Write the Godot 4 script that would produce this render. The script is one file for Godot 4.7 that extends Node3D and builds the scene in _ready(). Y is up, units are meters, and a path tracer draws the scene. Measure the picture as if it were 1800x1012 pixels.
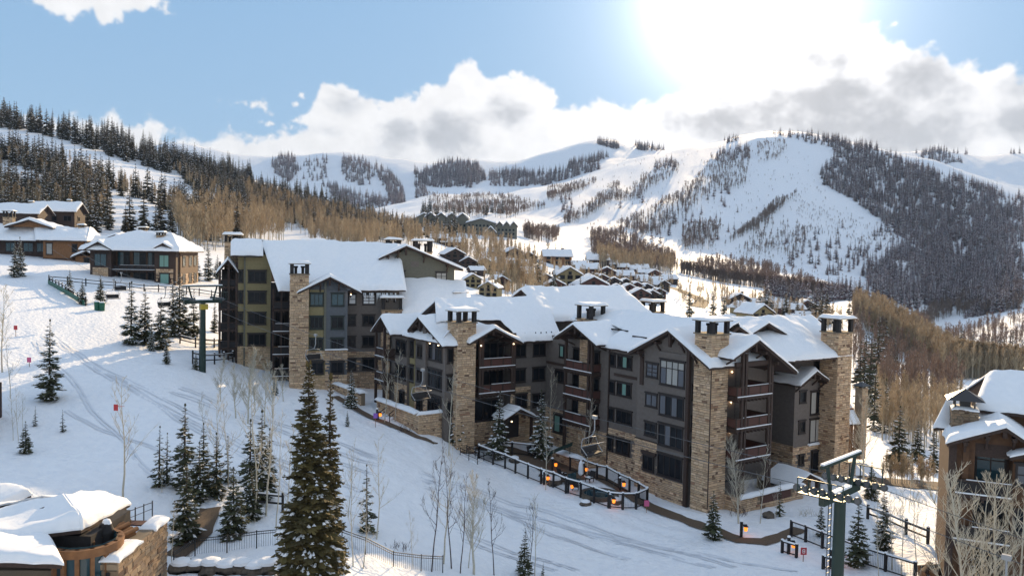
extends Node3D
# A mountain resort in winter, seen from the air. World: y up, metres, the viewpoint is at the origin.

const FOCAL := 1440.0          # the lens, in photograph pixels (1800 x 1012)
var view := Basis()            # the camera's turn
var rng := RandomNumberGenerator.new()
var used := {}
var M := {}

# ---------------------------------------------------------------- naming
func numbered(called: String) -> String:
	var n: int = used.get(called, 0)
	used[called] = n + 1
	return called if n == 0 else "%s_%03d" % [called, n]

func thing(called: String, label: String, category: String, at := Vector3.ZERO, turn := 0.0, group := "") -> Node3D:
	var o := Node3D.new()
	o.name = numbered(called)
	add_child(o, true)
	o.position = at
	o.rotation.y = turn
	tag(o, label, category, group)
	return o

func tag(o: Node, label: String, category: String, group := "", kind := "") -> Node:
	if label != "": o.set_meta("label", label)
	if category != "": o.set_meta("category", category)
	if group != "": o.set_meta("group", group)
	if kind != "": o.set_meta("kind", kind)
	return o

func obj(called: String, mesh: Mesh, mat: Material, parent: Node = null, at := Vector3.ZERO) -> MeshInstance3D:
	var o := MeshInstance3D.new()
	o.mesh = mesh
	if mat != null: o.material_override = mat
	o.position = at
	if parent == null:
		o.name = numbered(called)
		add_child(o, true)
	else:
		o.name = called
		parent.add_child(o, true)
	return o

func copy_of(o: Node3D, called: String, at: Vector3, turn := 0.0, size := 1.0) -> Node3D:
	var c: Node3D = o.duplicate()
	c.name = numbered(called)
	add_child(c, true)
	c.position = at
	c.rotation = Vector3(0, turn, 0)
	c.scale = Vector3.ONE * size
	return c

# ---------------------------------------------------------------- mesh building
class Shape:
	var v := PackedVector3Array()
	var n := PackedVector3Array()
	var c := PackedColorArray()
	var u := PackedVector2Array()
	var tint := Color(1, 1, 1)

	func tri(p: Vector3, q: Vector3, r: Vector3) -> void:
		var m := (r - p).cross(q - p).normalized()
		v.append(p); v.append(q); v.append(r)
		for i in 3:
			n.append(m); c.append(tint)
		u.append(Vector2(p.x + p.z, -p.y)); u.append(Vector2(q.x + q.z, -q.y)); u.append(Vector2(r.x + r.z, -r.y))

	func tri_n(p: Vector3, q: Vector3, r: Vector3, np: Vector3, nq: Vector3, nr: Vector3) -> void:
		v.append(p); v.append(q); v.append(r)
		n.append(np); n.append(nq); n.append(nr)
		for i in 3: c.append(tint)
		u.append(Vector2(p.x + p.z, -p.y)); u.append(Vector2(q.x + q.z, -q.y)); u.append(Vector2(r.x + r.z, -r.y))

	# corners clockwise as seen from outside
	func quad(p: Vector3, q: Vector3, r: Vector3, s: Vector3) -> void:
		tri(p, q, r); tri(p, r, s)

	# a box from a corner and three edges
	func box(o: Vector3, x: Vector3, y: Vector3, z: Vector3) -> void:
		if x.cross(y).dot(z) < 0.0:
			var k := x
			x = z
			z = k
		var a := o; var b := o + x; var d := o + y; var e := o + x + y
		var a2 := a + z; var b2 := b + z; var d2 := d + z; var e2 := e + z
		quad(a, b, e, d); quad(b2, a2, d2, e2)
		quad(a2, a, d, d2); quad(b, b2, e2, e)
		quad(d, e, e2, d2); quad(a2, b2, b, a)

	# an upright box centred on p at its base
	func block(p: Vector3, w: float, h: float, d: float, turn := 0.0) -> void:
		var x := Vector3(cos(turn), 0, -sin(turn)) * w
		var z := Vector3(sin(turn), 0, cos(turn)) * d
		box(p - x * 0.5 - z * 0.5, x, Vector3(0, h, 0), z)

	# a tapered round bar along a list of points
	func tube(pts: Array, radii: Array, sides := 6, closed := true) -> void:
		var rings := []
		var dirs := []
		for i in pts.size():
			var a: Vector3 = pts[maxi(i - 1, 0)]
			var b: Vector3 = pts[mini(i + 1, pts.size() - 1)]
			var d := (b - a).normalized()
			var s := d.cross(Vector3.UP if absf(d.y) < 0.9 else Vector3.RIGHT).normalized()
			var t := d.cross(s).normalized()
			var ring := PackedVector3Array()
			var nr := PackedVector3Array()
			for k in sides:
				var w := TAU * k / sides
				var dir := s * cos(w) + t * sin(w)
				ring.append(pts[i] + dir * radii[i]); nr.append(dir)
			rings.append(ring); dirs.append(nr)
		for i in pts.size() - 1:
			for k in sides:
				var m := (k + 1) % sides
				tri_n(rings[i][k], rings[i + 1][k], rings[i + 1][m], dirs[i][k], dirs[i + 1][k], dirs[i + 1][m])
				tri_n(rings[i][k], rings[i + 1][m], rings[i][m], dirs[i][k], dirs[i + 1][m], dirs[i][m])
		if closed:
			var e := pts.size() - 1
			for k in range(1, sides - 1):
				tri(rings[e][0], rings[e][k + 1], rings[e][k])
				tri(rings[0][0], rings[0][k], rings[0][k + 1])

	# a square bar between two points
	func bar(a: Vector3, b: Vector3, w: float, h := -1.0) -> void:
		if h < 0.0: h = w
		var d := (b - a).normalized()
		var s := d.cross(Vector3.UP if absf(d.y) < 0.95 else Vector3.RIGHT).normalized()
		var t := s.cross(d).normalized()
		box(a - s * w * 0.5 - t * h * 0.5, s * w, t * h, b - a)

	# a lathe: list of (radius, y) from bottom to top
	func lathe(at: Vector3, prof: Array, sides := 10) -> void:
		for i in prof.size() - 1:
			for k in sides:
				var w := TAU * k / sides
				var w2 := TAU * (k + 1) / sides
				var p: Vector2 = prof[i]
				var q: Vector2 = prof[i + 1]
				var a := at + Vector3(cos(w) * p.x, p.y, sin(w) * p.x)
				var b := at + Vector3(cos(w2) * p.x, p.y, sin(w2) * p.x)
				var c2 := at + Vector3(cos(w2) * q.x, q.y, sin(w2) * q.x)
				var d := at + Vector3(cos(w) * q.x, q.y, sin(w) * q.x)
				var sl := Vector2(q.y - p.y, p.x - q.x).normalized()
				var n1 := Vector3(cos(w) * sl.x, sl.y, sin(w) * sl.x)
				var n2 := Vector3(cos(w2) * sl.x, sl.y, sin(w2) * sl.x)
				tri_n(a, b, c2, n1, n2, n2); tri_n(a, c2, d, n1, n2, n1)

	# a grid of points (rows of equal length), smooth
	func sheet(rows: Array) -> void:
		var nr := []
		var h := rows.size()
		var w: int = rows[0].size()
		var across: Vector3 = rows[0][w - 1] - rows[0][0]
		var along: Vector3 = rows[h - 1][w / 2] - rows[0][w / 2]
		var turned := across.cross(along).y < 0.0 and absf(across.cross(along).y) > 0.05 * across.length() * along.length()
		for i in h:
			var line := PackedVector3Array()
			for j in w:
				var du: Vector3 = rows[i][mini(j + 1, w - 1)] - rows[i][maxi(j - 1, 0)]
				var dv: Vector3 = rows[mini(i + 1, h - 1)][j] - rows[maxi(i - 1, 0)][j]
				var m := du.cross(dv).normalized()
				line.append(m if m.y >= 0.0 else -m)
			nr.append(line)
		for i in h - 1:
			for j in w - 1:
				var p: Vector3 = rows[i][j]; var q: Vector3 = rows[i][j + 1]; var r: Vector3 = rows[i + 1][j + 1]; var s: Vector3 = rows[i + 1][j]
				if turned:
					tri_n(p, q, r, nr[i][j], nr[i][j + 1], nr[i + 1][j + 1])
					tri_n(p, r, s, nr[i][j], nr[i + 1][j + 1], nr[i + 1][j])
				else:
					tri_n(p, r, q, nr[i][j], nr[i + 1][j + 1], nr[i][j + 1])
					tri_n(p, s, r, nr[i][j], nr[i + 1][j], nr[i + 1][j + 1])

	func mesh() -> ArrayMesh:
		var m := ArrayMesh.new()
		if v.is_empty(): return m
		var arr := []
		arr.resize(Mesh.ARRAY_MAX)
		arr[Mesh.ARRAY_VERTEX] = v
		arr[Mesh.ARRAY_NORMAL] = n
		arr[Mesh.ARRAY_COLOR] = c
		arr[Mesh.ARRAY_TEX_UV] = u
		m.add_surface_from_arrays(Mesh.PRIMITIVE_TRIANGLES, arr)
		return m

# ---------------------------------------------------------------- the lens
func pix(px: float, py: float, depth: float) -> Vector3:   # the point at that depth that the photograph shows there
	var d := view * Vector3((px - 900.0) / FOCAL, (506.0 - py) / FOCAL, -1.0)
	return d * (depth / -d.z)

func seen(p: Vector3) -> Vector2:                          # where the photograph shows a point
	var q := view.inverse() * p
	return Vector2(900.0 + FOCAL * q.x / -q.z, 506.0 - FOCAL * q.y / -q.z)

func rnd(a: float, b: float) -> float:
	return rng.randf_range(a, b)

# ---------------------------------------------------------------- materials
func lin(r: float, g: float, b: float) -> Color:
	return Color(r, g, b).linear_to_srgb()

func noise_tex(freq: float, octaves: int, from: Color, to: Color, seed_ := 1, bump := false, side := 512, kind := FastNoiseLite.TYPE_SIMPLEX_SMOOTH, bump_strength := 4.0) -> NoiseTexture2D:
	var f := FastNoiseLite.new()
	f.seed = seed_
	f.noise_type = kind
	f.frequency = freq
	f.fractal_octaves = octaves
	var t := NoiseTexture2D.new()
	t.width = side
	t.height = side
	t.seamless = true
	t.noise = f
	if bump:
		t.as_normal_map = true
		t.bump_strength = bump_strength
	else:
		var g := Gradient.new()
		g.set_color(0, from)
		g.set_color(1, to)
		t.color_ramp = g
	return t

func plain(c: Color, rough := 0.85, metal := 0.0) -> StandardMaterial3D:
	var m := StandardMaterial3D.new()
	m.albedo_color = c
	m.roughness = rough
	m.metallic = metal
	return m

func tri_mat(from: Color, to: Color, scale_: float, freq: float, rough := 0.9, seed_ := 1, bump := 0.0, octaves := 4) -> StandardMaterial3D:
	var m := StandardMaterial3D.new()
	m.albedo_texture = noise_tex(freq, octaves, from, to, seed_)
	m.uv1_triplanar = true
	m.uv1_world_triplanar = true
	m.uv1_scale = Vector3.ONE * scale_
	m.roughness = rough
	if bump > 0.0:
		m.normal_enabled = true
		m.normal_texture = noise_tex(freq * 1.7, octaves, from, to, seed_ + 7, true)
		m.normal_scale = bump
	return m

func vertex_mat(rough := 0.9) -> StandardMaterial3D:
	var m := StandardMaterial3D.new()
	m.vertex_color_use_as_albedo = true
	m.roughness = rough
	return m

func make_materials() -> void:
	var s := StandardMaterial3D.new()          # snow: bright, with fine relief
	s.albedo_texture = noise_tex(0.012, 5, lin(0.80, 0.81, 0.83), lin(0.90, 0.90, 0.90), 3)
	s.normal_enabled = true
	s.normal_texture = noise_tex(0.02, 5, Color.WHITE, Color.WHITE, 5, true, 512, FastNoiseLite.TYPE_SIMPLEX_SMOOTH, 6.0)
	s.normal_scale = 1.0
	s.uv1_triplanar = true
	s.uv1_world_triplanar = true
	s.uv1_scale = Vector3.ONE * 0.11
	s.roughness = 0.75
	M.snow = s
	M.shaded_packed_snow = tri_mat(lin(0.66, 0.68, 0.72), lin(0.76, 0.77, 0.79), 0.4, 0.02, 0.8, 13, 0.4)  # packed snow of the tracks; shade of the furrows is put into its darker colour
	M.roof_snow = tri_mat(lin(0.82, 0.83, 0.84), lin(0.90, 0.90, 0.90), 0.2, 0.012, 0.75, 11, 0.35)
	M.siding = siding_mat(lin(0.120, 0.100, 0.086), lin(0.165, 0.140, 0.122), 21)
	M.siding_blue = siding_mat(lin(0.088, 0.094, 0.102), lin(0.122, 0.130, 0.138), 22)
	M.siding_olive = siding_mat(lin(0.23, 0.185, 0.085), lin(0.29, 0.235, 0.12), 23)
	M.siding_green = siding_mat(lin(0.115, 0.11, 0.082), lin(0.15, 0.145, 0.112), 24)
	M.cedar = siding_mat(lin(0.17, 0.075, 0.030), lin(0.29, 0.14, 0.055), 25)
	M.brown = siding_mat(lin(0.075, 0.040, 0.022), lin(0.13, 0.072, 0.04), 26)
	M.timber = tri_mat(lin(0.030, 0.017, 0.012), lin(0.070, 0.040, 0.028), 0.6, 0.02, 0.8, 31, 0.4)
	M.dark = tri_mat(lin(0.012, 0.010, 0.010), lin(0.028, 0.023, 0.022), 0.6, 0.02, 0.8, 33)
	M.cedar_dark = siding_mat(lin(0.065, 0.030, 0.013), lin(0.13, 0.060, 0.024), 27)
	M.red_panel = tri_mat(lin(0.062, 0.024, 0.017), lin(0.105, 0.040, 0.027), 0.7, 0.02, 0.75, 35, 0.3)
	M.metal_roof = plain(lin(0.035, 0.034, 0.036), 0.45, 0.3)
	M.mortar = tri_mat(lin(0.17, 0.13, 0.085), lin(0.24, 0.19, 0.13), 0.8, 0.03, 0.95, 37)
	M.stone = vertex_mat(0.92)
	M.glass = plain(lin(0.012, 0.014, 0.017), 0.06)
	M.glass.metallic_specular = 0.28
	M.glass_teal = plain(lin(0.03, 0.07, 0.085), 0.08)
	M.curtain = tri_mat(lin(0.30, 0.29, 0.27), lin(0.42, 0.41, 0.37), 0.7, 0.02, 0.5, 39)
	M.curtain_teal = plain(lin(0.16, 0.30, 0.25), 0.4)
	M.blind = plain(lin(0.105, 0.11, 0.125), 0.25)
	M.frame = plain(lin(0.020, 0.013, 0.011), 0.6)
	M.frame_green = plain(lin(0.014, 0.022, 0.018), 0.6)
	M.lift_green = plain(lin(0.007, 0.026, 0.018), 0.45)
	M.steel = plain(lin(0.11, 0.115, 0.12), 0.45, 0.5)
	M.galv = plain(lin(0.30, 0.31, 0.32), 0.45, 0.3)
	M.iron = plain(lin(0.010, 0.010, 0.011), 0.5)
	M.bark = tri_mat(lin(0.05, 0.033, 0.022), lin(0.10, 0.07, 0.05), 0.8, 0.03, 0.95, 41)
	M.aspen = tri_mat(lin(0.40, 0.36, 0.28), lin(0.60, 0.55, 0.44), 0.5, 0.02, 0.85, 43)
	M.dark_bark = tri_mat(lin(0.035, 0.020, 0.018), lin(0.085, 0.055, 0.048), 0.6, 0.02, 0.9, 45)
	M.leaf = vertex_mat(0.9)
	M.leaf.backlight_enabled = true
	M.leaf.backlight = lin(0.26, 0.19, 0.06)
	M.twig = vertex_mat(0.9)
	M.twig.backlight_enabled = true
	M.twig.backlight = lin(0.16, 0.12, 0.07)
	M.path = tri_mat(lin(0.085, 0.055, 0.034), lin(0.16, 0.11, 0.07), 0.5, 0.02, 0.9, 47, 0.5)
	M.rock = tri_mat(lin(0.07, 0.055, 0.042), lin(0.17, 0.135, 0.10), 0.35, 0.02, 0.95, 49, 0.8)
	M.water = plain(lin(0.005, 0.05, 0.07), 0.05)
	M.green_bin = plain(lin(0.0, 0.09, 0.05), 0.5)
	M.sign_red = plain(lin(0.42, 0.03, 0.04), 0.5)
	M.sign_pink = plain(lin(0.55, 0.10, 0.22), 0.5)
	M.sign_violet = plain(lin(0.25, 0.10, 0.42), 0.5)
	M.white = plain(lin(0.78, 0.78, 0.78), 0.6)
	M.yellow = plain(lin(0.42, 0.30, 0.02), 0.5)
	M.ice = plain(lin(0.62, 0.66, 0.68), 0.15)
	M.lamp = plain(lin(0.75, 0.35, 0.08), 0.5)
	M.lamp.emission_enabled = true
	M.lamp.emission = Color(1.0, 0.52, 0.12)
	M.lamp.emission_energy_multiplier = 1.3
	M.lamp_white = plain(lin(0.8, 0.75, 0.65), 0.5)
	M.lamp_white.emission_enabled = true
	M.lamp_white.emission = Color(1.0, 0.86, 0.70)
	M.lamp_white.emission_energy_multiplier = 1.1

func siding_mat(from: Color, to: Color, seed_: int) -> StandardMaterial3D:   # stained boards
	var m := tri_mat(from, to, 0.35, 0.012, 0.8, seed_, 0.15, 5)
	return m
# ---------------------------------------------------------------- sky
func sky_colour(dir: Vector3, big: FastNoiseLite, fine: FastNoiseLite, sun: Vector3) -> Color:
	var el := rad_to_deg(asin(clampf(dir.y, -1.0, 1.0)))
	var az := rad_to_deg(atan2(dir.x, -dir.z))
	var ang := rad_to_deg(dir.angle_to(sun))
	# clear air: deeper blue away from the horizon and from the sun
	var up := clampf(el / 45.0, 0.0, 1.0)
	var air := Vector3(0.50, 0.70, 0.87).lerp(Vector3(0.155, 0.37, 0.70), pow(up, 0.5))
	# glare round the sun, which stands behind thin cloud
	var glare := 3.0 * exp(-pow(ang / 4.6, 2.0)) + 0.46 * exp(-pow(ang / 8.8, 2.0)) + 0.34 * exp(-ang / 14.0)
	var c := air + Vector3(1.0, 0.985, 0.955) * glare
	# cumulus: a bank with an uneven top, and some loose puffs
	var s := 3.6
	var n := 0.50 * (1.0 - 2.2 * absf(big.get_noise_2d(az * s, el * s * 1.15))) + 0.85 * fine.get_noise_2d(az * s, el * s * 1.1) - 0.2
	var k := -1.0
	if absf(az) < 44.0:
		var top := bank_top(az)
		k = clampf((top - el) / 1.15, -2.0, 1.5) * 0.75 + n * 0.8
		for b in PUFFS:
			var x: float = (az - b[0]) / b[2]
			var y: float = (el - b[1]) / b[3]
			k = maxf(k, (1.0 - sqrt(x * x + y * y)) * 0.62 + n * 1.15 - 0.10)
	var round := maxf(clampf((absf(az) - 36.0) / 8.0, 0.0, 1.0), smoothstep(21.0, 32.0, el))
	if round > 0.0:          # broken cloud added overhead and all round, out of view, to whiten shaded snow
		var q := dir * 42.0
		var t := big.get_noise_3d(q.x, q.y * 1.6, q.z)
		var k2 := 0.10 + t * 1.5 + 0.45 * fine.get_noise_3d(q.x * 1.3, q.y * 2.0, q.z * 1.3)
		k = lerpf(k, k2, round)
	var alpha := smoothstep(0.0, 0.40, k)
	if alpha > 0.0:
		var front := smoothstep(40.0, 130.0, ang)      # clouds opposite the sun are lit from the front
		var thick := 0.0
		if absf(az) < 44.0:
			for b in GREYS:
				var x: float = (az - b[0]) / b[2]
				var y: float = (el - b[1]) / b[3]
				thick = maxf(thick, (1.0 - (x * x + y * y) * 0.55) * b[4])
			thick = smoothstep(0.25, 1.15, thick + 0.62 * fine.get_noise_2d(az * 2.0 + 33.0, el * 2.8) + 0.25 * big.get_noise_2d(az * 4.0, el * 5.0 + 60.0))
		else:
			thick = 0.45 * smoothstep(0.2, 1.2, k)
		var v := lerpf(lerpf(1.0, 1.12, front) + 0.9 * exp(-ang / 9.0), lerpf(0.66, 0.85, front) + 0.12 * exp(-ang / 12.0), thick)
		v *= 1.0 + 0.10 * fine.get_noise_2d(az * 4.0 + 33.0, el * 5.0)
		var warm := exp(-ang / 22.0)
		var col := Vector3(0.985, 0.99, 1.0).lerp(Vector3(1.0, 0.965, 0.955), warm) * v
		col = col.lerp(col * Vector3(0.90, 0.96, 1.05), thick * (1.0 - warm) * (1.0 - front))
		c = c.lerp(col, alpha * 0.97)
	return Color(c.x, c.y, c.z)

func bank_top(az: float) -> float:
	var i := 0
	while i < BANK.size() - 2 and az > BANK[i + 1][0]: i += 1
	var f := clampf((az - BANK[i][0]) / (BANK[i + 1][0] - BANK[i][0]), 0.0, 1.0)
	return lerpf(BANK[i][1], BANK[i + 1][1], f)

const BANK := [[-39.8, 6.45], [-30.3, 7.32], [-27.8, 7.90], [-25.9, 8.24], [-24.0, 7.99], [-22.3, 7.29], [-20.9, 7.21], [-19.7, 7.95], [-18.1, 7.40], [-16.1, 7.59], [-14.2, 9.13], [-13.3, 10.76], [-11.8, 11.15], [-9.5, 10.22], [-7.1, 10.63], [-6.1, 11.43], [-5.0, 11.48], [-4.2, 13.10], [-2.8, 12.76], [-2.0, 11.95], [0.0, 12.60], [2.0, 11.65], [3.4, 10.59], [4.4, 9.75], [5.6, 10.83], [7.5, 10.22], [9.1, 10.51], [11.8, 11.60], [15.2, 12.98], [17.7, 13.94], [21.9, 14.78], [24.6, 14.21], [27.2, 12.97], [27.8, 11.77], [29.1, 12.13], [30.8, 11.63], [32.0, 10.96], [36.1, 10.71], [42.1, 8.85]]
const PUFFS := [[-28.4, 14.4, 1.91, 0.88], [-26.6, 14.54, 1.59, 0.8], [-24.6, 14.67, 1.51, 0.72], [-18.6, 9.43, 1.22, 0.36], [-17.2, 9.31, 1.45, 0.48], [-14.6, 10.23, 0.37, 0.36], [-14.9, 9.57, 0.3, 0.28], [-17.1, 8.35, 0.51, 0.28], [-14.6, 8.13, 0.67, 0.56], [6.7, 11.29, 0.94, 0.32], [24.5, 14.57, 0.33, 0.4]]
const GREYS := [[-12.1, 10.00, 1.71, 0.99, 0.80], [-7.9, 7.72, 1.95, 1.27, 1.00], [-4.4, 8.03, 2.77, 1.99, 0.95], [-0.8, 9.48, 2.39, 1.19, 0.80], [-7.9, 6.75, 4.68, 0.88, 0.70], [-13.3, 8.05, 1.51, 0.80, 0.50], [21.3, 12.74, 1.90, 0.99, 0.90], [15.5, 9.09, 5.54, 1.79, 0.95], [21.9, 9.24, 5.48, 2.98, 1.10], [25.3, 10.65, 2.60, 2.19, 1.00], [27.2, 8.46, 3.78, 1.99, 1.00], [31.4, 9.21, 1.74, 1.99, 1.00], [11.0, 9.73, 2.30, 1.19, 0.50]]

func make_sky(sun: Vector3) -> Texture2D:
	var big := FastNoiseLite.new()
	big.seed = 12
	big.frequency = 0.045
	big.fractal_octaves = 3
	big.domain_warp_enabled = true
	big.domain_warp_amplitude = 12.0
	big.domain_warp_frequency = 0.05
	var fine := FastNoiseLite.new()
	fine.seed = 5
	fine.frequency = 0.11
	fine.fractal_octaves = 6
	fine.fractal_gain = 0.62
	var w := 4096
	var h := 2048
	var coarse := Image.create_empty(512, 256, false, Image.FORMAT_RGBF)
	for j in 256:
		for i in 512:
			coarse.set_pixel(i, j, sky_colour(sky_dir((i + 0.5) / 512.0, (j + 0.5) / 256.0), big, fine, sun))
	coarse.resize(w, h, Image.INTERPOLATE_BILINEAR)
	# the part with cloud detail that faces the mountains
	var x0 := 1580
	var x1 := 2520
	var y0 := 760
	var y1 := 1030
	for j in range(y0, y1):
		for k in range(x0, x1):
			var i := (k + w / 2) % w
			coarse.set_pixel(i, j, sky_colour(sky_dir((i + 0.5) / w, (j + 0.5) / h), big, fine, sun))
	return ImageTexture.create_from_image(coarse)

func sky_dir(u: float, v: float) -> Vector3:
	var az := wrapf(u, -0.5, 0.5) * TAU
	var el := (0.5 - v) * PI
	return Vector3(sin(az) * cos(el), sin(el), -cos(az) * cos(el))

# ---------------------------------------------------------------- the ground
# For each column (photograph x) a profile of the land from near to far: distance, photograph y.
const LAND_X := [-450.0, -150.0, 0.0, 150.0, 300.0, 450.0, 600.0, 750.0, 825.0, 900.0, 975.0, 1050.0, 1125.0, 1200.0, 1275.0, 1350.0, 1425.0, 1500.0, 1575.0, 1650.0, 1725.0, 1800.0, 1950.0, 2250.0]
var land := []      # land[column][node] : Vector3

func land_profiles() -> Array:
	# rows: one list of [distance, photograph y] per node, in the order of LAND_X
	return [
		[[44,1000],[47,1000],[50,1000],[53,1000],[56,1000],[56,1000],[58,1000],[62,1005],[64,1010],[66,1012],[67,1011],[68,1010],[68,1005],[68,1000],[67,1000],[66,1000],[65,1002],[64,1005],[62,1018],[60,1030],[59,1035],[58,1040],[58,1050],[58,1060]],
		[[72,790],[72,790],[72,790],[74,790],[77,780],[82,770],[82,800],[84,836],[85,850],[86,868],[84,880],[82,890],[81,898],[80,905],[80,906],[80,905],[80,903],[80,900],[78,915],[75,930],[73,945],[72,960],[72,965],[72,970]],
		[[80,690],[83,690],[87,690],[91,680],[102,650],[112,668],[112,690],[98,760],[101,785],[102,785],[99,805],[96,820],[93,840],[91,854],[90,860],[90,862],[91,858],[93,848],[96,850],[96,862],[96,872],[96,880],[96,890],[96,890]],
		[[150,480],[158,480],[166,480],[164,500],[165,520],[165,560],[165,585],[160,610],[160,625],[160,640],[158,655],[156,670],[153,685],[150,700],[148,720],[146,738],[142,760],[136,775],[132,784],[140,775],[145,785],[145,795],[145,800],[145,800]],
		[[300,385],[300,385],[300,385],[290,400],[280,425],[290,446],[300,455],[320,470],[325,490],[330,510],[330,535],[330,555],[330,570],[330,585],[326,596],[320,608],[310,622],[300,640],[300,650],[300,660],[300,665],[300,672],[300,680],[300,690]],
		[[450,295],[450,295],[450,300],[450,320],[440,355],[450,392],[480,408],[480,430],[470,462],[450,485],[450,508],[450,522],[465,530],[480,540],[480,550],[480,562],[465,572],[430,556],[400,590],[400,622],[420,650],[450,640],[450,640],[450,640]],
		[[640,200],[640,205],[640,215],[650,238],[700,283],[760,318],[800,362],[780,402],[760,412],[720,424],[690,450],[650,470],[680,482],[700,492],[680,506],[650,520],[635,535],[560,528],[530,560],[540,596],[560,620],[600,600],[600,590],[600,580]],
		[[900,260],[900,265],[900,275],[900,310],[950,340],[1000,360],[1050,392],[1000,392],[970,398],[930,405],[900,425],[850,440],[850,458],[850,472],[820,486],[800,497],[790,508],[780,528],[780,555],[800,580],[820,560],[820,540],[820,530],[820,520]],
		[[1500,300],[1500,300],[1500,310],[1500,330],[1500,345],[1500,360],[1500,380],[1400,368],[1350,372],[1300,378],[1220,388],[1150,400],[1120,415],[1100,430],[1070,446],[1050,460],[1020,470],[1000,480],[990,495],[1000,510],[1000,490],[1000,470],[1000,460],[1000,450]],
		[[1800,310],[1800,310],[1800,310],[1800,330],[1800,340],[1800,352],[1800,375],[1700,350],[1650,350],[1600,350],[1500,345],[1450,345],[1420,348],[1400,352],[1370,360],[1350,368],[1320,378],[1300,392],[1280,400],[1260,410],[1250,405],[1250,395],[1250,385],[1250,380]],
		[[2000,330],[2000,330],[2000,330],[2000,335],[2000,345],[2000,358],[2000,380],[1900,345],[1850,343],[1800,338],[1900,325],[1950,302],[1980,278],[1990,262],[1990,247],[1900,232],[1830,236],[1750,252],[1700,268],[1680,284],[1660,310],[1640,336],[1640,360],[1640,380]],
		[[2500,330],[2500,330],[2500,330],[2400,340],[2400,350],[2300,362],[2300,385],[2200,350],[2200,350],[2200,345],[2200,340],[2200,320],[2200,300],[2200,285],[2200,275],[2200,270],[2200,275],[2200,290],[2200,310],[2200,325],[2200,340],[2200,350],[2200,360],[2200,370]],
		[[3000,300],[3000,300],[3000,300],[3000,310],[3000,310],[2900,318],[2800,322],[2700,330],[2600,318],[2600,318],[2600,300],[2600,280],[2700,280],[2700,285],[2700,280],[2700,280],[2700,280],[2700,285],[2700,300],[2700,305],[2700,312],[2700,322],[2700,330],[2700,330]],
		[[3600,290],[3600,290],[3600,290],[3600,290],[3600,252],[3500,276],[3400,268],[3300,286],[3200,282],[3100,284],[3100,266],[3100,248],[3200,256],[3300,275],[3300,290],[3300,290],[3300,285],[3300,274],[3300,268],[3300,266],[3300,275],[3300,270],[3300,270],[3300,280]],
		[[4300,340],[4300,340],[4300,340],[4300,340],[4300,330],[4300,340],[4300,340],[4300,340],[4300,340],[4300,340],[4300,340],[4300,330],[4300,330],[4300,330],[4300,330],[4300,330],[4300,330],[4300,330],[4300,330],[4300,330],[4300,330],[4300,330],[4300,330],[4300,330]],
	]

func make_land_points() -> void:
	var prof := land_profiles()
	for i in LAND_X.size():
		var x: float = LAND_X[i]
		var first := pix(x, prof[0][i][1], prof[0][i][0])
		var line := [Vector3(first.x * 2.4, first.y - 4.0, 90.0), Vector3(first.x * 0.5, first.y - 1.0, 6.0 - first.z * -0.25)]
		for row in prof:
			line.append(pix(x, row[i][1], row[i][0]))
		land.append(line)

func bend(a: Vector3, b: Vector3, c: Vector3, d: Vector3, t: float, k: float) -> Vector3:
	var m0 := (c - a) * k
	var m1 := (d - b) * k
	var t2 := t * t
	var t3 := t2 * t
	return b * (2 * t3 - 3 * t2 + 1) + m0 * (t3 - 2 * t2 + t) + c * (-2 * t3 + 3 * t2) + m1 * (t3 - t2)

var rough_noise := FastNoiseLite.new()
var far_noise := FastNoiseLite.new()
var groom_noise := FastNoiseLite.new()

# a point of the land: x is the photograph column, t the position along its profile (0 to 16)
func land_at(x: float, t: float, relief := true) -> Vector3:
	var n := LAND_X.size()
	var i := 0
	while i < n - 2 and x > LAND_X[i + 1]: i += 1
	var f := clampf((x - LAND_X[i]) / (LAND_X[i + 1] - LAND_X[i]), 0.0, 1.0)
	var m: int = land[0].size()
	var j := clampi(int(t), 0, m - 2)
	var g := t - j
	var q := []
	for dj in [-1, 0, 1, 2]:
		var jj := clampi(j + dj, 0, m - 1)
		q.append(bend(land[maxi(i - 1, 0)][jj], land[i][jj], land[i + 1][jj], land[mini(i + 2, n - 1)][jj], f, 0.4))
	var p := bend(q[0], q[1], q[2], q[3], g, 0.38)
	if relief:
		var dist := -p.z
		p.y += rough_noise.get_noise_2d(p.x, p.z) * 0.28 * clampf((dist - 20.0) / 40.0, 0.0, 1.0) * (1.0 - clampf((dist - 200.0) / 200.0, 0.0, 1.0))
		# grooming ridges that run down the fall line of the near slope
		p.y += groom_noise.get_noise_2d((p.x + p.z) * 0.25, (p.x - p.z) * 1.6) * 0.15 * (1.0 - clampf((dist - 120.0) / 80.0, 0.0, 1.0))
		p.y += far_noise.get_noise_2d(p.x, p.z) * clampf((dist - 500.0) / 1000.0, 0.0, 1.0) * 7.0
	return p

# the nearest land that the photograph shows at a pixel
func ground(px: float, py: float, from := 2.0) -> Vector3:
	return land_at(px, ground_t(px, py, from))

func ground_t(px: float, py: float, from := 2.0) -> float:
	var t := from
	var top: float = land[0].size() - 1.01
	var last := t
	while t < top:
		if seen(land_at(px, t, false)).y <= py:
			var lo := last
			var hi := t
			for k in 12:
				var mid := (lo + hi) * 0.5
				if seen(land_at(px, mid, false)).y <= py: hi = mid
				else: lo = mid
			return hi
		last = t
		t += 0.08
	return top

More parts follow.
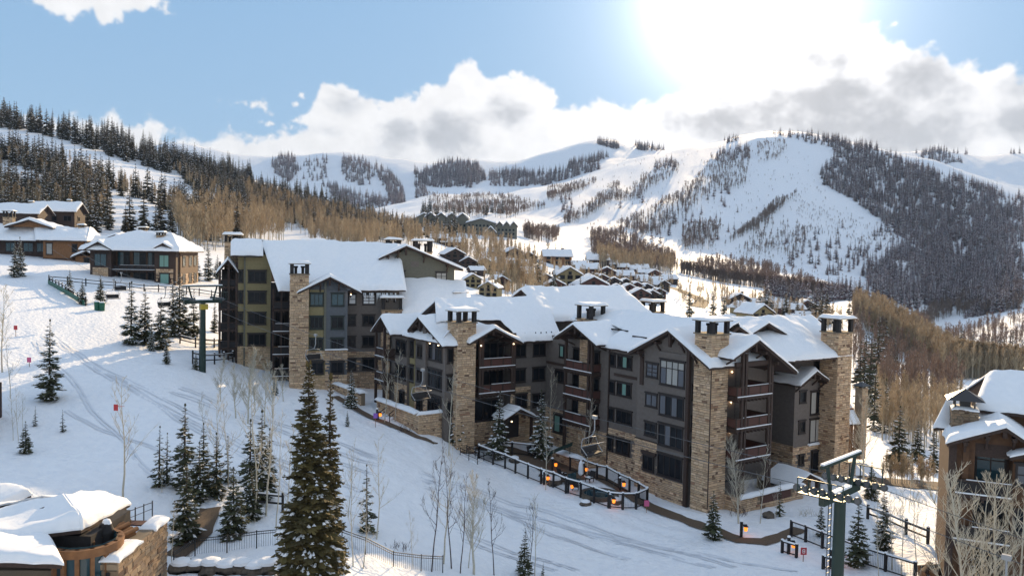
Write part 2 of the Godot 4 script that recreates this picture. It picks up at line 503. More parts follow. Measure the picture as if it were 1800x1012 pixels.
# the land below a place given by x and z
func land_below(x: float, z: float) -> Vector3:
	var p := Vector3(x, -20.0, z)
	for k in 4:
		var px := seen(p).x
		var lo := 1.0
		var hi: float = land[0].size() - 1.01
		for s in 16:
			var mid := (lo + hi) * 0.5
			if land_at(px, mid, false).z > z: lo = mid
			else: hi = mid
		p = Vector3(x, land_at(px, lo).y, z)
	return p

func make_land() -> void:
	rough_noise.seed = 8
	rough_noise.frequency = 0.05
	rough_noise.fractal_octaves = 4
	groom_noise.seed = 44
	groom_noise.frequency = 0.22
	groom_noise.fractal_octaves = 3
	far_noise.seed = 18
	far_noise.frequency = 0.006
	far_noise.fractal_octaves = 5
	make_land_points()
	var xs := []
	var x := -450.0
	while x <= 2250.0:
		xs.append(x)
		x += 9.0 if x > -60.0 and x < 1860.0 else 30.0
	var ts := []
	var m: int = land[0].size() - 1
	for j in m:
		var parts := 26 if j > 1 and j < 4 else 14 if j < 9 else 10
		for k in parts: ts.append(j + float(k) / parts)
	ts.append(m - 0.001)
	var v := PackedVector3Array()
	var nn := PackedVector3Array()
	var idx := PackedInt32Array()
	var w := xs.size()
	for t in ts:
		for xx in xs: v.append(land_at(xx, t))
	for i in ts.size():
		for j in w:
			var a := v[i * w + mini(j + 1, w - 1)] - v[i * w + maxi(j - 1, 0)]
			var b := v[mini(i + 1, ts.size() - 1) * w + j] - v[maxi(i - 1, 0) * w + j]
			var k := a.cross(b).normalized()
			nn.append(k if k.y > 0.0 else -k)
			if i < ts.size() - 1 and j < w - 1:
				var p := i * w + j
				idx.append_array([p, p + w, p + w + 1, p, p + w + 1, p + 1])
	var arr := []
	arr.resize(Mesh.ARRAY_MAX)
	arr[Mesh.ARRAY_VERTEX] = v
	arr[Mesh.ARRAY_NORMAL] = nn
	arr[Mesh.ARRAY_INDEX] = idx
	var mesh := ArrayMesh.new()
	mesh.add_surface_from_arrays(Mesh.PRIMITIVE_TRIANGLES, arr)
	var o := obj("terrain", mesh, M.snow)
	tag(o, "snow covered ground, ski slopes and mountains", "", "", "structure")
# ---------------------------------------------------------------- trees
# A spruce, 10 m tall: whorls of drooping branches, each with side sprays; snow lies on some of them.
func spruce(seed_: int, levels: int, per: int, sprays: int, spread: float, snow: float, tone: Color, ragged := 0.25) -> Array:
	var r := RandomNumberGenerator.new()
	r.seed = seed_
	var needles := Shape.new()
	var white := Shape.new()
	var wood := Shape.new()
	var h := 10.0
	var lean := Vector3(r.randf_range(-0.15, 0.15), 0, r.randf_range(-0.15, 0.15))
	wood.tint = Color(0.05, 0.034, 0.024)
	wood.tube([Vector3.ZERO - Vector3(0, 0.6, 0), Vector3(0, 0.3 * h, 0) + lean * 0.3, Vector3(0, 0.7 * h, 0) + lean * 0.7, Vector3(0, h, 0) + lean], [0.20, 0.15, 0.08, 0.012], 6)
	for i in levels:
		var f := (i + r.randf_range(-0.3, 0.3)) / levels
		f = clampf(f, 0.0, 1.0)
		var y := h * (0.05 + 0.95 * f)
		var reach := spread * h * (pow(1.0 - f, 0.82) * 0.95 + 0.03)
		if f < 0.08: reach *= 0.8
		var turn := r.randf() * TAU
		var count := maxi(4, int(per * (1.0 - 0.45 * f)))
		for k in count:
			var az := turn + TAU * k / count + r.randf_range(-0.3, 0.3)
			if i < levels - 3 and r.randf() < 0.10: continue
			var len := reach * r.randf_range(1.0 - ragged, 1.0 + ragged * 0.6)
			var out := Vector3(cos(az), 0, sin(az))
			var side := Vector3(-sin(az), 0, cos(az))
			var start := Vector3(0, clampf(y + r.randf_range(-0.65, 0.65) * h / levels, 0.15, h * 0.985), 0) + lean * f
			var fall := lerpf(0.42, -0.35, pow(f, 1.4)) + r.randf_range(-0.1, 0.1)
			var a := start + out * len * 0.5 + Vector3(0, -fall * len * 0.42, 0)
			var tip := start + out * len + Vector3(0, -fall * len * 0.72, 0)
			var shade := r.randf_range(0.65, 1.35)
			needles.tint = Color(tone.r * shade, tone.g * shade, tone.b * shade)
			var pts := [start, a, tip]
			for s in sprays:
				var q: float = 0.22 + 0.78 * (s + 0.5) / sprays
				var p := start.lerp(a, q * 2.0) if q < 0.5 else a.lerp(tip, q * 2.0 - 1.0)
				for sgn in [-1.0, 1.0]:
					var l: float = len * (0.50 * (1.0 - q) + 0.16) * r.randf_range(0.75, 1.25)
					var d: Vector3 = (out * 0.75 + side * sgn * r.randf_range(0.5, 0.95) + Vector3(0, r.randf_range(-0.75, 0.12), 0)).normalized()
					leaf_blade(needles, p, d, l, l * (0.34 if sprays > 2 else 0.62))
			leaf_blade(needles, a - out * len * 0.1, (tip - a).normalized(), len * 0.65, len * (0.16 if sprays > 2 else 0.34))
			leaf_blade(needles, start, (a - start).normalized(), len * (0.6 if sprays > 2 else 0.95), len * (0.2 if sprays > 2 else 0.45))
			if r.randf() < snow:
				white.tint = Color(0.86, 0.87, 0.88)
				var m := 2 if sprays < 3 else 3 if sprays < 5 else 5
				for j in m:
					var q0 := r.randf_range(0.25, 0.95)
					var c := start.lerp(a, q0 * 2.0) if q0 < 0.5 else a.lerp(tip, q0 * 2.0 - 1.0)
					c += side * r.randf_range(-0.16, 0.16) * len + Vector3(0, 0.03 + 0.012 * len, 0)
					snow_pad(white, c, out, side, len * r.randf_range(0.10, 0.22) * (1.5 if sprays < 3 else 1.0 if sprays < 6 else 0.62), len * r.randf_range(0.05, 0.11) * (1.6 if sprays < 3 else 1.0 if sprays < 6 else 0.7), fall)
	# a top shoot
	needles.tint = tone
	for k in 4:
		leaf_blade(needles, Vector3(0, h * 0.955, 0) + lean, Vector3(cos(k * 1.6) * 0.25, 1, sin(k * 1.6) * 0.25).normalized(), h * 0.05, h * 0.012)
	return [wood, needles, white]

func leaf_blade(s: Shape, p: Vector3, d: Vector3, l: float, w: float) -> void:
	var side := d.cross(Vector3.UP).normalized() * w
	var mid := p + d * l * 0.55
	var tip := p + d * l + Vector3(0, -0.05 * l, 0)
	s.tri(p, mid + side + Vector3(0, -w * 0.5, 0), tip)
	s.tri(p, tip, mid - side + Vector3(0, -w * 0.5, 0))

func snow_pad(s: Shape, c: Vector3, out: Vector3, side: Vector3, l: float, w: float, fall: float) -> void:
	var d := out + Vector3(0, -fall * 0.7, 0)
	var a := c - d * l
	var b := c + side * w - Vector3(0, w * 0.5, 0)
	var e := c + d * l
	var f := c - side * w - Vector3(0, w * 0.5, 0)
	var top := c + Vector3(0, w * 0.7, 0)
	s.tri(top, b, a); s.tri(top, e, b); s.tri(top, f, e); s.tri(top, a, f)

func join(shapes: Array) -> ArrayMesh:
	var all := Shape.new()
	for s in shapes:
		all.v.append_array(s.v); all.n.append_array(s.n); all.c.append_array(s.c); all.u.append_array(s.u)
	return all.mesh()

# A bare aspen: pale trunk, limbs and twigs. Returns [trunk, branches]
func aspen(seed_: int, h: float, limbs: int, twigs: int, thick: float, wobble := 0.3, bush := 0.0) -> Array:
	var r := RandomNumberGenerator.new()
	r.seed = seed_
	var trunk := Shape.new()
	var fine := Shape.new()
	var pts := []
	var rad := []
	var p := Vector3(0, -0.4, 0)
	var dir := Vector3(r.randf_range(-0.12, 0.12), 1, r.randf_range(-0.12, 0.12)).normalized()
	var n := 9
	for i in n:
		pts.append(p)
		rad.append(lerpf(thick, 0.012, pow(float(i) / (n - 1), 0.8)))
		dir = (dir + Vector3(r.randf_range(-1, 1), 0, r.randf_range(-1, 1)) * wobble * 0.35 + Vector3(0, 0.25, 0)).normalized()
		p += dir * (h + 0.4) / (n - 1)
	trunk.tube(pts, rad, 6)
	for i in limbs:
		var f := lerpf(0.30 - bush, 0.97, (i + r.randf()) / limbs)
		var k := int(f * (n - 1))
		var base: Vector3 = (pts[k] as Vector3).lerp(pts[mini(k + 1, n - 1)], f * (n - 1) - k)
		var az := r.randf() * TAU
		var len := h * (0.34 * (1.0 - f) + 0.07) * r.randf_range(0.6, 1.2)
		var up := r.randf_range(0.5, 1.2)
		var d := Vector3(cos(az), up, sin(az)).normalized()
		var lp := [base]
		var q := base
		for s in 3:
			d = (d + Vector3(r.randf_range(-0.3, 0.3), 0.22, r.randf_range(-0.3, 0.3))).normalized()
			q += d * len / 3.0
			lp.append(q)
		var t: float = lerpf(thick * 0.42, 0.018, f)
		fine.tube(lp, [t, t * 0.7, t * 0.45, 0.006], 4, false)
		for j in twigs:
			var g := r.randf_range(0.25, 1.0)
			var s0 := mini(int(g * 3.0), 2)
			var b: Vector3 = (lp[s0] as Vector3).lerp(lp[s0 + 1], g * 3.0 - s0)
			var td := (d + Vector3(r.randf_range(-0.9, 0.9), r.randf_range(-0.1, 0.7), r.randf_range(-0.9, 0.9))).normalized()
			var tl := len * r.randf_range(0.2, 0.5)
			var mid := b + td * tl * 0.5 + Vector3(0, 0.04 * tl, 0)
			fine.tube([b, mid, b + td * tl + Vector3(0, 0.14 * tl, 0)], [0.014, 0.010, 0.004], 3, false)
			for u in 2:
				var ud := (td + Vector3(r.randf_range(-0.8, 0.8), r.randf_range(0, 0.5), r.randf_range(-0.8, 0.8))).normalized()
				fine.tube([mid, mid + ud * tl * 0.55], [0.008, 0.003], 3, false)
	return [trunk, fine]

# a bare tree seen from far: a thin stem and a haze of upright twigs
func far_aspen(seed_: int, h: float, twigs: int, stem: Color, crown: Color, w: float) -> Shape:
	var r := RandomNumberGenerator.new()
	r.seed = seed_
	var s := Shape.new()
	s.tint = stem
	s.tube([Vector3(0, -0.5, 0), Vector3(r.randf_range(-0.2, 0.2), h * 0.6, 0), Vector3(r.randf_range(-0.3, 0.3), h, 0)], [w, w * 0.7, 0.02], 3, false)
	for i in twigs:
		var f := r.randf_range(0.28, 0.95)
		var az := r.randf() * TAU
		var len := h * r.randf_range(0.10, 0.24) * (1.25 - f)
		var b := Vector3(0, h * f, 0)
		var d := Vector3(cos(az) * r.randf_range(0.3, 0.8), 1.0, sin(az) * r.randf_range(0.3, 0.8)).normalized()
		var k := r.randf_range(0.7, 1.3)
		s.tint = Color(crown.r * k, crown.g * k, crown.b * k)
		var b2 := b + d * len * 0.5
		var side := Vector3(-sin(az), 0, cos(az)) * w * r.randf_range(0.35, 0.7)
		s.tri(b, b + d * len * 1.6 + side, b + d * len * 1.5 - side)
		var d2 := (d + Vector3(r.randf_range(-0.7, 0.7), 0.1, r.randf_range(-0.7, 0.7))).normalized()
		s.tri(b2, b2 + d2 * len + side * 0.8, b2 + d2 * len - side * 0.8)
	return s

var spruces := []       # near prototypes: Node3D with trunk, foliage, snow_cover
var hill_spruce := []   # meshes for the hillsides
var far_spruce := []
var aspens := []
var mid_aspen := []
var far_aspens := []

func make_tree_kinds() -> void:
	var green := Color(0.066, 0.070, 0.034)
	for i in 5:
		var snow: float = [0.40, 0.65, 0.9, 0.3, 0.55][i]
		spruces.append(spruce(100 + i, 25, 9, 4, [0.20, 0.22, 0.19, 0.17, 0.24][i], snow, green, 0.42))
	spruces.append(spruce(140, 17, 6, 3, 0.17, 0.25, green, 0.5))      # 5: thin
	for i in 6:
		var s := spruce(200 + i, 17, 8, 2, [0.19, 0.21, 0.16, 0.20, 0.18, 0.22][i], [0.35, 0.5, 0.3, 0.6, 0.2, 0.45][i], Color(0.085, 0.074, 0.040))
		hill_spruce.append(join(s))
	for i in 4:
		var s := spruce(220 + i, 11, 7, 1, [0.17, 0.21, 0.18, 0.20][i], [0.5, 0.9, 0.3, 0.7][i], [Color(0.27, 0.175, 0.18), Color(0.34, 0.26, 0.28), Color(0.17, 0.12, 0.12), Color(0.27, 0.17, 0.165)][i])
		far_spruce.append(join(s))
	for i in 5:
		aspens.append(aspen(300 + i, 10.0, [16, 20, 14, 24, 12][i], [5, 6, 5, 6, 4][i], [0.10, 0.11, 0.085, 0.10, 0.07][i], [0.3, 0.25, 0.4, 0.3, 0.35][i]))
	aspens.append(aspen(306, 10.0, 36, 11, 0.13, 0.3, 0.12))
	aspens.append(aspen(307, 10.0, 30, 12, 0.14, 0.35, 0.08))
	for i in 5:
		mid_aspen.append(far_aspen(330 + i, 10.0, 80, Color(0.42, 0.36, 0.26), [Color(0.40, 0.315, 0.20), Color(0.36, 0.285, 0.18), Color(0.46, 0.37, 0.245), Color(0.31, 0.24, 0.155), Color(0.40, 0.305, 0.19)][i], 0.13).mesh())
	for i in 4:
		far_aspens.append(far_aspen(350 + i, 10.0, 44, Color(0.24, 0.19, 0.15), Color(0.20, 0.14, 0.105), 0.16).mesh())

func plant_spruce(kind: int, px: float, base: float, top: float, label: String, group := "", called := "spruce_tree", from := 2.0, depth := 0.0, spread := 1.0) -> Node3D:
	var p := ground(px, base, from) if depth == 0.0 else pix(px, base, depth)
	var dist := -p.z
	var height := absf(pix(px, top, dist).y - p.y)
	var key := "spruce%d" % kind
	if not M.has(key):
		M[key] = [spruces[kind][0].mesh(), spruces[kind][1].mesh(), spruces[kind][2].mesh()]
	var t := thing(called, label, "tree", p, rnd(0, TAU), group)
	t.scale = Vector3(height / 10.0 * spread, height / 10.0, height / 10.0 * spread)
	obj("trunk", M[key][0], M.bark, t)
	obj("foliage", M[key][1], M.leaf, t)
	obj("snow_cover", M[key][2], M.roof_snow, t).set_meta("kind", "stuff")
	return t

func plant_aspen(kind: int, px: float, base: float, top: float, label: String, group := "", dark := false, from := 2.0, depth := 0.0) -> Node3D:
	var p := ground(px, base, from) if depth == 0.0 else pix(px, base, depth)
	var height := absf(pix(px, top, -p.z).y - p.y)
	var key := "aspen%d" % kind
	if not M.has(key):
		M[key] = [aspens[kind][0].mesh(), aspens[kind][1].mesh()]
	var t := thing("aspen_tree", label, "tree", p, rnd(0, TAU), group)
	t.scale = Vector3.ONE * (height / 10.0)
	t.scale.x *= 0.9
	obj("trunk", M[key][0], M.dark_bark if dark else M.aspen, t)
	obj("branches", M[key][1], M.dark_bark if dark else M.aspen, t)
	return t

# ---------------------------------------------------------------- woods
func inside(poly: Array, x: float, y: float) -> bool:
	var hit := false
	var j := poly.size() - 1
	for i in poly.size():
		var a: Array = poly[i]
		var b: Array = poly[j]
		if (a[1] > y) != (b[1] > y) and x < (b[0] - a[0]) * (y - a[1]) / (b[1] - a[1]) + a[0]: hit = not hit
		j = i
	return hit

var table := {}
func quick_ground(px: float, py: float, from: float) -> Vector3:   # like ground(), from a table
	var col := int(round(px / 8.0))
	if not table.has(col):
		var ys := PackedFloat32Array()
		var t := 4.0
		while t < 15.9:
			ys.append(seen(land_at(col * 8.0, t, false)).y)
			t += 0.1
		table[col] = ys
	var list: PackedFloat32Array = table[col]
	var k := maxi(int((from - 4.0) * 10.0), 0)
	while k < list.size() and list[k] > py: k += 1
	if k >= list.size(): return Vector3.INF
	var t1 := 4.0 + k * 0.1
	if k > 0 and list[k - 1] > py:
		t1 -= 0.1 * (py - list[k]) / maxf(list[k - 1] - list[k], 0.001)
	return land_at(px, t1)

var wood_noise := FastNoiseLite.new()

# places scattered over a patch of land that the photograph outlines
func scatter(poly: Array, count: int, from: float, clump := 0.0, holes := []) -> Array:
	var lo := Vector2(1e9, 1e9)
	var hi := -lo
	for q in poly:
		lo = lo.min(Vector2(q[0], q[1])); hi = hi.max(Vector2(q[0], q[1]))
	var out := []
	var tries := 0
	while out.size() < count and tries < count * 12:
		tries += 1
		var x := rnd(lo.x, hi.x)
		var y := rnd(lo.y, hi.y)
		if not inside(poly, x, y): continue
		var skip := false
		for hole in holes:
			if inside(hole, x, y): skip = true
		if skip: continue
		if clump > 0.0 and wood_noise.get_noise_2d(x, y * 1.4) < (rnd(-1, 1) * 0.35 - 0.5 + clump): continue
		var p := quick_ground(x, y, from)
		if p == Vector3.INF: continue
		out.append(p)
	return out

func masses(called: String, meshes: Array, places: Array, lo: float, hi: float, label: String, wide := 1.0) -> void:
	# the wood as one object: copies of a few variants of the tree
	var parts := []
	for i in meshes.size(): parts.append([])
	for i in places.size(): parts[i % meshes.size()].append(places[i])
	var holder := Node3D.new()
	holder.name = numbered(called)
	add_child(holder, true)
	tag(holder, label, "forest", "", "stuff")
	for k in meshes.size():
		if parts[k].is_empty(): continue
		var mm := MultiMesh.new()
		mm.transform_format = MultiMesh.TRANSFORM_3D
		mm.mesh = meshes[k]
		mm.instance_count = parts[k].size()
		for i in parts[k].size():
			var h := rnd(lo, hi) / 10.0
			mm.set_instance_transform(i, Transform3D(Basis(Vector3.UP, rnd(0, TAU)).scaled(Vector3(h * wide, h, h * wide)), parts[k][i]))
		var o := MultiMeshInstance3D.new()
		o.multimesh = mm
		o.material_override = M.twig if called == "aspen_wood" else M.leaf
		o.name = "trees"
		holder.add_child(o, true)
		o.set_meta("kind", "stuff")

func singles(places: Array, meshes: Array, lo: float, hi: float, called: String, label: String, group: String, wide := 1.0) -> void:
	var i := 0
	for p in places:
		var o := obj(called, meshes[i % meshes.size()], M.leaf, null, p)
		var h := rnd(lo, hi) / 10.0
		o.rotation.y = rnd(0, TAU)
		o.scale = Vector3(h * wide, h, h * wide)
		tag(o, label, "tree", group)
		i += 1

func make_woods() -> void:
	wood_noise.seed = 4
	wood_noise.frequency = 0.02
	wood_noise.fractal_octaves = 3
	var run_a := [[-10, 208], [60, 222], [150, 262], [230, 300], [300, 322], [380, 362], [420, 380], [400, 392], [330, 372], [250, 345], [170, 305], [75, 262], [-10, 240]]
	var run_b := [[190, 345], [250, 350], [300, 385], [330, 412], [330, 428], [200, 400]]
	var run_c := [[0, 290], [60, 300], [95, 330], [60, 345], [0, 330]]
	var glade := [[430, 395], [470, 392], [540, 418], [540, 440], [430, 430]]
	# left hillside
	singles(scatter([[0, 212], [0, 222], [70, 236], [150, 258], [250, 300], [330, 330], [440, 372], [440, 330], [330, 294], [240, 268], [150, 238], [70, 226]], 66, 8.0, 0.0, [run_b]), hill_spruce, 13, 21, "spruce_tree", "tall dark spruce in the row along the crest of the left hillside", "spruces on the crest of the left hillside", 0.9)
	singles(scatter([[0, 262], [60, 268], [150, 308], [250, 350], [200, 370], [120, 372], [0, 372]], 62, 6.0, 0.1, [run_a, run_b, run_c]), hill_spruce, 11, 18, "spruce_tree", "dark snow flecked spruce on the left hillside below the upper ski run", "spruces on the left hillside", 0.95)
	singles(scatter([[300, 355], [440, 385], [520, 410], [420, 425], [330, 420], [310, 400], [240, 350]], 38, 6.0, 0.1, [run_a, glade, run_b]), hill_spruce, 10, 17, "spruce_tree", "spruce on the lower left hillside above the brown aspen wood", "spruces above the aspen wood")
	singles(scatter([[0, 380], [90, 380], [200, 395], [300, 420], [300, 428], [200, 415], [0, 400]], 30, 5.2, 0.0), hill_spruce, 9, 15, "spruce_tree", "snow flecked spruce standing close behind the two left wooden houses", "spruces behind the wooden houses", 1.1)
	masses("conifer_forest", hill_spruce, scatter([[-20, 206], [0, 213], [70, 226], [150, 240], [240, 270], [330, 296], [440, 330], [440, 374], [330, 332], [250, 300], [150, 260], [70, 236], [-20, 222]], 300, 7.6, 0.0), 11, 19, "conifers crowding the crest of the left hillside", 0.95)
	masses("conifer_forest", hill_spruce, scatter([[430, 318], [520, 340], [620, 370], [700, 395], [735, 415], [690, 425], [560, 408], [440, 374], [340, 334], [300, 285], [330, 292]], 760, 6.5, 0.05, [run_a, glade]), 8, 16, "dark conifers on the right shoulder of the left hillside", 0.95)
	masses("conifer_forest", hill_spruce, scatter([[-20, 255], [120, 295], [330, 360], [440, 385], [420, 425], [300, 425], [180, 392], [-20, 378]], 210, 6.0, 0.1, [run_a, run_b, run_c]), 10, 19, "conifers among aspens on the left hillside", 0.95)
	masses("aspen_wood", mid_aspen, scatter([[300, 385], [420, 372], [500, 390], [500, 425], [470, 436], [320, 444]], 420, 5.5, 0.0), 9, 15, "brown leafless aspen wood behind the big left lodge")
	masses("aspen_wood", mid_aspen, scatter([[420, 335], [560, 375], [720, 400], [742, 432], [640, 446], [540, 432], [440, 395]], 1100, 6.0, 0.05, [glade]), 7, 13, "brown leafless aspens mixed with conifers on the lower hillside")
	masses("aspen_wood", mid_aspen, scatter([[-20, 255], [120, 290], [330, 355], [340, 400], [300, 420], [180, 385], [-20, 376]], 330, 6.0, 0.16, [run_a, run_b, run_c]), 6, 11, "leafless aspens between the spruces on the left hillside")
	masses("aspen_wood", mid_aspen, scatter([[300, 300], [430, 345], [560, 385], [560, 400], [420, 372], [330, 335]], 150, 7.0, 0.14, [run_a]), 6, 11, "leafless aspens below the crest of the left hillside")
	# the village's trees
	masses("aspen_wood", mid_aspen, scatter([[735, 405], [840, 420], [900, 440], [960, 470], [960, 520], [900, 530], [830, 470], [740, 425]], 330, 6.0, 0.0), 8, 14, "tan leafless aspens between the houses of the village")
	masses("aspen_wood", mid_aspen, scatter([[850, 488], [960, 505], [1060, 522], [1060, 532], [850, 530]], 130, 5.0, 0.0), 4, 7, "tan leafless aspens between the lodge roof and the village")
	masses("aspen_wood", mid_aspen, scatter([[960, 470], [1060, 480], [1180, 500], [1180, 520], [1060, 505], [960, 490]], 120, 6.0, 0.1), 6, 10, "tan leafless trees in the village")
	masses("aspen_wood", mid_aspen, scatter([[1190, 500], [1300, 520], [1480, 560], [1480, 590], [1300, 560], [1190, 540]], 150, 6.0, 0.1), 7, 12, "tan leafless trees round the right hand houses")
	masses("aspen_wood", mid_aspen, scatter([[1050, 455], [1180, 470], [1190, 485], [1050, 475]], 260, 7.0, 0.0), 12, 18, "tall tan aspens behind the row of village houses")
	singles(scatter([[740, 402], [800, 408], [800, 425], [740, 420]], 10, 6.0), hill_spruce, 16, 24, "spruce_tree", "tall spruce in front of the long grey hotel", "spruces in front of the hotel")
	singles(scatter([[735, 372], [830, 372], [900, 368], [900, 378], [735, 385]], 22, 8.5), hill_spruce, 18, 28, "spruce_tree", "dark spruce on the slope just above the long grey hotel", "spruces above the hotel")
	# valley on the right
	masses("aspen_wood", mid_aspen, scatter([[1500, 545], [1545, 550], [1610, 588], [1690, 640], [1760, 668], [1800, 670], [1800, 690], [1690, 700], [1640, 655], [1560, 600], [1500, 568]], 1500, 6.0, 0.0), 9, 14, "band of brown leafless aspens along the right valley side")
	masses("aspen_wood", far_aspens, scatter([[1500, 565], [1560, 590], [1690, 690], [1690, 720], [1560, 720], [1500, 650]], 260, 5.0, 0.0), 6, 12, "thin bare trunks on the snowy slope at right")
	masses("aspen_wood", mid_aspen, scatter([[1540, 700], [1690, 715], [1690, 780], [1600, 800], [1540, 770]], 170, 4.6, 0.0), 5, 9, "tan leafless scrub wood between the cottage and the cedar house")
	masses("aspen_wood", mid_aspen, scatter([[1535, 870], [1640, 880], [1640, 1000], [1560, 990]], 46, 2.0, 0.0), 1.6, 4.0, "leafless shrubs in the sunlit snow behind the right pylon")
	singles(scatter([[1510, 560], [1580, 580], [1590, 690], [1510, 700]], 12, 5.0), hill_spruce, 9, 17, "spruce_tree", "slim spruce among bare trunks on the snowy slope at right", "spruces on the right slope")
	singles(scatter([[1580, 640], [1680, 660], [1680, 720], [1580, 715]], 8, 5.0), hill_spruce, 4, 8, "spruce_tree", "small spruce on the snowy slope above the right wooden house", "small spruces on the right slope")
	singles(scatter([[1660, 610], [1800, 625], [1800, 660], [1720, 655]], 22, 6.5), hill_spruce, 11, 19, "spruce_tree", "dark spruce in the valley behind the right wooden house", "spruces in the right valley", 1.1)
	singles(scatter([[1330, 548], [1500, 560], [1500, 575], [1420, 572], [1330, 562]], 20, 6.5), hill_spruce, 12, 20, "spruce_tree", "dark spruce beyond the snowy village roofs at right", "spruces beyond the village roofs")
	# the big mountain: forest on its right flank
	masses("mountain_forest", far_spruce, scatter([[1345, 231], [1440, 238], [1530, 260], [1640, 300], [1700, 322], [1800, 348], [1800, 540], [1700, 560], [1640, 560], [1540, 520], [1515, 480], [1600, 425], [1560, 400], [1500, 352], [1448, 325], [1443, 305], [1475, 270], [1410, 246]], 5600, 8.7, 0.16, [[[1620, 535], [1720, 548], [1640, 580], [1600, 570]]]), 8, 22, "dense conifer forest on the right flank of the mountain", 1.1)
	masses("mountain_forest", far_spruce, scatter([[1375, 520], [1430, 530], [1500, 520], [1540, 545], [1500, 560], [1400, 555], [1330, 540]], 130, 8.2, 0.0), 12, 20, "conifers at the foot of the mountain")
	masses("mountain_forest", far_spruce, scatter([[1560, 395], [1600, 425], [1560, 450], [1510, 480], [1440, 490], [1480, 450]], 90, 9.0, 0.2), 10, 17, "scattered conifers beside the right ski run")
	# aspen patches on the mountain's face
	for z in [
		[[[1035, 415], [1090, 412], [1150, 440], [1185, 455], [1185, 478], [1110, 486], [1040, 455]], 1240, "grey aspen wood at the foot of the mountain between two ski runs"],
		[[[1195, 478], [1260, 462], [1340, 470], [1420, 500], [1500, 540], [1490, 556], [1350, 530], [1200, 512]], 1400, "grey aspen wood across the foot of the mountain"],
		[[[1180, 283], [1196, 300], [1120, 348], [1082, 352], [1130, 312]], 240, "strip of aspens high on the mountain face"],
		[[[1055, 345], [1085, 322], [1095, 345], [1020, 390], [990, 395]], 260, "strip of aspens on the lower left ridge"],
		[[[1250, 275], [1320, 268], [1310, 330], [1240, 350], [1190, 400], [1130, 420], [1080, 395], [1150, 370], [1210, 330]], 840, "sparse aspens in the middle of the mountain face"],
		[[[1330, 255], [1390, 250], [1380, 275], [1330, 290]], 80, "few aspens below the summit"],
		[[[1400, 345], [1360, 360], [1290, 420], [1260, 440], [1330, 400]], 340, "aspens on the right edge of the central ski run"],
		[[[1200, 400], [1270, 395], [1250, 440], [1200, 440]], 220, "aspen clump on the lower face"],
		[[[1330, 380], [1430, 400], [1420, 450], [1300, 455]], 160, "scattered aspens on the lower right face"],
		[[[1000, 300], [1340, 245], [1420, 270], [1440, 330], [1500, 380], [1560, 420], [1480, 500], [1300, 470], [1180, 440], [1000, 400]], 650, "low bare brush all over the mountain face"],
		[[[1380, 345], [1500, 380], [1600, 420], [1560, 440], [1420, 410]], 240, "low bare brush among the rocks on the right face"],
		[[[920, 405], [985, 412], [980, 425], [925, 432]], 260, "aspen clump behind the hotel"],
		[[[750, 345], [900, 350], [960, 365], [900, 385], [760, 378]], 840, "grey aspens on the low ridge above the hotel"],
		[[[960, 335], [1050, 318], [1040, 330], [960, 360]], 300, "brown aspens along the lower ridge"],
		[[[1680, 520], [1800, 505], [1800, 545], [1660, 560], [1620, 595], [1580, 585]], 720, "brown scrub on the near right slope"],
		[[[1650, 600], [1720, 575], [1800, 560], [1800, 620], [1680, 625]], 180, "sparse scrub on the snowy right slope"]]:
		masses("aspen_wood", far_aspens, scatter(z[0], z[1], 7.6 if z[0][0][0] > 1600 else 8.6, 0.1), 3 if z[2].begins_with("low") else 8, 6 if z[2].begins_with("low") else 14, z[2], 1.6 if z[2].begins_with("low") else 1.3)
	for z in [
		[[[1155, 285], [1190, 282], [1188, 298], [1150, 302]], 26, "conifer clump high on the mountain face"],
		[[[1265, 262], [1320, 262], [1318, 280], [1255, 285]], 46, "conifers below the mountain's left shoulder"],
		[[[1270, 246], [1300, 240], [1300, 248], [1270, 252]], 14, "conifers on the left shoulder"],
		[[[985, 350], [1020, 345], [1010, 392], [990, 392]], 16, "conifer group on the lower left ridge"],
		[[[1100, 340], [1300, 330], [1300, 430], [1060, 430]], 60, "single conifers dotted over the mountain face"],
		[[[1370, 410], [1480, 400], [1480, 470], [1390, 470]], 40, "single conifers on the right ski slope"]]:
		masses("mountain_forest", far_spruce, scatter(z[0], z[1], 8.8), 12, 20, z[2], 1.1)
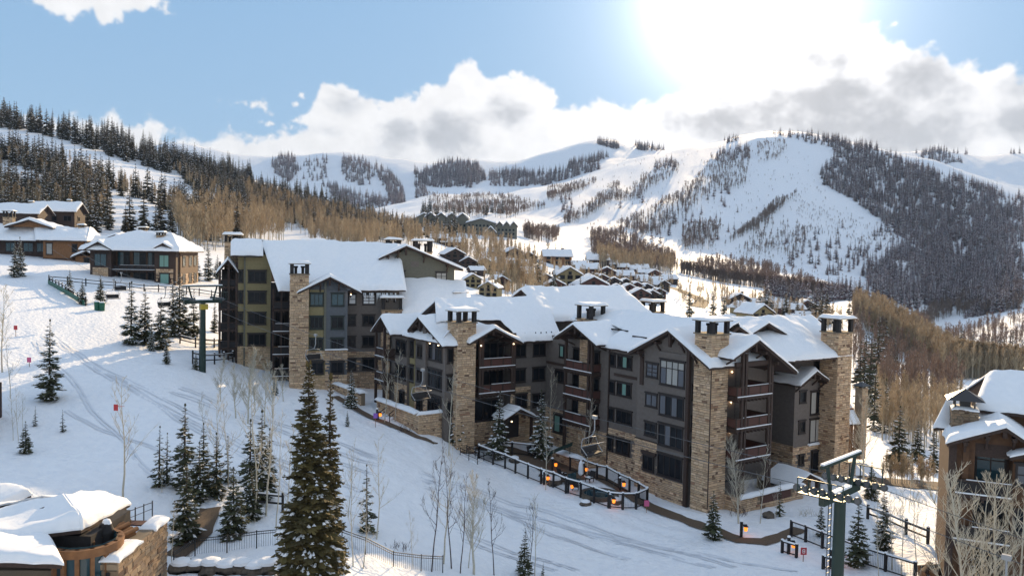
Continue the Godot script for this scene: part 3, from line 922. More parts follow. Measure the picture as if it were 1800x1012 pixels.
	# the distant ridge
	for z in [
		[[[742, 300], [790, 284], [840, 290], [855, 315], [830, 328], [760, 330], [735, 320]], 620, 13.5, "forested hump on the distant ridge"],
		[[[480, 280], [515, 272], [525, 300], [510, 322], [480, 300]], 170, 13.5, "conifers in the left gully of the far bowl"],
		[[[525, 280], [570, 280], [590, 310], [560, 320], [530, 315]], 40, 13.5, "few conifers among rocks in the far bowl"],
		[[[600, 280], [640, 278], [660, 300], [650, 325], [615, 325], [600, 305]], 150, 13.5, "conifers in the middle of the far bowl"],
		[[[655, 288], [690, 310], [705, 345], [700, 365], [680, 350], [665, 315]], 170, 13.0, "conifers down the right gully of the far bowl"],
		[[[560, 322], [640, 345], [705, 355], [705, 370], [600, 362]], 220, 12.5, "conifers at the foot of the far bowl"],
		[[[720, 300], [740, 310], [750, 345], [725, 350]], 60, 12.5, "conifers below the forested hump"],
		[[[860, 305], [900, 300], [960, 305], [1050, 288], [1060, 296], [960, 325], [900, 330], [860, 325]], 330, 12.0, "conifer bands on the ridge left of the mountain"],
		[[[1050, 248], [1085, 256], [1090, 262], [1050, 254]], 50, 14.2, "conifers on the far peak"],
		[[[1115, 255], [1165, 262], [1175, 266], [1120, 262]], 60, 14.2, "conifers on the second far peak"],
		[[[1000, 290], [1070, 272], [1072, 278], [1000, 298]], 70, 13.4, "row of conifers across the far slope"],
		[[[1610, 270], [1660, 266], [1700, 290], [1640, 290]], 80, 13.8, "conifers on the far right ridge"],
		[[[1620, 264], [1800, 266], [1800, 272], [1620, 272]], 30, 14.6, "few conifers along the far right crest"]]:
		masses("mountain_forest", far_spruce, scatter(z[0], z[1], z[2]), 18, 32, z[3], 1.15)
# ---------------------------------------------------------------- building kit
# A building has its own axes: a runs away to the left, b away to the right, y is height.
var fo := Vector3.ZERO
var fa := Vector3.ZERO
var fb := Vector3.ZERO
var fy := 0.0               # the building's lift above the drawn heights
var body: Node3D            # the building being built

func axes(origin: Vector3, degrees: float) -> void:
	var t := deg_to_rad(degrees)
	fo = Vector3(origin.x, 0, origin.z)
	fa = Vector3(-sin(t), 0, -cos(t))
	fb = Vector3(cos(t), 0, -sin(t))

func W(a: float, b: float, y: float) -> Vector3:
	return fo + fa * a + fb * b + Vector3(0, y + fy, 0)

func start_building(called: String, label: String, category: String, base: Vector3, group := "") -> Node3D:
	body = thing(called, label, category, base, 0.0, group)
	return body

func part(called: String, s: Shape, mat: Material) -> MeshInstance3D:
	return obj(called, s.mesh(), mat, body, -body.position)

func sub(parent: Node3D, called: String, s: Shape, mat: Material) -> MeshInstance3D:
	return obj(called, s.mesh(), mat, parent)

func mass(a0: float, a1: float, b0: float, b1: float, y0: float, y1: float, mat: Material, called := "wall") -> MeshInstance3D:
	var s := Shape.new()
	s.box(W(a0, b0, y0), fa * (a1 - a0), Vector3(0, y1 - y0, 0), fb * (b1 - b0))
	return part(called, s, mat)

# a face of the building: a plane with a direction along it and a direction out of it
func face_b(a: float) -> Dictionary:       # faces the viewer's right front
	return {"o": W(a, 0, 0), "u": fb, "n": -fa}

func face_a(b: float) -> Dictionary:       # faces the viewer's left front
	return {"o": W(0, b, 0), "u": fa, "n": -fb}

func on(f: Dictionary, s: float, y: float, out := 0.0) -> Vector3:
	return f.o + f.u * s + f.n * out + Vector3(0, y, 0)

func slab(s: Shape, f: Dictionary, s0: float, s1: float, y0: float, y1: float, o0: float, o1: float) -> void:
	s.box(on(f, s0, y0, o0), f.u * (s1 - s0), Vector3(0, y1 - y0, 0), f.n * (o1 - o0))

func strip(f: Dictionary, s0: float, s1: float, y0: float, y1: float, out: float, mat: Material, called := "trim", from := -0.05) -> MeshInstance3D:
	var s := Shape.new()
	slab(s, f, s0, s1, y0, y1, from, out)
	return part(called, s, mat)

func window(f: Dictionary, s0: float, s1: float, y0: float, y1: float, cols := 2, rows := 1, glass = null, frame: Material = null, transom := 0.0, out := 0.0) -> Node3D:
	if frame == null: frame = M.frame
	var s := Shape.new()
	var w := 0.13
	slab(s, f, s0 - w, s0, y0 - w, y1 + w, out - 0.02, out + 0.10)
	slab(s, f, s1, s1 + w, y0 - w, y1 + w, out - 0.02, out + 0.10)
	slab(s, f, s0, s1, y1, y1 + w, out - 0.02, out + 0.10)
	slab(s, f, s0, s1, y0 - w, y0, out - 0.02, out + 0.10)
	slab(s, f, s0 - w - 0.12, s1 + w + 0.12, y1 + w, y1 + w + 0.14, out - 0.02, out + 0.15)
	slab(s, f, s0 - w - 0.06, s1 + w + 0.06, y0 - w - 0.1, y0 - w, out - 0.02, out + 0.15)
	var xs := []
	var ys := []
	for i in cols + 1: xs.append(lerpf(s0, s1, float(i) / cols))
	if transom > 0.0: ys = [y0, lerpf(y1, y0, transom), y1]
	else:
		for i in rows + 1: ys.append(lerpf(y0, y1, float(i) / rows))
	for i in range(1, xs.size() - 1): slab(s, f, xs[i] - 0.045, xs[i] + 0.045, y0, y1, out, out + 0.075)
	for i in range(1, ys.size() - 1):
		for k in xs.size() - 1:
			slab(s, f, xs[k] + (0.045 if k > 0 else 0.0), xs[k + 1] - (0.045 if k < xs.size() - 2 else 0.0), ys[i] - 0.04, ys[i] + 0.04, out, out + 0.072)
	var o := part("window", s, frame)
	for i in ys.size() - 1:
		for k in xs.size() - 1:
			var p := Shape.new()
			slab(p, f, xs[k] + 0.02, xs[k + 1] - 0.02, ys[i] + 0.02, ys[i + 1] - 0.02, out - 0.03, out + 0.035)
			var g: Material = M.glass
			if glass is Array: g = glass[(k + i * (xs.size() - 1)) % glass.size()]
			elif glass != null: g = glass
			sub(o, "pane", p, g)
	return o

# stonework: courses of single rough blocks of uneven size, proud of the mortar
const STONES := [Vector3(0.56, 0.385, 0.235), Vector3(0.62, 0.435, 0.27), Vector3(0.51, 0.345, 0.21), Vector3(0.59, 0.42, 0.27), Vector3(0.47, 0.325, 0.21), Vector3(0.65, 0.475, 0.31), Vector3(0.54, 0.385, 0.255), Vector3(0.19, 0.115, 0.075), Vector3(0.31, 0.18, 0.11)]

func stone(f: Dictionary, s0: float, s1: float, y0: float, y1: float, holes := [], out := 0.0, big := 1.0, tone := 1.0) -> MeshInstance3D:
	var s := Shape.new()
	var y := y0
	while y < y1 - 0.05:
		var h := minf(rnd(0.13, 0.31) * big, y1 - y)
		if y1 - y - h < 0.12: h = y1 - y
		var x := s0 - 0.06
		while x < s1:
			var w := rnd(0.24, 0.78) * big
			if s1 + 0.06 - x - w < 0.2: w = s1 + 0.06 - x
			var skip := false
			for q in holes:
				if x + w > q[0] and x < q[1] and y + h > q[2] and y < q[3]: skip = true
			if not skip:
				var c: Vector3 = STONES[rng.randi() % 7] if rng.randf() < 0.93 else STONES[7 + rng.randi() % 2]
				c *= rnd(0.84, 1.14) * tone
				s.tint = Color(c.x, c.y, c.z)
				var d := rnd(0.02, 0.09)
				var g := 0.014
				var p := on(f, x + g, y + g, out - 0.02)
				var ww: Vector3 = f.u * (w - 2 * g)
				var hh := Vector3(0, h - 2 * g, 0)
				var n: Vector3 = f.n * (d + 0.02)
				var e: float = minf(0.03, d * 0.5)
				var q0: Vector3 = p + n + f.u * e + Vector3(0, e, 0)
				var q1: Vector3 = p + n + ww - f.u * e + Vector3(0, e, 0) + f.n * rnd(-0.015, 0.015)
				var q2: Vector3 = p + n + ww - f.u * e + hh - Vector3(0, e, 0) + f.n * rnd(-0.015, 0.015)
				var q3: Vector3 = p + n + f.u * e + hh - Vector3(0, e, 0)
				var flip: bool = f.u.cross(Vector3.UP).dot(f.n) < 0.0
				if flip:
					s.quad(q0, q1, q2, q3)
					s.quad(p, p + ww, q1, q0); s.quad(p + ww, p + ww + hh, q2, q1); s.quad(p + ww + hh, p + hh, q3, q2); s.quad(p + hh, p, q0, q3)
				else:
					s.quad(q0, q3, q2, q1)
					s.quad(p, q0, q1, p + ww); s.quad(p + ww, q1, q2, p + ww + hh); s.quad(p + ww + hh, q2, q3, p + hh); s.quad(p + hh, q3, q0, p)
			x += w
		y += h
	var o := part("stonework", s, M.stone)
	o.set_meta("kind", "stuff")
	return o

# a triangular gable wall with its depth behind it
func gable_wall(f: Dictionary, s0: float, s1: float, y0: float, sp: float, yp: float, deep: float, mat: Material) -> MeshInstance3D:
	var s := Shape.new()
	var p := on(f, s0, y0); var q := on(f, s1, y0); var r := on(f, sp, yp)
	var d: Vector3 = f.n * -deep
	if f.u.cross(Vector3.UP).dot(f.n) > 0.0:
		var k := p
		p = q
		q = k
	s.tri(p, q, r); s.tri(p + d, r + d, q + d)
	s.quad(p, r, r + d, p + d); s.quad(r, q, q + d, r + d); s.quad(q, p, p + d, q + d)
	return part("gable_wall", s, mat)

var snow_noise := FastNoiseLite.new()

# a roof plane: eave left, eave right, ridge right, ridge left; boards below, lying snow above
func roof(el: Vector3, er: Vector3, rr: Vector3, rl: Vector3, thick := 0.45, soft := [true, true, false, true], deck := 0.30, mat: Material = null, called := "roof") -> MeshInstance3D:
	if mat == null: mat = M.timber
	var s := Shape.new()
	var dn := Vector3(0, -deck, 0)
	var flip := (er - el).cross(rl - el).y < 0.0
	var c := [el, er, rr, rl]
	if flip: c = [er, el, rl, rr]
	s.quad(c[0], c[3], c[2], c[1])
	s.quad(c[0] + dn, c[1] + dn, c[2] + dn, c[3] + dn)
	for i in 4:
		var p: Vector3 = c[i]
		var q: Vector3 = c[(i + 1) % 4]
		s.quad(p, q, q + dn, p + dn)
	var o := part(called, s, mat)
	if thick > 0.0: sub(o, "roof_snow", snow_sheet(el, er, rr, rl, thick, soft), M.roof_snow)
	return o

func snow_sheet(el: Vector3, er: Vector3, rr: Vector3, rl: Vector3, thick: float, soft: Array, step := 0.55) -> Shape:
	var s := Shape.new()
	var lu := maxf(el.distance_to(er), rl.distance_to(rr))
	var lv := maxf(el.distance_to(rl), er.distance_to(rr))
	var nu := clampi(int(lu / step), 4, 48)
	var nv := clampi(int(lv / step), 4, 30)
	var us := edge_steps(nu, lu)
	var vs := edge_steps(nv, lv)
	var rows := []
	for v in vs:
		var line := PackedVector3Array()
		for u in us:
			var p := el.lerp(er, u).lerp(rl.lerp(rr, u), v)
			var k := 1.0
			var r := maxf(thick * 1.1, 0.35)
			if soft[0]: k *= round_edge(v * lv, r)
			if soft[1]: k *= round_edge((1.0 - u) * lu, r)
			if soft[2]: k *= round_edge((1.0 - v) * lv, r)
			if soft[3]: k *= round_edge(u * lu, r)
			var t := thick * (1.0 + 0.75 * snow_noise.get_noise_2d(p.x * 1.0, p.z * 1.0 + p.y) + 0.25 * snow_noise.get_noise_2d(p.x * 3.7 + 40.0, p.z * 3.7))
			# the snow creeps a little over the edge
			var over := 0.10
			if u <= 0.0: p += (el - er).normalized() * over
			if u >= 1.0: p += (er - el).normalized() * over
			if v <= 0.0: p += (el - rl).normalized() * over * (1.0 + snow_noise.get_noise_1d(u * lu * 5.0) * 1.4)
			line.append(p + Vector3(0, 0.02 + t * k, 0))
		rows.append(line)
	s.sheet(rows)
	# a skirt closes the sheet down to the boards
	for side in 4:
		var edge := PackedVector3Array()
		if side == 0: edge = rows[0]
		elif side == 1:
			for row in rows: edge.append(row[row.size() - 1])
		elif side == 2: edge = rows[rows.size() - 1]
		else:
			for row in rows: edge.append(row[0])
		for i in edge.size() - 1:
			var low := 0.12
			s.quad(edge[i], edge[i + 1], edge[i + 1] - Vector3(0, low, 0), edge[i] - Vector3(0, low, 0))
	return s

func edge_steps(n: int, l: float) -> PackedFloat32Array:
	var out := PackedFloat32Array()
	var e := minf(0.12 / l, 0.2)
	out.append(0.0)
	out.append(e * 0.6)
	out.append(e * 1.8)
	for i in range(1, n): 
		var q := float(i) / n
		if q > e * 2.2 and q < 1.0 - e * 2.2: out.append(q)
	out.append(1.0 - e * 1.8)
	out.append(1.0 - e * 0.6)
	out.append(1.0)
	return out

func round_edge(d: float, r: float) -> float:
	if d >= r: return 1.0
	var q := 1.0 - d / r
	return lerpf(0.12, 1.0, sqrt(maxf(0.0, 1.0 - q * q)))

# a gabled roof whose ridge runs back from a face: peak and eaves on the face, overhanging by out
func gable_roof(f: Dictionary, sp: float, yp: float, s0: float, y0: float, s1: float, y1: float, out: float, deep: float, thick := 0.42, deck := 0.34) -> void:
	var pk := on(f, sp, yp, out)
	var bk: Vector3 = f.n * -(deep + out)
	var a := on(f, s0, y0, out)
	var b := on(f, s1, y1, out)
	var lip: float = thick
	roof(a + bk, a, pk, pk + bk, lip, [true, true, false, false], deck)
	roof(b, b + bk, pk + bk, pk, lip, [true, false, false, true], deck)

# timber in a gable: king post, brackets and purlin ends
func gable_timber(f: Dictionary, sp: float, yp: float, s0: float, y0: float, s1: float, y1: float, out: float, post := 1.8) -> void:
	var s := Shape.new()
	slab(s, f, sp - 0.14, sp + 0.14, yp - post, yp - 0.4, out - 0.45, out - 0.15)
	part("king_post", s, M.timber)
	s = Shape.new()
	s.bar(on(f, sp, yp - post + 0.1, out - 0.3), on(f, sp, yp - 0.9, -0.02), 0.2)
	part("brace", s, M.timber)
	for e in [[s0, y0], [s1, y1]]:
		for q in [0.35, 0.8]:
			var x: float = lerpf(sp, e[0], q)
			var y: float = lerpf(yp, e[1], q) - 0.5
			s = Shape.new()
			slab(s, f, x - 0.14, x + 0.14, y - 0.2, y + 0.08, -0.1, out - 0.12)
			s.bar(on(f, x, y - 0.1, out - 0.3), on(f, x, y - 1.0, 0.0), 0.16)
			part("bracket", s, M.timber)

# a balcony: floor, board panels between posts, top rail; thin snow on the edges
func balcony(f: Dictionary, s0: float, s1: float, y: float, out: float, ends := true, panel: Material = null, snow := true, rail := 1.05) -> void:
	if panel == null: panel = M.red_panel
	var s := Shape.new()
	slab(s, f, s0, s1, y - 0.32, y, -0.1, out)
	var n := maxi(int((s1 - s0) / 0.6), 2)
	for i in n + 1:
		var x := lerpf(s0 + 0.1, s1 - 0.1, float(i) / n)
		slab(s, f, x - 0.07, x + 0.07, y - 0.52, y - 0.32, 0.0, out + 0.12)
	var o := part("balcony", s, M.timber)
	var r := Shape.new()
	var bays := maxi(int(round((s1 - s0) / 1.6)), 1)
	for i in bays:
		var x0 := lerpf(s0, s1, float(i) / bays)
		var x1 := lerpf(s0, s1, float(i + 1) / bays)
		slab(r, f, x0 + 0.1, x1 - 0.1, y + 0.1, y + rail - 0.12, out - 0.09, out - 0.03)
	if ends:
		for x in [s0 + 0.03, s1 - 0.09]:
			slab(r, f, x, x + 0.06, y + 0.1, y + rail - 0.12, 0.02, out - 0.1)
	sub(o, "railing_panel", r, panel)
	var t := Shape.new()
	for i in bays + 1:
		var x := lerpf(s0, s1 - 0.12, float(i) / bays)
		slab(t, f, x, x + 0.12, y, y + rail, out - 0.12, out)
	slab(t, f, s0 - 0.04, s1 + 0.04, y + rail - 0.1, y + rail, out - 0.15, out + 0.03)
	if ends:
		slab(t, f, s0 - 0.02, s0 + 0.12, y + rail - 0.1, y + rail - 0.002, 0.0, out - 0.15)
		slab(t, f, s1 - 0.12, s1 + 0.02, y + rail - 0.1, y + rail - 0.002, 0.0, out - 0.15)
	sub(o, "rail", t, M.timber)
	if snow:
		var w := Shape.new()
		slab(w, f, s0 + 0.05, s1 - 0.05, y + 0.002, y + 0.09, out + 0.001, out + 0.11)
		slab(w, f, s0 + rnd(0.1, 0.4) * (s1 - s0), s1 - 0.1, y + rail + 0.002, y + rail + 0.05, out - 0.12, out + 0.01)
		sub(o, "snow_edge", w, M.roof_snow)

func posts(f: Dictionary, list: Array, y0: float, y1: float, out: float, w := 0.30) -> void:
	for x in list:
		var s := Shape.new()
		slab(s, f, x - w * 0.5, x + w * 0.5, y0, y1, out - w, out)
		part("post", s, M.timber)

# a stone chimney with an open crown: piers, flue box, pots, slab and snow
func chimney(a0: float, a1: float, b0: float, b1: float, base: float, top: float, crown: float, clad_from := -99.0, big := 1.0) -> void:
	var s := Shape.new()
	s.box(W(a0 + 0.05, b0 + 0.05, base), fa * (a1 - a0 - 0.1), Vector3(0, top - base, 0), fb * (b1 - b0 - 0.1))
	var o := part("chimney", s, M.mortar)
	var from := maxf(base, clad_from)
	stone(face_a(b0 + 0.05), a0 + 0.05, a1 - 0.05, from, top - 0.1, [], 0.0, big)
	stone(face_b(a0 + 0.05), b0 + 0.05, b1 - 0.05, from, top - 0.1, [], 0.0, big)
	var c := Shape.new()
	c.box(W(a0 - 0.12, b0 - 0.12, top - 0.1), fa * (a1 - a0 + 0.24), Vector3(0, 0.14, 0), fb * (b1 - b0 + 0.24))
	c.box(W(a0 - 0.22, b0 - 0.22, crown - 0.16), fa * (a1 - a0 + 0.44), Vector3(0, 0.16, 0), fb * (b1 - b0 + 0.44))
	sub(o, "capstone", c, M.mortar)
	var w := minf(a1 - a0, b1 - b0) * 0.18
	for q in [[a0, b0], [a0, b1 - w], [a1 - w, b0], [a1 - w, b1 - w]]:
		var p := Shape.new()
		p.box(W(q[0], q[1], top + 0.04), fa * w, Vector3(0, crown - 0.2 - top, 0), fb * w)
		sub(o, "pier", p, M.dark)
	for q in [0.3, 0.68]:
		var p := Shape.new()
		var at := W(lerpf(a0, a1, 0.5), lerpf(b0, b1, q), top + 0.04)
		var hh := (crown - top) * 0.7
		p.lathe(at, [Vector2(0.20, 0), Vector2(0.20, hh * 0.75), Vector2(0.30, hh * 0.78), Vector2(0.30, hh), Vector2(0.0, hh)], 10)
		sub(o, "flue", p, M.dark)
	var k := Shape.new()
	k = snow_sheet(W(a0 - 0.2, b0 - 0.2, crown), W(a0 - 0.2, b1 + 0.2, crown), W(a1 + 0.2, b1 + 0.2, crown), W(a1 + 0.2, b0 - 0.2, crown), 0.26, [true, true, true, true], 0.4)
	sub(o, "chimney_snow", k, M.roof_snow)

# loose snow on a flat top
func snow_cap(p0: Vector3, p1: Vector3, p2: Vector3, p3: Vector3, thick: float, parent: Node3D = null, called := "snow_cap") -> void:
	var s := snow_sheet(p0, p1, p2, p3, thick, [true, true, true, true], 0.5)
	if parent == null: part(called, s, M.roof_snow)
	else: sub(parent, called, s, M.roof_snow)

func flood_lamp(f: Dictionary, s: float, y: float, out: float) -> void:
	var b := Shape.new()
	b.lathe(on(f, s, y - 0.12, out), [Vector2(0.02, 0), Vector2(0.10, 0.04), Vector2(0.12, 0.12), Vector2(0.06, 0.2), Vector2(0, 0.22)], 8)
	part("wall_lamp", b, M.lamp_white)
	var l := OmniLight3D.new()
	l.name = "wall_lamp_light"
	l.light_color = Color(1.0, 0.82, 0.62)
	l.light_energy = 0.12
	l.light_size = 0.05
	l.omni_range = 12.0
	l.omni_attenuation = 2.0
	l.shadow_enabled = true
	add_child(l, true)
	l.position = on(f, s, y, out + 0.2)
# ---------------------------------------------------------------- the stone and timber lodge in the middle
func make_front_lodge() -> void:
	axes(pix(1243, 897, 81), 34.6)
	start_building("stone_lodge", "long grey and stone lodge with snowy gables and three tall chimneys in the middle", "lodge", W(8, 2, -25.2))
	var G: Material = M.siding
	var B0 := -27.5
	# walls
	mass(2.7, 10.5, 0.0, 7.0, B0, -10.25, G)
	mass(2.7, 7.05, -0.16, 0.0, B0, -10.0, G)
	mass(10.5, 17.0, 1.6, 12.0, B0, -10.5, G)
	mass(17.0, 29.4, 1.75, 12.0, B0, -10.4, G)
	mass(29.4, 44.0, -3.9, 12.0, B0, -10.7, G)
	mass(30.8, 44.0, -9.9, -3.9, B0, -10.7, G)
	mass(29.2, 38.5, -13.5, -9.9, B0, -10.7, G)
	mass(38.5, 45.0, -13.9, -9.9, B0, -10.6, G)
	mass(6.8, 16.0, 7.0, 18.4, B0, -10.6, G)
	mass(3.6, 16.0, 18.4, 26.4, B0, -13.6, G)
	mass(4.5, 16.0, 19.4, 26.2, -13.6, -10.9, G)
	mass(2.1, 2.7, 0.35, 7.0, B0, -10.0, G)
	# right gable bay
	var A := face_a(-0.16)
	var A0 := face_a(0.0)
	gable_wall(A0, 2.7, 10.5, -10.25, 5.04, -7.75, 7.0, G)
	strip(A0, 2.65, 3.05, B0, -8.9, 0.30, M.timber)
	strip(A0, 9.5, 10.0, -14.0, -10.6, 0.16, M.timber)
	window(A, 3.45, 6.75, -13.35, -10.95, 4, 2, [M.blind, M.curtain, M.curtain, M.blind, M.curtain, M.curtain, M.curtain, M.curtain], null, 0.3)
	window(A, 3.45, 6.75, -16.6, -14.65, 4, 1, [M.glass, M.blind, M.glass, M.blind])
	window(A, 3.45, 6.75, -19.8, -17.75, 4, 1, [M.glass, M.glass, M.blind, M.glass])
	window(A, 3.45, 6.75, -23.0, -20.95, 4, 1)
	window(A0, 7.45, 9.0, -12.85, -11.6, 2, 3, M.blind)
	window(A0, 7.45, 9.0, -16.05, -14.9, 2, 1, M.blind)
	window(A0, 7.45, 9.0, -19.25, -18.05, 2, 1)
	window(A0, 7.6, 9.0, -23.0, -21.6, 2, 1, null, null, 0.0, 0.14)
	stone(A0, 7.05, 10.5, B0, -20.0, [[7.35, 9.25, -23.25, -21.2]])
	stone(A, 2.75, 7.05, B0, -23.4)
	strip(A0, 7.2, 9.4, -21.35, -21.05, 0.3, M.timber)
	strip(A0, 7.0, 10.6, -20.0, -19.9, 0.12, M.timber)
	gable_roof(A0, 5.04, -7.55, 10.95, -10.45, -0.7, -10.7, 1.0, 7.5, 0.34)
	gable_timber(A0, 5.04, -7.55, 10.8, -10.4, 1.0, -9.7, 1.0)
	for y in [-13.2, -16.4, -19.6]: window(face_a(0.35), 2.2, 2.6, y - 1.2, y, 1, 1, M.blind)
	# corner chimney
	chimney(-0.1, 2.2, -0.1, 2.45, B0, -7.6, -6.2)
	var dp := Shape.new()
	dp.tube([W(-0.35, -0.35, -10.6), W(-0.35, -0.35, -25.0)], [0.06, 0.06], 6)
	part("downpipe", dp, M.timber)
	# recess
	var R := face_a(1.6)
	window(R, 13.2, 15.4, -12.8, -11.6, 3, 1, [M.glass, M.curtain_teal, M.glass])
	window(R, 13.2, 15.4, -16.0, -14.7, 3, 1, [M.glass, M.curtain_teal, M.glass])
	window(R, 13.0, 15.4, -19.2, -17.9, 3, 1)
	for y in [-12.8, -16.0, -19.2]: window(R, 16.0, 16.8, y, y + 1.25, 1, 1)
	window(R, 13.2, 15.2, -22.7, -21.3, 2, 1, null, null, 0.0, 0.12)
	window(R, 16.0, 16.7, -22.7, -21.3, 1, 1, null, null, 0.0, 0.12)
	stone(R, 10.6, 17.0, B0, -20.2, [[13.0, 15.4, -22.9, -21.0], [15.85, 16.85, -22.9, -21.0]])
	strip(R, 10.55, 16.0, -13.95, -13.65, 0.16, M.timber)
	strip(R, 10.55, 11.35, -20.0, -14.0, 0.20, M.siding_olive, "siding_strip")
	strip(R, 11.35, 11.75, -25.0, -14.0, 0.28, M.timber)
	strip(R, 16.85, 17.0, -24.5, -10.6, 0.14, M.timber)
	# balconies left of the recess
	var P := face_a(1.75)
	for y in [-13.95, -17.15, -20.35]:
		balcony(P, 18.6, 24.0, y, 1.40, true)
		window(P, 19.0, 20.6, y + 0.1, y + 2.3, 2, 1)
		window(P, 22.8, 23.8, y + 0.1, y + 2.3, 1, 1)
		flood_lamp(face_b(17.05), 2.4, y + 2.0, 0.1)
	stone(P, 20.9, 22.5, B0, -10.3, [], 0.1)
	stone(P, 17.0, 20.9, B0, -21.0)
	stone(P, 22.5, 24.4, B0, -21.0)
	posts(P, [18.75, 19.35, 23.75], -24.5, -9.9, 1.45)
	gable_roof(P, 20.9, -8.25, 24.6, -10.15, 16.6, -10.25, 2.55, 7.0, 0.34)
	gable_timber(P, 20.9, -8.25, 24.4, -10.0, 17.0, -10.1, 2.5, 1.2)
	window(P, 25.2, 26.6, -12.9, -11.6, 2, 1, [M.glass, M.curtain_teal])
	window(P, 25.2, 27.4, -16.1, -14.8, 2, 1)
	window(P, 25.2, 27.4, -22.6, -20.6, 2, 1, [M.glass, M.curtain_teal])
	strip(P, 24.4, 29.3, -14.1, -13.8, 0.14, M.timber)
	stone(P, 24.4, 29.4, B0, -19.8, [[25.0, 27.6, -22.8, -20.3]])
	# middle wall
	var Q := face_b(29.4)
	for y in [-13.0, -16.2]:
		window(Q, -3.3, -1.75, y, y + 1.45, 2, 1)
		window(Q, -0.4, 1.35, y, y + 1.45, 2, 1)
	mass(29.2, 29.4, -3.95, -0.95, B0, -16.9, M.mortar)
	window(face_b(29.2), -3.2, -1.7, -19.4, -17.95, 2, 1, null, null, 0.0, 0.12)
	stone(face_b(29.2), -3.95, -0.95, B0, -16.9, [[-3.4, -1.5, -19.6, -17.7]])
	stone(Q, -0.95, 1.7, B0, -21.5)
	window(Q, -0.3, 1.3, -19.6, -18.2, 2, 1)
	# balconies of the middle
	var L := face_b(30.8)
	for y in [-13.95, -17.15]:
		balcony(L, -9.3, -3.9, y, 2.35, true)
		window(L, -8.3, -5.2, y + 0.35, y + 2.65, 3, 1, [M.glass, M.glass, M.glass])
		window(L, -4.9, -4.3, y + 0.3, y + 2.4, 1, 1)
	window(L, -8.4, -4.6, -20.9, -18.6, 3, 1)
	posts(L, [-9.15, -8.75, -4.35, -4.0], -17.4, -9.9, 2.4)
	stone(L, -9.9, -3.9, B0, -21.2)
	gable_roof(L, -7.69, -9.0, -11.2, -10.65, -3.5, -10.95, 3.3, 4.0, 0.34)
	gable_timber(L, -7.69, -9.0, -10.8, -10.4, -4.0, -10.7, 3.2, 1.0)
	flood_lamp(L, -9.2, -11.2, 2.6)
	flood_lamp(L, -4.4, -11.2, 2.6)
	chimney(28.2, 30.7, -12.5, -9.9, B0, -8.35, -6.9)
	# left part of the middle
	var N := face_b(29.2)
	window(N, -13.2, -12.62, -13.1, -11.6, 1, 1)
	window(N, -13.2, -12.62, -16.3, -14.8, 1, 1)
	window(N, -13.2, -12.62, -19.5, -18.0, 1, 1)
	var S := face_a(-13.5)
	window(S, 30.2, 33.3, -13.1, -11.05, 4, 1, [M.glass, M.glass, M.blind, M.glass], M.frame, 0.3)
	window(S, 30.2, 33.3, -16.6, -14.4, 4, 1, null, M.frame, 0.3)
	window(S, 30.2, 33.3, -20.0, -17.65, 4, 1, null, M.frame, 0.3)
	strip(S, 33.65, 34.45, -17.0, -9.0, 0.35, M.siding, "pilaster")
	strip(S, 29.2, 29.5, -21.5, -10.7, 0.12, M.siding, "trim")
	window(S, 34.95, 36.3, -13.2, -11.9, 2, 1)
	window(S, 34.95, 36.3, -16.3, -14.9, 2, 1)
	window(S, 35.0, 36.1, -20.4, -18.2, 1, 1, null, null, 0.0, 0.12)
	stone(S, 33.7, 37.0, B0, -17.05, [[34.8, 36.3, -20.6, -17.9]], 0.0)
	strip(S, 36.95, 38.3, -20.0, -10.7, 0.10, M.siding_olive, "siding_strip")
	window(S, 37.25, 38.0, -13.3, -11.4, 1, 1, null, null, 0.0, 0.10)
	window(S, 37.25, 38.0, -16.5, -14.6, 1, 1, null, null, 0.0, 0.10)
	var S2 := face_a(-13.9)
	for y in [-13.3, -16.5]:
		window(S2, 38.8, 39.9, y, y + 1.6, 1, 1)
		window(S2, 40.3, 41.5, y, y + 1.6, 1, 1)
	stone(S2, 38.5, 41.9, B0, -17.2, [[39.0, 40.2, -20.2, -18.0]])
	window(S2, 39.1, 40.1, -20.0, -18.3, 1, 1, null, null, 0.0, 0.12)
	roof(W(37.3, -7.5, -9.9), W(37.3, -14.5, -9.9), W(34.5, -14.5, -8.0), W(34.5, -7.5, -8.0), 0.34, [true, true, false, false], 0.34)
	roof(W(28.3, -14.5, -10.95), W(28.3, -12.5, -10.95), W(34.5, -12.5, -8.0), W(34.5, -14.5, -8.0), 0.34, [true, false, false, true], 0.34)
	roof(W(31.0, -12.5, -9.67), W(31.0, -7.5, -9.67), W(34.5, -7.5, -8.0), W(34.5, -12.5, -8.0), 0.34, [false, false, false, false], 0.34)
	gable_timber(S, 34.5, -8.0, 37.0, -9.8, 30.0, -10.2, 1.0, 1.6)
	gable_wall(S, 29.4, 37.0, -10.7, 34.5, -8.2, 5.0, G)
	flood_lamp(S, 32.3, -11.1, 0.5)
	flood_lamp(S, 30.0, -11.1, 0.6)
	# far left balconies
	for y in [-13.9, -17.1]:
		balcony(S2, 41.9, 44.8, y, 1.5, true, M.timber)
	posts(S2, [42.1, 44.6], -22.0, -10.0, 1.6)
	stone(S2, 43.0, 44.4, B0, -10.5, [], 0.3)
	gable_roof(S2, 41.9, -8.5, 44.8, -10.55, 39.1, -10.5, 2.1, 6.0, 0.34)
	# right wing beyond the corner
	var C := face_b(-0.0)
	var D := face_b(2.2)
	mass(2.2, 7.0, 2.5, 8.2, B0, -10.6, M.dark)
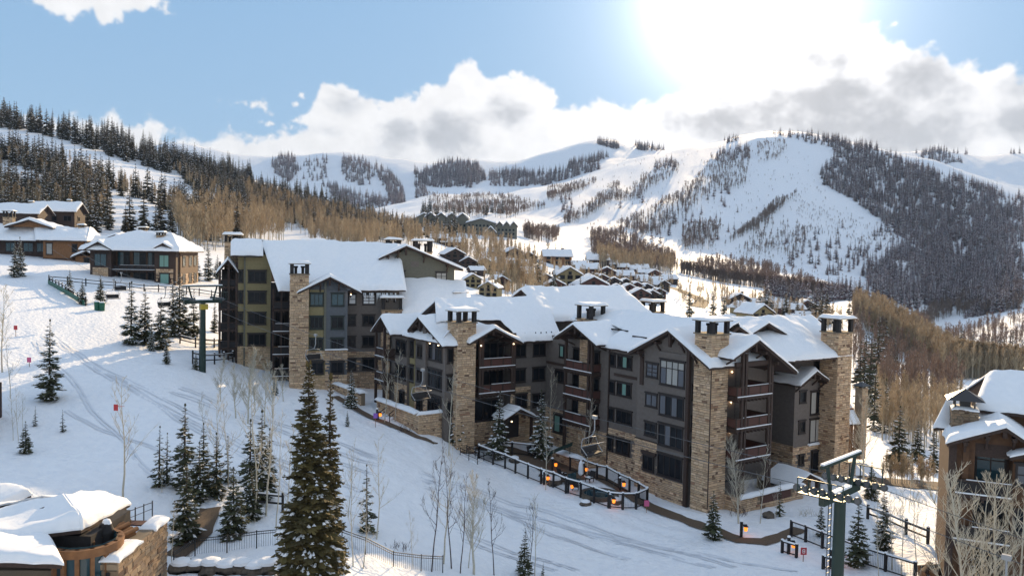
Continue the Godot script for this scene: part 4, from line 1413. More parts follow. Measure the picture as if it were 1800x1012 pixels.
	for y in [-13.95, -17.15, -20.35]:
		balcony(D, 2.6, 8.0, y, 3.4, true)
		window(D, 3.0, 4.7, y + 0.1, y + 2.4, 2, 1)
		strip(D, 4.9, 6.0, y, y + 3.0, 0.06, M.siding, "siding_strip")
		window(D, 6.3, 7.7, y + 0.1, y + 2.3, 1, 1)
		flood_lamp(D, 5.5, y + 2.0, 0.15)
	window(D, 3.0, 7.6, -23.4, -21.2, 3, 1)
	posts(D, [3.4, 3.9, 7.6, 8.0], -24.2, -9.6, 3.45)
	gable_roof(C, 4.68, -8.1, 0.9, -9.75, 11.0, -11.75, 2.0, 8.0, 0.34)
	gable_timber(C, 4.68, -8.1, 0.6, -9.8, 9.0, -10.7, 1.9, 1.3)
	gable_wall(D, 2.5, 8.2, -10.6, 4.7, -9.2, 4.0, M.siding)
	strip(D, 2.5, 8.4, -10.9, -10.45, 3.3, M.timber, "beam", 3.0)
	# end block and its small gable
	var E := face_b(3.6)
	window(E, 19.4, 20.4, -16.6, -15.5, 1, 1)
	window(E, 21.5, 25.4, -18.2, -15.7, 4, 1, [M.curtain, M.glass, M.curtain, M.glass])
	window(E, 19.4, 20.4, -20.2, -19.0, 1, 1)
	window(E, 21.5, 25.6, -21.6, -19.0, 4, 1, [M.curtain, M.curtain, M.glass, M.glass])
	window(E, 22.0, 25.4, -25.0, -22.9, 3, 1, [M.glass, M.curtain, M.glass], null, 0.0, 0.12)
	window(E, 19.6, 20.2, -24.0, -23.0, 1, 1, null, null, 0.0, 0.12)
	stone(E, 18.4, 26.3, B0, -21.9, [[21.8, 25.6, -25.3, -22.6], [19.4, 20.4, -24.2, -22.8]])
	stone(face_a(18.4), 3.6, 7.0, B0, -21.7)
	snow_cap(W(3.4, 21.2, -21.85), W(3.4, 26.0, -21.85), W(3.7, 26.0, -21.8), W(3.7, 21.2, -21.8), 0.18)
	gable_roof(E, 20.7, -12.85, 17.7, -14.3, 23.7, -14.35, 1.2, 3.2, 0.34)
	gable_timber(E, 20.7, -12.85, 18.0, -14.1, 23.4, -14.1, 1.2, 1.0)
	window(face_b(4.5), 23.2, 26.0, -13.4, -11.6, 3, 1, [M.glass, M.blind, M.glass])
	chimney(1.3, 3.7, 23.1, 25.9, B0, -8.45, -6.75)
	stone(face_b(2.6), 25.9, 29.5, B0, -24.6)
	# great roofs
	roof(W(17.2, 0.6, -10.6), W(10.6, 0.6, -10.6), W(10.6, 7.6, -7.3), W(17.2, 7.6, -7.3), 0.5, [true, false, false, false])
	roof(W(27.8, 4.2, -8.9), W(17.2, 4.2, -8.9), W(17.2, 7.6, -7.3), W(27.8, 7.6, -7.3), 0.5, [false, false, false, false])
	roof(W(10.6, 4.2, -8.9), W(3.0, 4.2, -8.9), W(3.0, 7.6, -7.3), W(10.6, 7.6, -7.3), 0.5, [false, false, false, false])
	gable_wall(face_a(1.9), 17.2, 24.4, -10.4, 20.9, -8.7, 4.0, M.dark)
	roof(W(3.0, 14.5, -10.7), W(28.0, 14.5, -10.7), W(28.0, 7.6, -7.3), W(3.0, 7.6, -7.3), 0.5)
	roof(W(1.4, 12.0, -11.2), W(1.4, 26.0, -11.2), W(9.0, 29.0, -7.4), W(9.0, 10.0, -7.3), 0.5)
	roof(W(16.5, 29.0, -11.0), W(16.5, 10.0, -11.0), W(9.0, 10.0, -7.3), W(9.0, 29.0, -7.4), 0.5)
	gable_roof(face_b(5.6), 15.0, -7.25, 11.4, -8.7, 18.6, -8.8, 0.6, 4.0, 0.3)
	gable_wall(face_b(6.0), 12.0, 18.0, -8.9, 15.0, -7.6, 3.0, M.dark)
	roof(W(28.3, -3.7, -10.95), W(28.3, 3.0, -10.95), W(37.2, 7.0, -6.35), W(37.2, -3.7, -6.35), 0.5, [true, false, false, false])
	roof(W(32.4, -13.0, -8.85), W(32.4, -3.7, -8.85), W(37.2, -3.7, -6.35), W(37.2, -10.6, -6.35), 0.5, [false, false, false, false])
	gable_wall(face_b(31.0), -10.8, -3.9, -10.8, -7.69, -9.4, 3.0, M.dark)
	roof(W(46.0, 7.0, -10.9), W(46.0, -10.6, -10.9), W(37.2, -10.6, -6.35), W(37.2, 7.0, -6.35), 0.5)
	gable_wall(face_a(-9.9), 33.0, 41.4, -8.6, 37.2, -6.5, 2.0, M.timber)
	roof(W(44.6, -14.3, -10.7), W(29.0, -14.3, -10.7), W(33.0, -8.2, -8.2), W(43.0, -8.2, -8.2), 0.45, [true, false, false, false])
	# upper block at the back
	mass(33.5, 46.0, 5.8, 23.4, -20, -8.4, G)
	gable_wall(face_a(5.8), 33.2, 46.8, -8.4, 40.0, -5.2, 17.0, G)
	roof(W(32.4, 5.0, -9.0), W(32.4, 24.0, -9.0), W(40.0, 24.4, -5.05), W(40.0, 5.0, -5.05), 0.5)
	roof(W(47.6, 24.0, -9.0), W(47.6, 5.0, -9.0), W(40.0, 5.0, -5.05), W(40.0, 24.4, -5.05), 0.5)
	strip(face_a(5.8), 35.5, 36.3, -8.6, -7.4, 0.08, M.red_panel, "vent")
	chimney(23.4, 26.2, 4.0, 6.4, -12.0, -8.1, -6.25)
	chimney(36.0, 38.6, 27.0, 29.6, -16.0, -8.6, -6.9)
	chimney(52.0, 54.4, 1.0, 3.2, -16.0, -7.3, -6.0)
	chimney(61.0, 63.6, -4.5, -2.2, -20.0, -6.5, -4.6)
	# snow guards and vents that stick out of the snow
	for i in 6:
		var g := Shape.new()
		g.block(W(28.9, -2.2 + i * 0.85, -10.5), 0.12, 0.55, 0.12)
		part("snow_guard", g, M.dark)
	for q in [[16.0, 3.4, -8.9, 2.6], [20.5, 3.2, -9.0, 0.0], [12.0, 2.6, -9.3, 2.0], [36.0, 9.0, -7.0, 2.8]]:
		var g := Shape.new()
		g.box(W(q[0], q[1], q[2]), fa * (q[3] + 0.3), Vector3(0, 0.16, 0), fb * 0.16)
		part("roof_vent", g, M.dark)
	# snow ledges, terraces and porches
	var tw := Shape.new()
	tw.box(W(-2.1, 2.5, B0), fa * 0.45, Vector3(0, B0 * -1.0 - 23.9, 0), fb * 10.0)
	tw.box(W(-1.65, 2.5, B0), fa * 1.6, Vector3(0, B0 * -1.0 - 23.9, 0), fb * 0.45)
	part("terrace_wall", tw, M.mortar)
	stone(face_b(-2.1), 2.5, 12.5, B0, -23.95, [[5.5, 10.5, -24.9, -24.1]])
	stone(face_a(2.5), -2.1, -0.1, B0, -23.95)
	strip(face_b(-2.1), 5.6, 10.4, -24.9, -24.1, 0.06, M.red_panel, "railing_panel")
	snow_cap(W(-2.3, 2.3, -23.9), W(-2.3, 12.6, -23.9), W(-1.6, 12.6, -23.9), W(-1.6, 2.9, -23.9), 0.28)
	var E2 := face_b(0.4)
	mass(0.4, 4.0, 12.6, 17.4, B0, -24.3, M.mortar)
	stone(E2, 12.6, 17.4, B0, -24.2, [[13.6, 15.6, -27, -24.6]])
	strip(E2, 13.7, 15.5, -27.2, -24.6, 0.05, M.dark, "door")
	posts(E2, [12.9, 17.0], -27.2, -24.4, 1.3, 0.35)
	gable_roof(E2, 15.0, -23.3, 12.2, -24.5, 17.8, -24.6, 1.5, 2.5, 0.25)
	flood_lamp(E2, 14.2, -24.8, 0.9)
	var PM := face_b(29.2)
	posts(PM, [-6.0, -2.1], -23.4, -20.2, 2.1, 0.3)
	gable_wall(PM, -6.0, -2.0, -20.3, -4.1, -19.3, 0.3, M.dark)
	strip(PM, -5.4, -2.8, -23.2, -20.4, 0.2, M.dark, "door")
	gable_roof(PM, -4.15, -19.1, -6.5, -20.2, -1.7, -20.3, 2.4, 0.2, 0.22)
	flood_lamp(PM, -4.6, -20.9, 1.2)

# ---------------------------------------------------------------- the taller lodge behind on the left
func make_back_lodge() -> void:
	axes(pix(610, 690, 114), 17.0)
	start_building("olive_lodge", "tall olive and grey lodge with a broad snow roof behind on the left", "lodge", W(2, -4, -19.5))
	var B0 := -22.5
	# gable bay
	mass(0.0, 9.0, -5.35, -3.05, B0, -5.5, M.siding_olive)
	mass(-0.15, 9.0, -3.05, -0.1, B0, -5.5, M.siding_blue)
	gable_wall(face_b(0.0), -5.35, -0.1, -5.5, -2.6, -4.0, 6.0, M.siding_blue)
	var A := face_b(0.0)
	var A2 := face_b(-0.15)
	for y in [-7.6, -10.8, -13.6]:
		var h := 1.5 if y > -13 else 1.25
		window(A, -5.1, -3.5, y, y + h, 3, 1, M.glass_teal if y > -8 else M.glass, M.frame_green)
		window(A2, -2.25, -0.7, y, y + h, 2, 1, M.glass_teal if y > -8 else M.glass, M.frame_green)
	window(A, -5.0, -3.4, -17.0, -15.6, 2, 1, null, null, 0.0, 0.12)
	window(A2, -2.25, -0.65, -17.0, -15.6, 2, 1, null, null, 0.0, 0.12)
	stone(A, -5.4, -3.05, B0, -13.95, [[-5.2, -3.2, -17.2, -15.4]])
	stone(A2, -3.05, -0.1, B0, -13.75, [[-2.45, -0.45, -17.2, -15.4]])
	snow_cap(W(-0.4, -3.05, -13.74), W(-0.4, -0.1, -13.74), W(-0.15, -0.1, -13.74), W(-0.15, -3.05, -13.74), 0.1)
	strip(A, -3.3, -3.0, -13.9, -4.4, 0.24, M.siding_green)
	gable_roof(A, -2.6, -3.6, -6.9, -5.75, 1.6, -5.7, 1.1, 7.0, 0.34)
	gable_timber(A, -2.6, -3.6, -6.2, -5.4, 1.0, -5.4, 1.0, 1.3)
	flood_lamp(A, 0.3, -6.1, 0.4)
	chimney(-1.0, 1.5, -7.85, -5.4, B0, -3.35, -1.85)
	# grey wall to the right
	mass(3.0, 12.0, -0.1, 7.6, B0, -5.4, M.siding)
	var D := face_b(3.0)
	for y in [-7.6, -10.6, -13.7]:
		window(D, 0.45, 1.3, y, y + 1.25, 1, 2, M.white if y > -8 else M.glass)
		window(D, 2.45, 4.0, y, y + 1.25, 2, 3 if y > -8 else 1, M.white if y > -8 else M.glass)
	window(D, 0.5, 1.35, -17.0, -15.7, 1, 1, null, null, 0.0, 0.12)
	window(D, 2.5, 4.05, -17.0, -15.6, 2, 1, null, null, 0.0, 0.12)
	stone(D, 0.0, 5.2, B0, -14.5, [[0.3, 1.55, -17.2, -15.5], [2.3, 4.25, -17.2, -15.4]])
	# balconies between chimney and end block
	mass(8.0, 12.0, -10.3, -7.5, B0, -5.0, M.dark)
	var K := face_b(8.0)
	for y in [-7.9, -11.05, -14.3, -17.4]:
		balcony(K, -10.1, -7.7, y - 0.5, 4.6, true, M.dark, y < -10, 1.1)
		window(K, -9.6, -8.4, y - 0.3, y + 1.9, 2, 1)
	posts(K, [-10.0, -8.9, -7.8], -19.5, -5.6, 4.6, 0.22)
	# end block
	mass(10.0, 20.0, -14.05, -10.2, B0, -0.9, M.siding_olive)
	mass(10.6, 20.0, -14.9, -14.05, B0, -0.9, M.siding_olive)
	var Y := face_b(10.0)
	for y in [-4.85, -7.9, -11.0, -14.1]:
		window(Y, -13.4, -11.05, y, y + 1.5, 3, 1)
		window(face_b(10.6), -14.75, -14.3, y, y + 1.5, 1, 1)
	stone(Y, -14.05, -10.2, B0, -14.35)
	stone(face_b(10.6), -14.9, -14.05, B0, -14.35)
	strip(Y, -14.08, -13.85, -19.0, -0.9, 0.08, M.siding_green)
	# far left balcony tower
	for y in [-5.6, -8.8, -11.9, -14.6]:
		balcony(face_b(12.0), -17.6, -14.9, y, 1.4, true, M.dark, false)
	mass(13.8, 16.0, -17.3, -14.9, B0, -3.2, M.dark)
	posts(face_b(12.0), [-17.4, -16.2, -15.1], -18.5, -2.0, 1.5, 0.3)
	gable_roof(face_b(11.2), -16.3, -1.6, -17.9, -3.6, -14.9, -3.4, 1.0, 4.0, 0.3)
	# roofs
	roof(W(9.2, -15.8, -0.95), W(9.2, -11.5, -0.95), W(12.2, -11.5, 0.85), W(12.2, -15.9, 0.85), 0.5)
	roof(W(2.0, -9.3, -5.7), W(2.0, 8.4, -5.5), W(12.2, 8.9, 0.85), W(12.2, -11.5, 0.85), 0.55)
	roof(W(22.0, 8.9, -5.0), W(22.0, -15.9, -5.0), W(12.2, -15.9, 0.85), W(12.2, 8.9, 0.85), 0.5)
	gable_wall(face_a(-14.9), 8.8, 16.0, -1.2, 12.2, 0.6, 3.0, M.dark)
	# right gable
	mass(8.4, 22.0, 6.4, 17.0, -14.0, -2.2, M.siding_green)
	gable_wall(face_b(8.4), 6.4, 17.0, -2.2, 9.3, 0.55, 12.0, M.siding_green)
	var V := face_b(8.4)
	window(V, 8.2, 9.2, -4.1, -3.1, 2, 1, M.blind)
	window(V, 14.2, 15.7, -4.2, -3.2, 2, 2, M.curtain)
	strip(V, 10.2, 11.4, -2.3, -1.5, 0.05, M.siding, "vent")
	gable_roof(V, 9.3, 0.95, 5.2, -1.0, 18.2, -2.5, 1.0, 13.0, 0.25)
	gable_timber(V, 9.3, 0.95, 6.0, -0.6, 17.4, -2.2, 1.0, 1.5)
	roof(W(2.0, 7.4, -9.2), W(2.0, 17.8, -9.3), W(8.6, 18.8, -4.5), W(8.6, 8.4, -4.4), 0.5)
	mass(3.2, 8.4, 7.6, 17.4, B0, -9.0, M.siding)
	chimney(2.0, 4.4, 5.0, 7.9, -15.0, -8.4, -6.6)
	chimney(15.0, 17.2, -17.0, -14.6, -4.0, 0.9, 2.1)
	chimney(15.0, 17.0, -5.6, -2.2, -4.0, 0.8, 1.5)
	chimney(16.0, 18.4, 12.2, 15.0, -4.0, 0.0, 1.9)
	chimney(18.0, 20.4, 8.0, 10.2, -4.0, 0.9, 2.0)
	# icicles under the eave
	for i in 26:
		var x := rnd(2.2, 7.4)
		var c := Shape.new()
		var l := rnd(0.3, 1.5)
		c.lathe(W(2.05 + rnd(0, 0.1), x, -6.0 - l), [Vector2(0.0, 0), Vector2(0.05, l * 0.6), Vector2(0.09, l)], 5)
		part("icicle", c, M.ice)
# ---------------------------------------------------------------- houses
func face_r(b: float) -> Dictionary:       # a side that faces right
	return {"o": W(0, b, 0), "u": fa, "n": fb}

# a plain gabled house: w across, d deep, h to the eaves; the ridge runs across (false) or away (true)
func cabin(called: String, label: String, group: String, base: Vector3, degrees: float, w: float, d: float, h: float, rise: float, away: bool, mat: Material, floors := 2, cols := 3, chim := true, thick := 0.5, detail := true) -> Node3D:
	axes(base, degrees)
	var y0 := base.y
	start_building(called, label, "house", base, group)
	var hb := w * 0.5
	mass(0, d, -hb, hb, y0 - 3.0, y0 + h, mat)
	var F := face_b(0.0)
	var O := 0.8
	var yr := y0 + h + rise
	if away:
		gable_wall(F, -hb, hb, y0 + h, 0.0, yr - 0.1, d, mat)
		var k := rise / hb
		gable_roof(F, 0.0, yr + 0.25, -hb - O, y0 + h - O * k + 0.25, hb + O, y0 + h - O * k + 0.25, O, d + O, thick, 0.3)
	else:
		gable_wall(face_r(hb), 0, d, y0 + h, d * 0.5, yr - 0.1, w, mat)
		var k := rise / (d * 0.5)
		roof(W(-O, -hb - O, y0 + h - O * k + 0.25), W(-O, hb + O, y0 + h - O * k + 0.25), W(d * 0.5, hb + O, yr + 0.25), W(d * 0.5, -hb - O, yr + 0.25), thick, [true, true, false, true])
		roof(W(d + O, hb + O, y0 + h - O * k + 0.25), W(d + O, -hb - O, y0 + h - O * k + 0.25), W(d * 0.5, -hb - O, yr + 0.25), W(d * 0.5, hb + O, yr + 0.25), thick, [true, true, false, true])
	for i in floors:
		var y := y0 + 0.9 + i * (h / floors)
		for j in cols:
			var s := lerpf(-hb, hb, (j + 0.5) / cols)
			var ww := minf(w / cols * 0.32, 1.1)
			window(F, s - ww, s + ww, y, y + minf(1.4, h / floors - 1.3), 2 if detail else 1, 1)
		if detail:
			window(face_r(hb), d * 0.3, d * 0.3 + 1.6, y, y + 1.3, 2, 1)
	if away and rise > 2.2: window(F, -0.6, 0.6, y0 + h + 0.2, y0 + h + 1.2, 1, 1)
	if chim:
		var s := Shape.new()
		s.box(W(d * 0.55, hb * 0.35, y0 + h), fa * 1.1, Vector3(0, rise + 1.4, 0), fb * 1.3)
		part("chimney", s, M.mortar)
		snow_cap(W(d * 0.55, hb * 0.35, yr + 1.4), W(d * 0.55, hb * 0.35 + 1.3, yr + 1.4), W(d * 0.55 + 1.1, hb * 0.35 + 1.3, yr + 1.4), W(d * 0.55 + 1.1, hb * 0.35, yr + 1.4), 0.25, null, "chimney_snow")
	return body

func make_left_houses() -> void:
	# the broad dark house behind the rail fence
	axes(pix(240, 500, 180), 4.0)
	var y0 := -8.6
	start_building("wooden_house", "broad dark timber house with a hipped snow roof behind the rail fence", "house", W(6, 0, y0))
	mass(2.5, 15, -10.5, 8.5, y0 - 2, -0.5, M.brown)
	mass(0.0, 3.0, -10.0, -5.5, y0 - 2, -0.6, M.timber)
	mass(0.4, 3.0, 3.6, 8.2, y0 - 2, -0.6, M.timber)
	var F := face_b(2.5)
	for q in [[-5.0, -2.6], [-1.6, 0.9], [1.5, 3.2]]:
		window(F, q[0], q[1], -4.6, -1.4, 2, 1, [M.glass_teal, M.glass], null, 0.25)
		window(F, q[0], q[1], -8.3, -5.9, 2, 1)
	balcony(F, -5.5, 3.6, -5.2, 1.8, false, M.dark, true, 1.0)
	window(face_b(0.0), -9.0, -6.6, -4.4, -1.9, 2, 1, M.glass_teal)
	window(face_b(0.4), 4.7, 6.6, -4.4, -1.9, 2, 1, M.curtain_teal)
	stone(face_b(0.0), -9.4, -6.2, y0 - 1, -4.8, [], 0.05, 1.3)
	stone(face_b(0.4), 4.0, 7.6, y0 - 1, -4.9, [[4.8, 6.8, -8.2, -5.9]], 0.05, 1.3)
	window(face_b(0.4), 4.9, 6.7, -8.1, -6.0, 1, 1, M.curtain_teal, null, 0.0, 0.12)
	var S := face_r(8.5)
	for a in [4.0, 8.5, 12.0]:
		window(S, a, a + 1.6, -4.2, -2.2, 2, 1, M.glass_teal)
		window(S, a, a + 1.6, -8.0, -6.2, 2, 1)
	stone(S, 3.0, 15.0, y0 - 1, -6.0, [[3.8, 5.8, -8.3, -5.9], [8.3, 10.3, -8.3, -5.9], [11.8, 13.8, -8.3, -5.9]], 0.0, 1.3)
	roof(W(-1.2, -11.8, -0.9), W(-1.2, 9.4, -0.9), W(8, 4.5, 2.9), W(8, -3.5, 2.9), 0.6, [true, false, false, false])
	roof(W(16.5, -11.8, -0.9), W(-1.2, -11.8, -0.9), W(8, -3.5, 2.9), W(8, -3.5, 2.9), 0.6, [true, false, false, false])
	roof(W(-1.2, 9.4, -0.9), W(16.5, 9.4, -0.9), W(8, 4.5, 2.9), W(8, 4.5, 2.9), 0.6, [true, false, false, false])
	roof(W(16.5, 9.4, -0.9), W(16.5, -11.8, -0.9), W(8, -3.5, 2.9), W(8, 4.5, 2.9), 0.6, [true, false, false, false])
	gable_roof(face_b(0.0), -7.7, 0.9, -10.8, -0.9, -4.6, -0.9, 1.5, 3.5, 0.4)
	gable_roof(face_b(0.4), 5.9, 0.9, 2.9, -0.9, 8.9, -0.9, 1.5, 3.5, 0.4)
	gable_roof(face_b(9.0), -8.0, 2.6, -12.0, 0.9, -4.0, 1.0, 1.0, 6.0, 0.5)
	chimney(4.2, 5.8, 2.6, 4.2, -0.5, 2.6, 3.3)
	chimney(12.0, 13.4, -4.2, -2.6, -0.5, 3.8, 4.5)
	# the cedar house at the left edge
	axes(pix(70, 466, 198), 10.0)
	y0 = -5.6
	start_building("wooden_house", "orange brown cedar house with a low snow roof at the left edge", "house", W(6, 0, y0))
	mass(0.0, 14.0, 0.6, 9.6, y0 - 2, 1.3, M.cedar)
	mass(3.5, 15.0, -16.0, 0.6, y0 - 2, 1.0, M.timber)
	mass(2.0, 10.0, 9.6, 13.6, y0 - 2, 0.2, M.cedar)
	mass(-1.0, 5.0, 8.2, 12.6, y0 - 2, -2.6, M.cedar)
	window(face_b(0.0), 1.4, 2.6, -2.3, 0.2, 1, 1, M.curtain)
	window(face_b(0.0), 7.2, 8.2, -1.6, 0.0, 1, 1)
	window(face_b(2.0), 10.6, 11.6, -1.8, -0.2, 1, 1)
	window(face_b(-1.0), 10.2, 11.3, -4.4, -3.2, 2, 1)
	for s in [-13.0, -9.0, -5.0, -2.0]:
		window(face_b(3.5), s, s + 2.0, -1.8, 0.2, 2, 1, M.glass_teal)
		window(face_b(3.5), s, s + 2.0, -5.0, -3.2, 2, 1)
	stone(face_b(0.0), 0.6, 3.0, y0 - 1, -3.4, [], 0.05, 1.3)
	strip(face_b(0.0), 0.6, 9.6, -3.6, -3.3, 0.12, M.timber)
	roof(W(-1.2, -0.6, 1.1), W(-1.2, 10.8, 1.1), W(7, 9.0, 4.0), W(7, -4.0, 4.2), 0.6)
	roof(W(-1.2, 10.8, 1.1), W(15.5, 10.8, 1.1), W(7, 9.0, 4.0), W(7, 9.0, 4.0), 0.6)
	roof(W(1.6, -17.2, 0.9), W(1.6, -0.6, 0.9), W(9, -3.0, 4.6), W(9, -16.5, 4.6), 0.6)
	gable_roof(face_b(4.5), -4.0, 6.0, -9.5, 4.2, 1.5, 4.2, 0.8, 7.0, 0.45)
	gable_wall(face_b(4.8), -8.6, 0.6, 4.2, -4.0, 5.7, 5.0, M.cedar)
	gable_roof(face_b(-1.0), 10.9, -1.3, 7.4, -2.9, 13.6, -2.9, 0.8, 6.0, 0.4)
	roof(W(1.0, 9.0, 0.1), W(1.0, 14.6, 0.1), W(6.0, 14.6, 1.8), W(6.0, 9.0, 1.8), 0.5)
	chimney(6.0, 7.2, 6.6, 7.9, 1.0, 4.6, 5.1)
	chimney(8.0, 10.0, -11.5, -9.3, 1.0, 6.6, 8.2)
	cabin("wooden_house", "small house with a snow roof high behind the cedar house", "", pix(18, 400, 245), 8, 15, 10, 4.5, 2.4, false, M.timber, 1, 3, true)
	cabin("wooden_house", "small house with a brick chimney half hidden by spruces", "", pix(92, 392, 262), 8, 13, 9, 4.0, 2.4, false, M.timber, 1, 3, true)
	# roof and deck of the house cut by the left edge, low down
	axes(pix(-58, 780, 74), 0.0)
	start_building("timber_house", "timber house with a small log balcony cut off by the left edge", "house", W(2, -4, -19.5))
	mass(0, 6, -8, -0.6, -22, -13.6, M.timber)
	roof(W(-0.8, -9, -13.4), W(-0.8, 1.4, -13.4), W(3, 0.6, -11.9), W(3, -9, -11.9), 0.3)
	balcony(face_b(0.0), -4.0, 1.5, -16.4, 1.6, true, M.dark, true, 1.0)
	posts(face_b(0.0), [1.3], -19.5, -13.4, 1.5, 0.25)
	stone(face_b(0.0), -3.0, -0.6, -22, -16.7, [], 0.3)

func make_corner_house() -> void:
	# bottom left: snow roofs over a round bay and a stone terrace
	axes(pix(130, 1000, 47.4), 20.0)
	start_building("roofed_pavilion", "stone and timber house with wide snow roofs in the bottom left corner", "house", pix(120, 1000, 48.4) + Vector3(0, -3, 0))
	var pk := pix(110, 877, 50.7)
	var c1 := pix(142, 930, 47.4)
	var rt := pix(228, 884, 54.4)
	var bk := pix(196, 874, 56.3)
	roof(c1, rt, bk, pk, 0.5, [true, true, false, false], 0.25)
	var lt := pix(-90, 958, 45.6)
	roof(lt, c1, pk, pix(-90, 935, 51.6), 0.5, [true, false, false, true], 0.25)
	roof(pix(-95, 905, 57.7), pix(-10, 890, 58.6), bk, pk, 0.3, [true, true, true, false], 0.25)
	roof(pix(-60, 985, 42.8), pix(108, 990, 43.7), pix(88, 950, 47.0), pix(-60, 925, 47.9), 0.4, [true, true, false, true], 0.3)
	roof(pix(-60, 925, 57.7), pix(54, 869, 61.4), pix(20, 858, 64.2), pix(-60, 858, 64.2), 0.45, [true, true, true, true], 0.3)
	# rafters under the right eave
	for i in 6:
		var r := Shape.new()
		var q := c1.lerp(rt, 0.15 + i * 0.15)
		r.bar(q + (pk - c1) * 0.12 + Vector3(0, -0.35, 0), q - (pk - c1).normalized() * 0.9 + Vector3(0, -0.75, 0), 0.16, 0.24)
		part("rafter", r, M.cedar)
	# round bay with posts and tall panes
	var mid := pix(150, 990, 47.9)
	var wall := Shape.new()
	wall.lathe(Vector3(mid.x, -25.0, mid.z), [Vector2(1.75, 0), Vector2(1.75, 7.7)], 12)
	part("bay", wall, M.glass_teal)
	for i in 10:
		var t := -0.6 + i * 0.42
		var p := Shape.new()
		p.block(Vector3(mid.x + sin(t) * 1.85, -25, mid.z + cos(t) * 1.85), 0.22, 7.6, 0.22, t)
		part("post", p, M.cedar)
	var ring := Shape.new()
	ring.lathe(Vector3(mid.x, -17.9, mid.z), [Vector2(1.7, 0), Vector2(2.05, 0), Vector2(2.1, 0.5), Vector2(1.7, 0.5)], 16)
	part("beam", ring, M.cedar)
	var sill := Shape.new()
	sill.lathe(Vector3(mid.x, -20.4, mid.z), [Vector2(1.8, -0.2), Vector2(2.2, -0.1), Vector2(2.2, 0.12), Vector2(1.8, 0.2)], 16)
	part("sill", sill, M.mortar)
	# dark walls below the roofs
	var w := Shape.new()
	w.box(Vector3(-45, -30, -52.5), Vector3(mid.x + 45.5, 0, 0), Vector3(0, 12.9, 0), Vector3(0, 0, 5.0))
	part("wall", w, M.dark)
	# stone terrace wall
	var t0 := pix(206, 962, 47.0)
	var t1 := pix(292, 912, 54.4)
	axes(Vector3(t0.x, 0, t0.z), 0.0)
	var u := (t1 - t0) * Vector3(1, 0, 1)
	var f := {"o": Vector3(t0.x, 0, t0.z), "u": u.normalized(), "n": u.normalized().cross(Vector3.UP)}
	if f.n.x < 0.0: f.n = -f.n
	var len := u.length()
	var top := minf(t0.y, t1.y)
	var s := Shape.new()
	s.box(on(f, 0, -27, -0.9), f.u * len, Vector3(0, top + 27, 0), f.n * 0.9)
	s.box(on(f, -0.1, -27, -7.0), f.u * 0.9, Vector3(0, top + 26.4, 0), f.n * 6.0)
	part("terrace_wall", s, M.mortar)
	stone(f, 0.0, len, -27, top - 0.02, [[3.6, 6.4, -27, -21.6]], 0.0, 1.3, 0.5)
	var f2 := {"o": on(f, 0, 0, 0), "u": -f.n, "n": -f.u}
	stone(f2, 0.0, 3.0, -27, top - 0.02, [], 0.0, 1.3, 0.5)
	var dk := Shape.new()
	slab(dk, f, 3.6, 6.4, -27, -21.6, -0.5, 0.03)
	part("opening", dk, M.dark)
	snow_cap(on(f, -0.1, top, 0.1), on(f, len * 0.42, top, 0.1), on(f, len * 0.42, top, -1.0), on(f, -0.1, top, -1.0), 0.32)
	snow_cap(on(f, len * 0.72, top, 0.1), on(f, len + 0.2, top, 0.1), on(f, len + 0.2, top, -1.0), on(f, len * 0.72, top, -1.0), 0.30)
	var floor_ := Shape.new()
	slab(floor_, f, 0.5, len, top - 1.4, top - 1.2, -7.0, -0.9)
	part("terrace_floor", floor_, M.path)
	# diagonal lattice railings
	for q in [[on(f, len * 0.55, top - 0.2, -4.6), on(f, len * 0.98, top - 0.2, -3.4)], [on(f, -1.9, top - 0.9, -0.6), on(f, -0.1, top - 0.9, -0.5)]]:
		var r := Shape.new()
		var a: Vector3 = q[0]
		var b: Vector3 = q[1]
		r.bar(a, b, 0.12); r.bar(a - Vector3(0, 1.0, 0), b - Vector3(0, 1.0, 0), 0.12)
		for i in 9:
			var k := i / 8.0
			if k < 0.86: r.bar(a.lerp(b, k), a.lerp(b, k + 0.14) - Vector3(0, 1.0, 0), 0.06)
		for k in [0.0, 1.0]: r.block(a.lerp(b, k) - Vector3(0, 1.3, 0), 0.2, 1.5, 0.2)
		part("lattice_railing", r, M.dark)
	var fence := Shape.new()
	for i in 4:
		var p0 := pix(222 + i * 15, 912 - i * 6, (60.5 + i) * 0.93)
		fence.block(p0 - Vector3(0, 0.6, 0), 0.06, 1.2, 0.06)
		if i < 3:
			var p1 := pix(222 + (i + 1) * 15, 912 - (i + 1) * 6, 61.5 + i)
			fence.bar(p0 + Vector3(0, 0.5, 0), p1 + Vector3(0, 0.5, 0), 0.05)
			fence.bar(p0, p1, 0.04)
	part("handrail", fence, M.iron)
	# on the terrace
	var chest := thing("firewood_stack", "stack of pale orange firewood on the stone terrace", "firewood", pix(205, 949, 50.7))
	for i in 10:
		var lg := Shape.new()
		var o := Vector3(-0.7 + (i % 4) * 0.34 + (i / 4) * 0.17, 0.16 + (i / 4) * 0.3, 0)
		lg.tube([o + Vector3(0, 0, 0.6), o + Vector3(0.5, 0.1, -0.6)], [0.16, 0.15], 7)
		obj("log", lg.mesh(), M.cedar, chest)
	var grill := thing("covered_grill", "dark covered grill on the stone terrace under the eave", "grill", pix(185, 957, 49.3))
	var gs := Shape.new()
	gs.lathe(Vector3.ZERO, [Vector2(0.45, 0), Vector2(0.5, 0.8), Vector2(0.35, 1.3), Vector2(0.0, 1.6)], 8)
	obj("cover", gs.mesh(), M.dark, grill)
	var ss := Shape.new()
	ss.lathe(Vector3(0.05, 1.35, 0), [Vector2(0.3, -0.05), Vector2(0.2, 0.2), Vector2(0.0, 0.28)], 8)
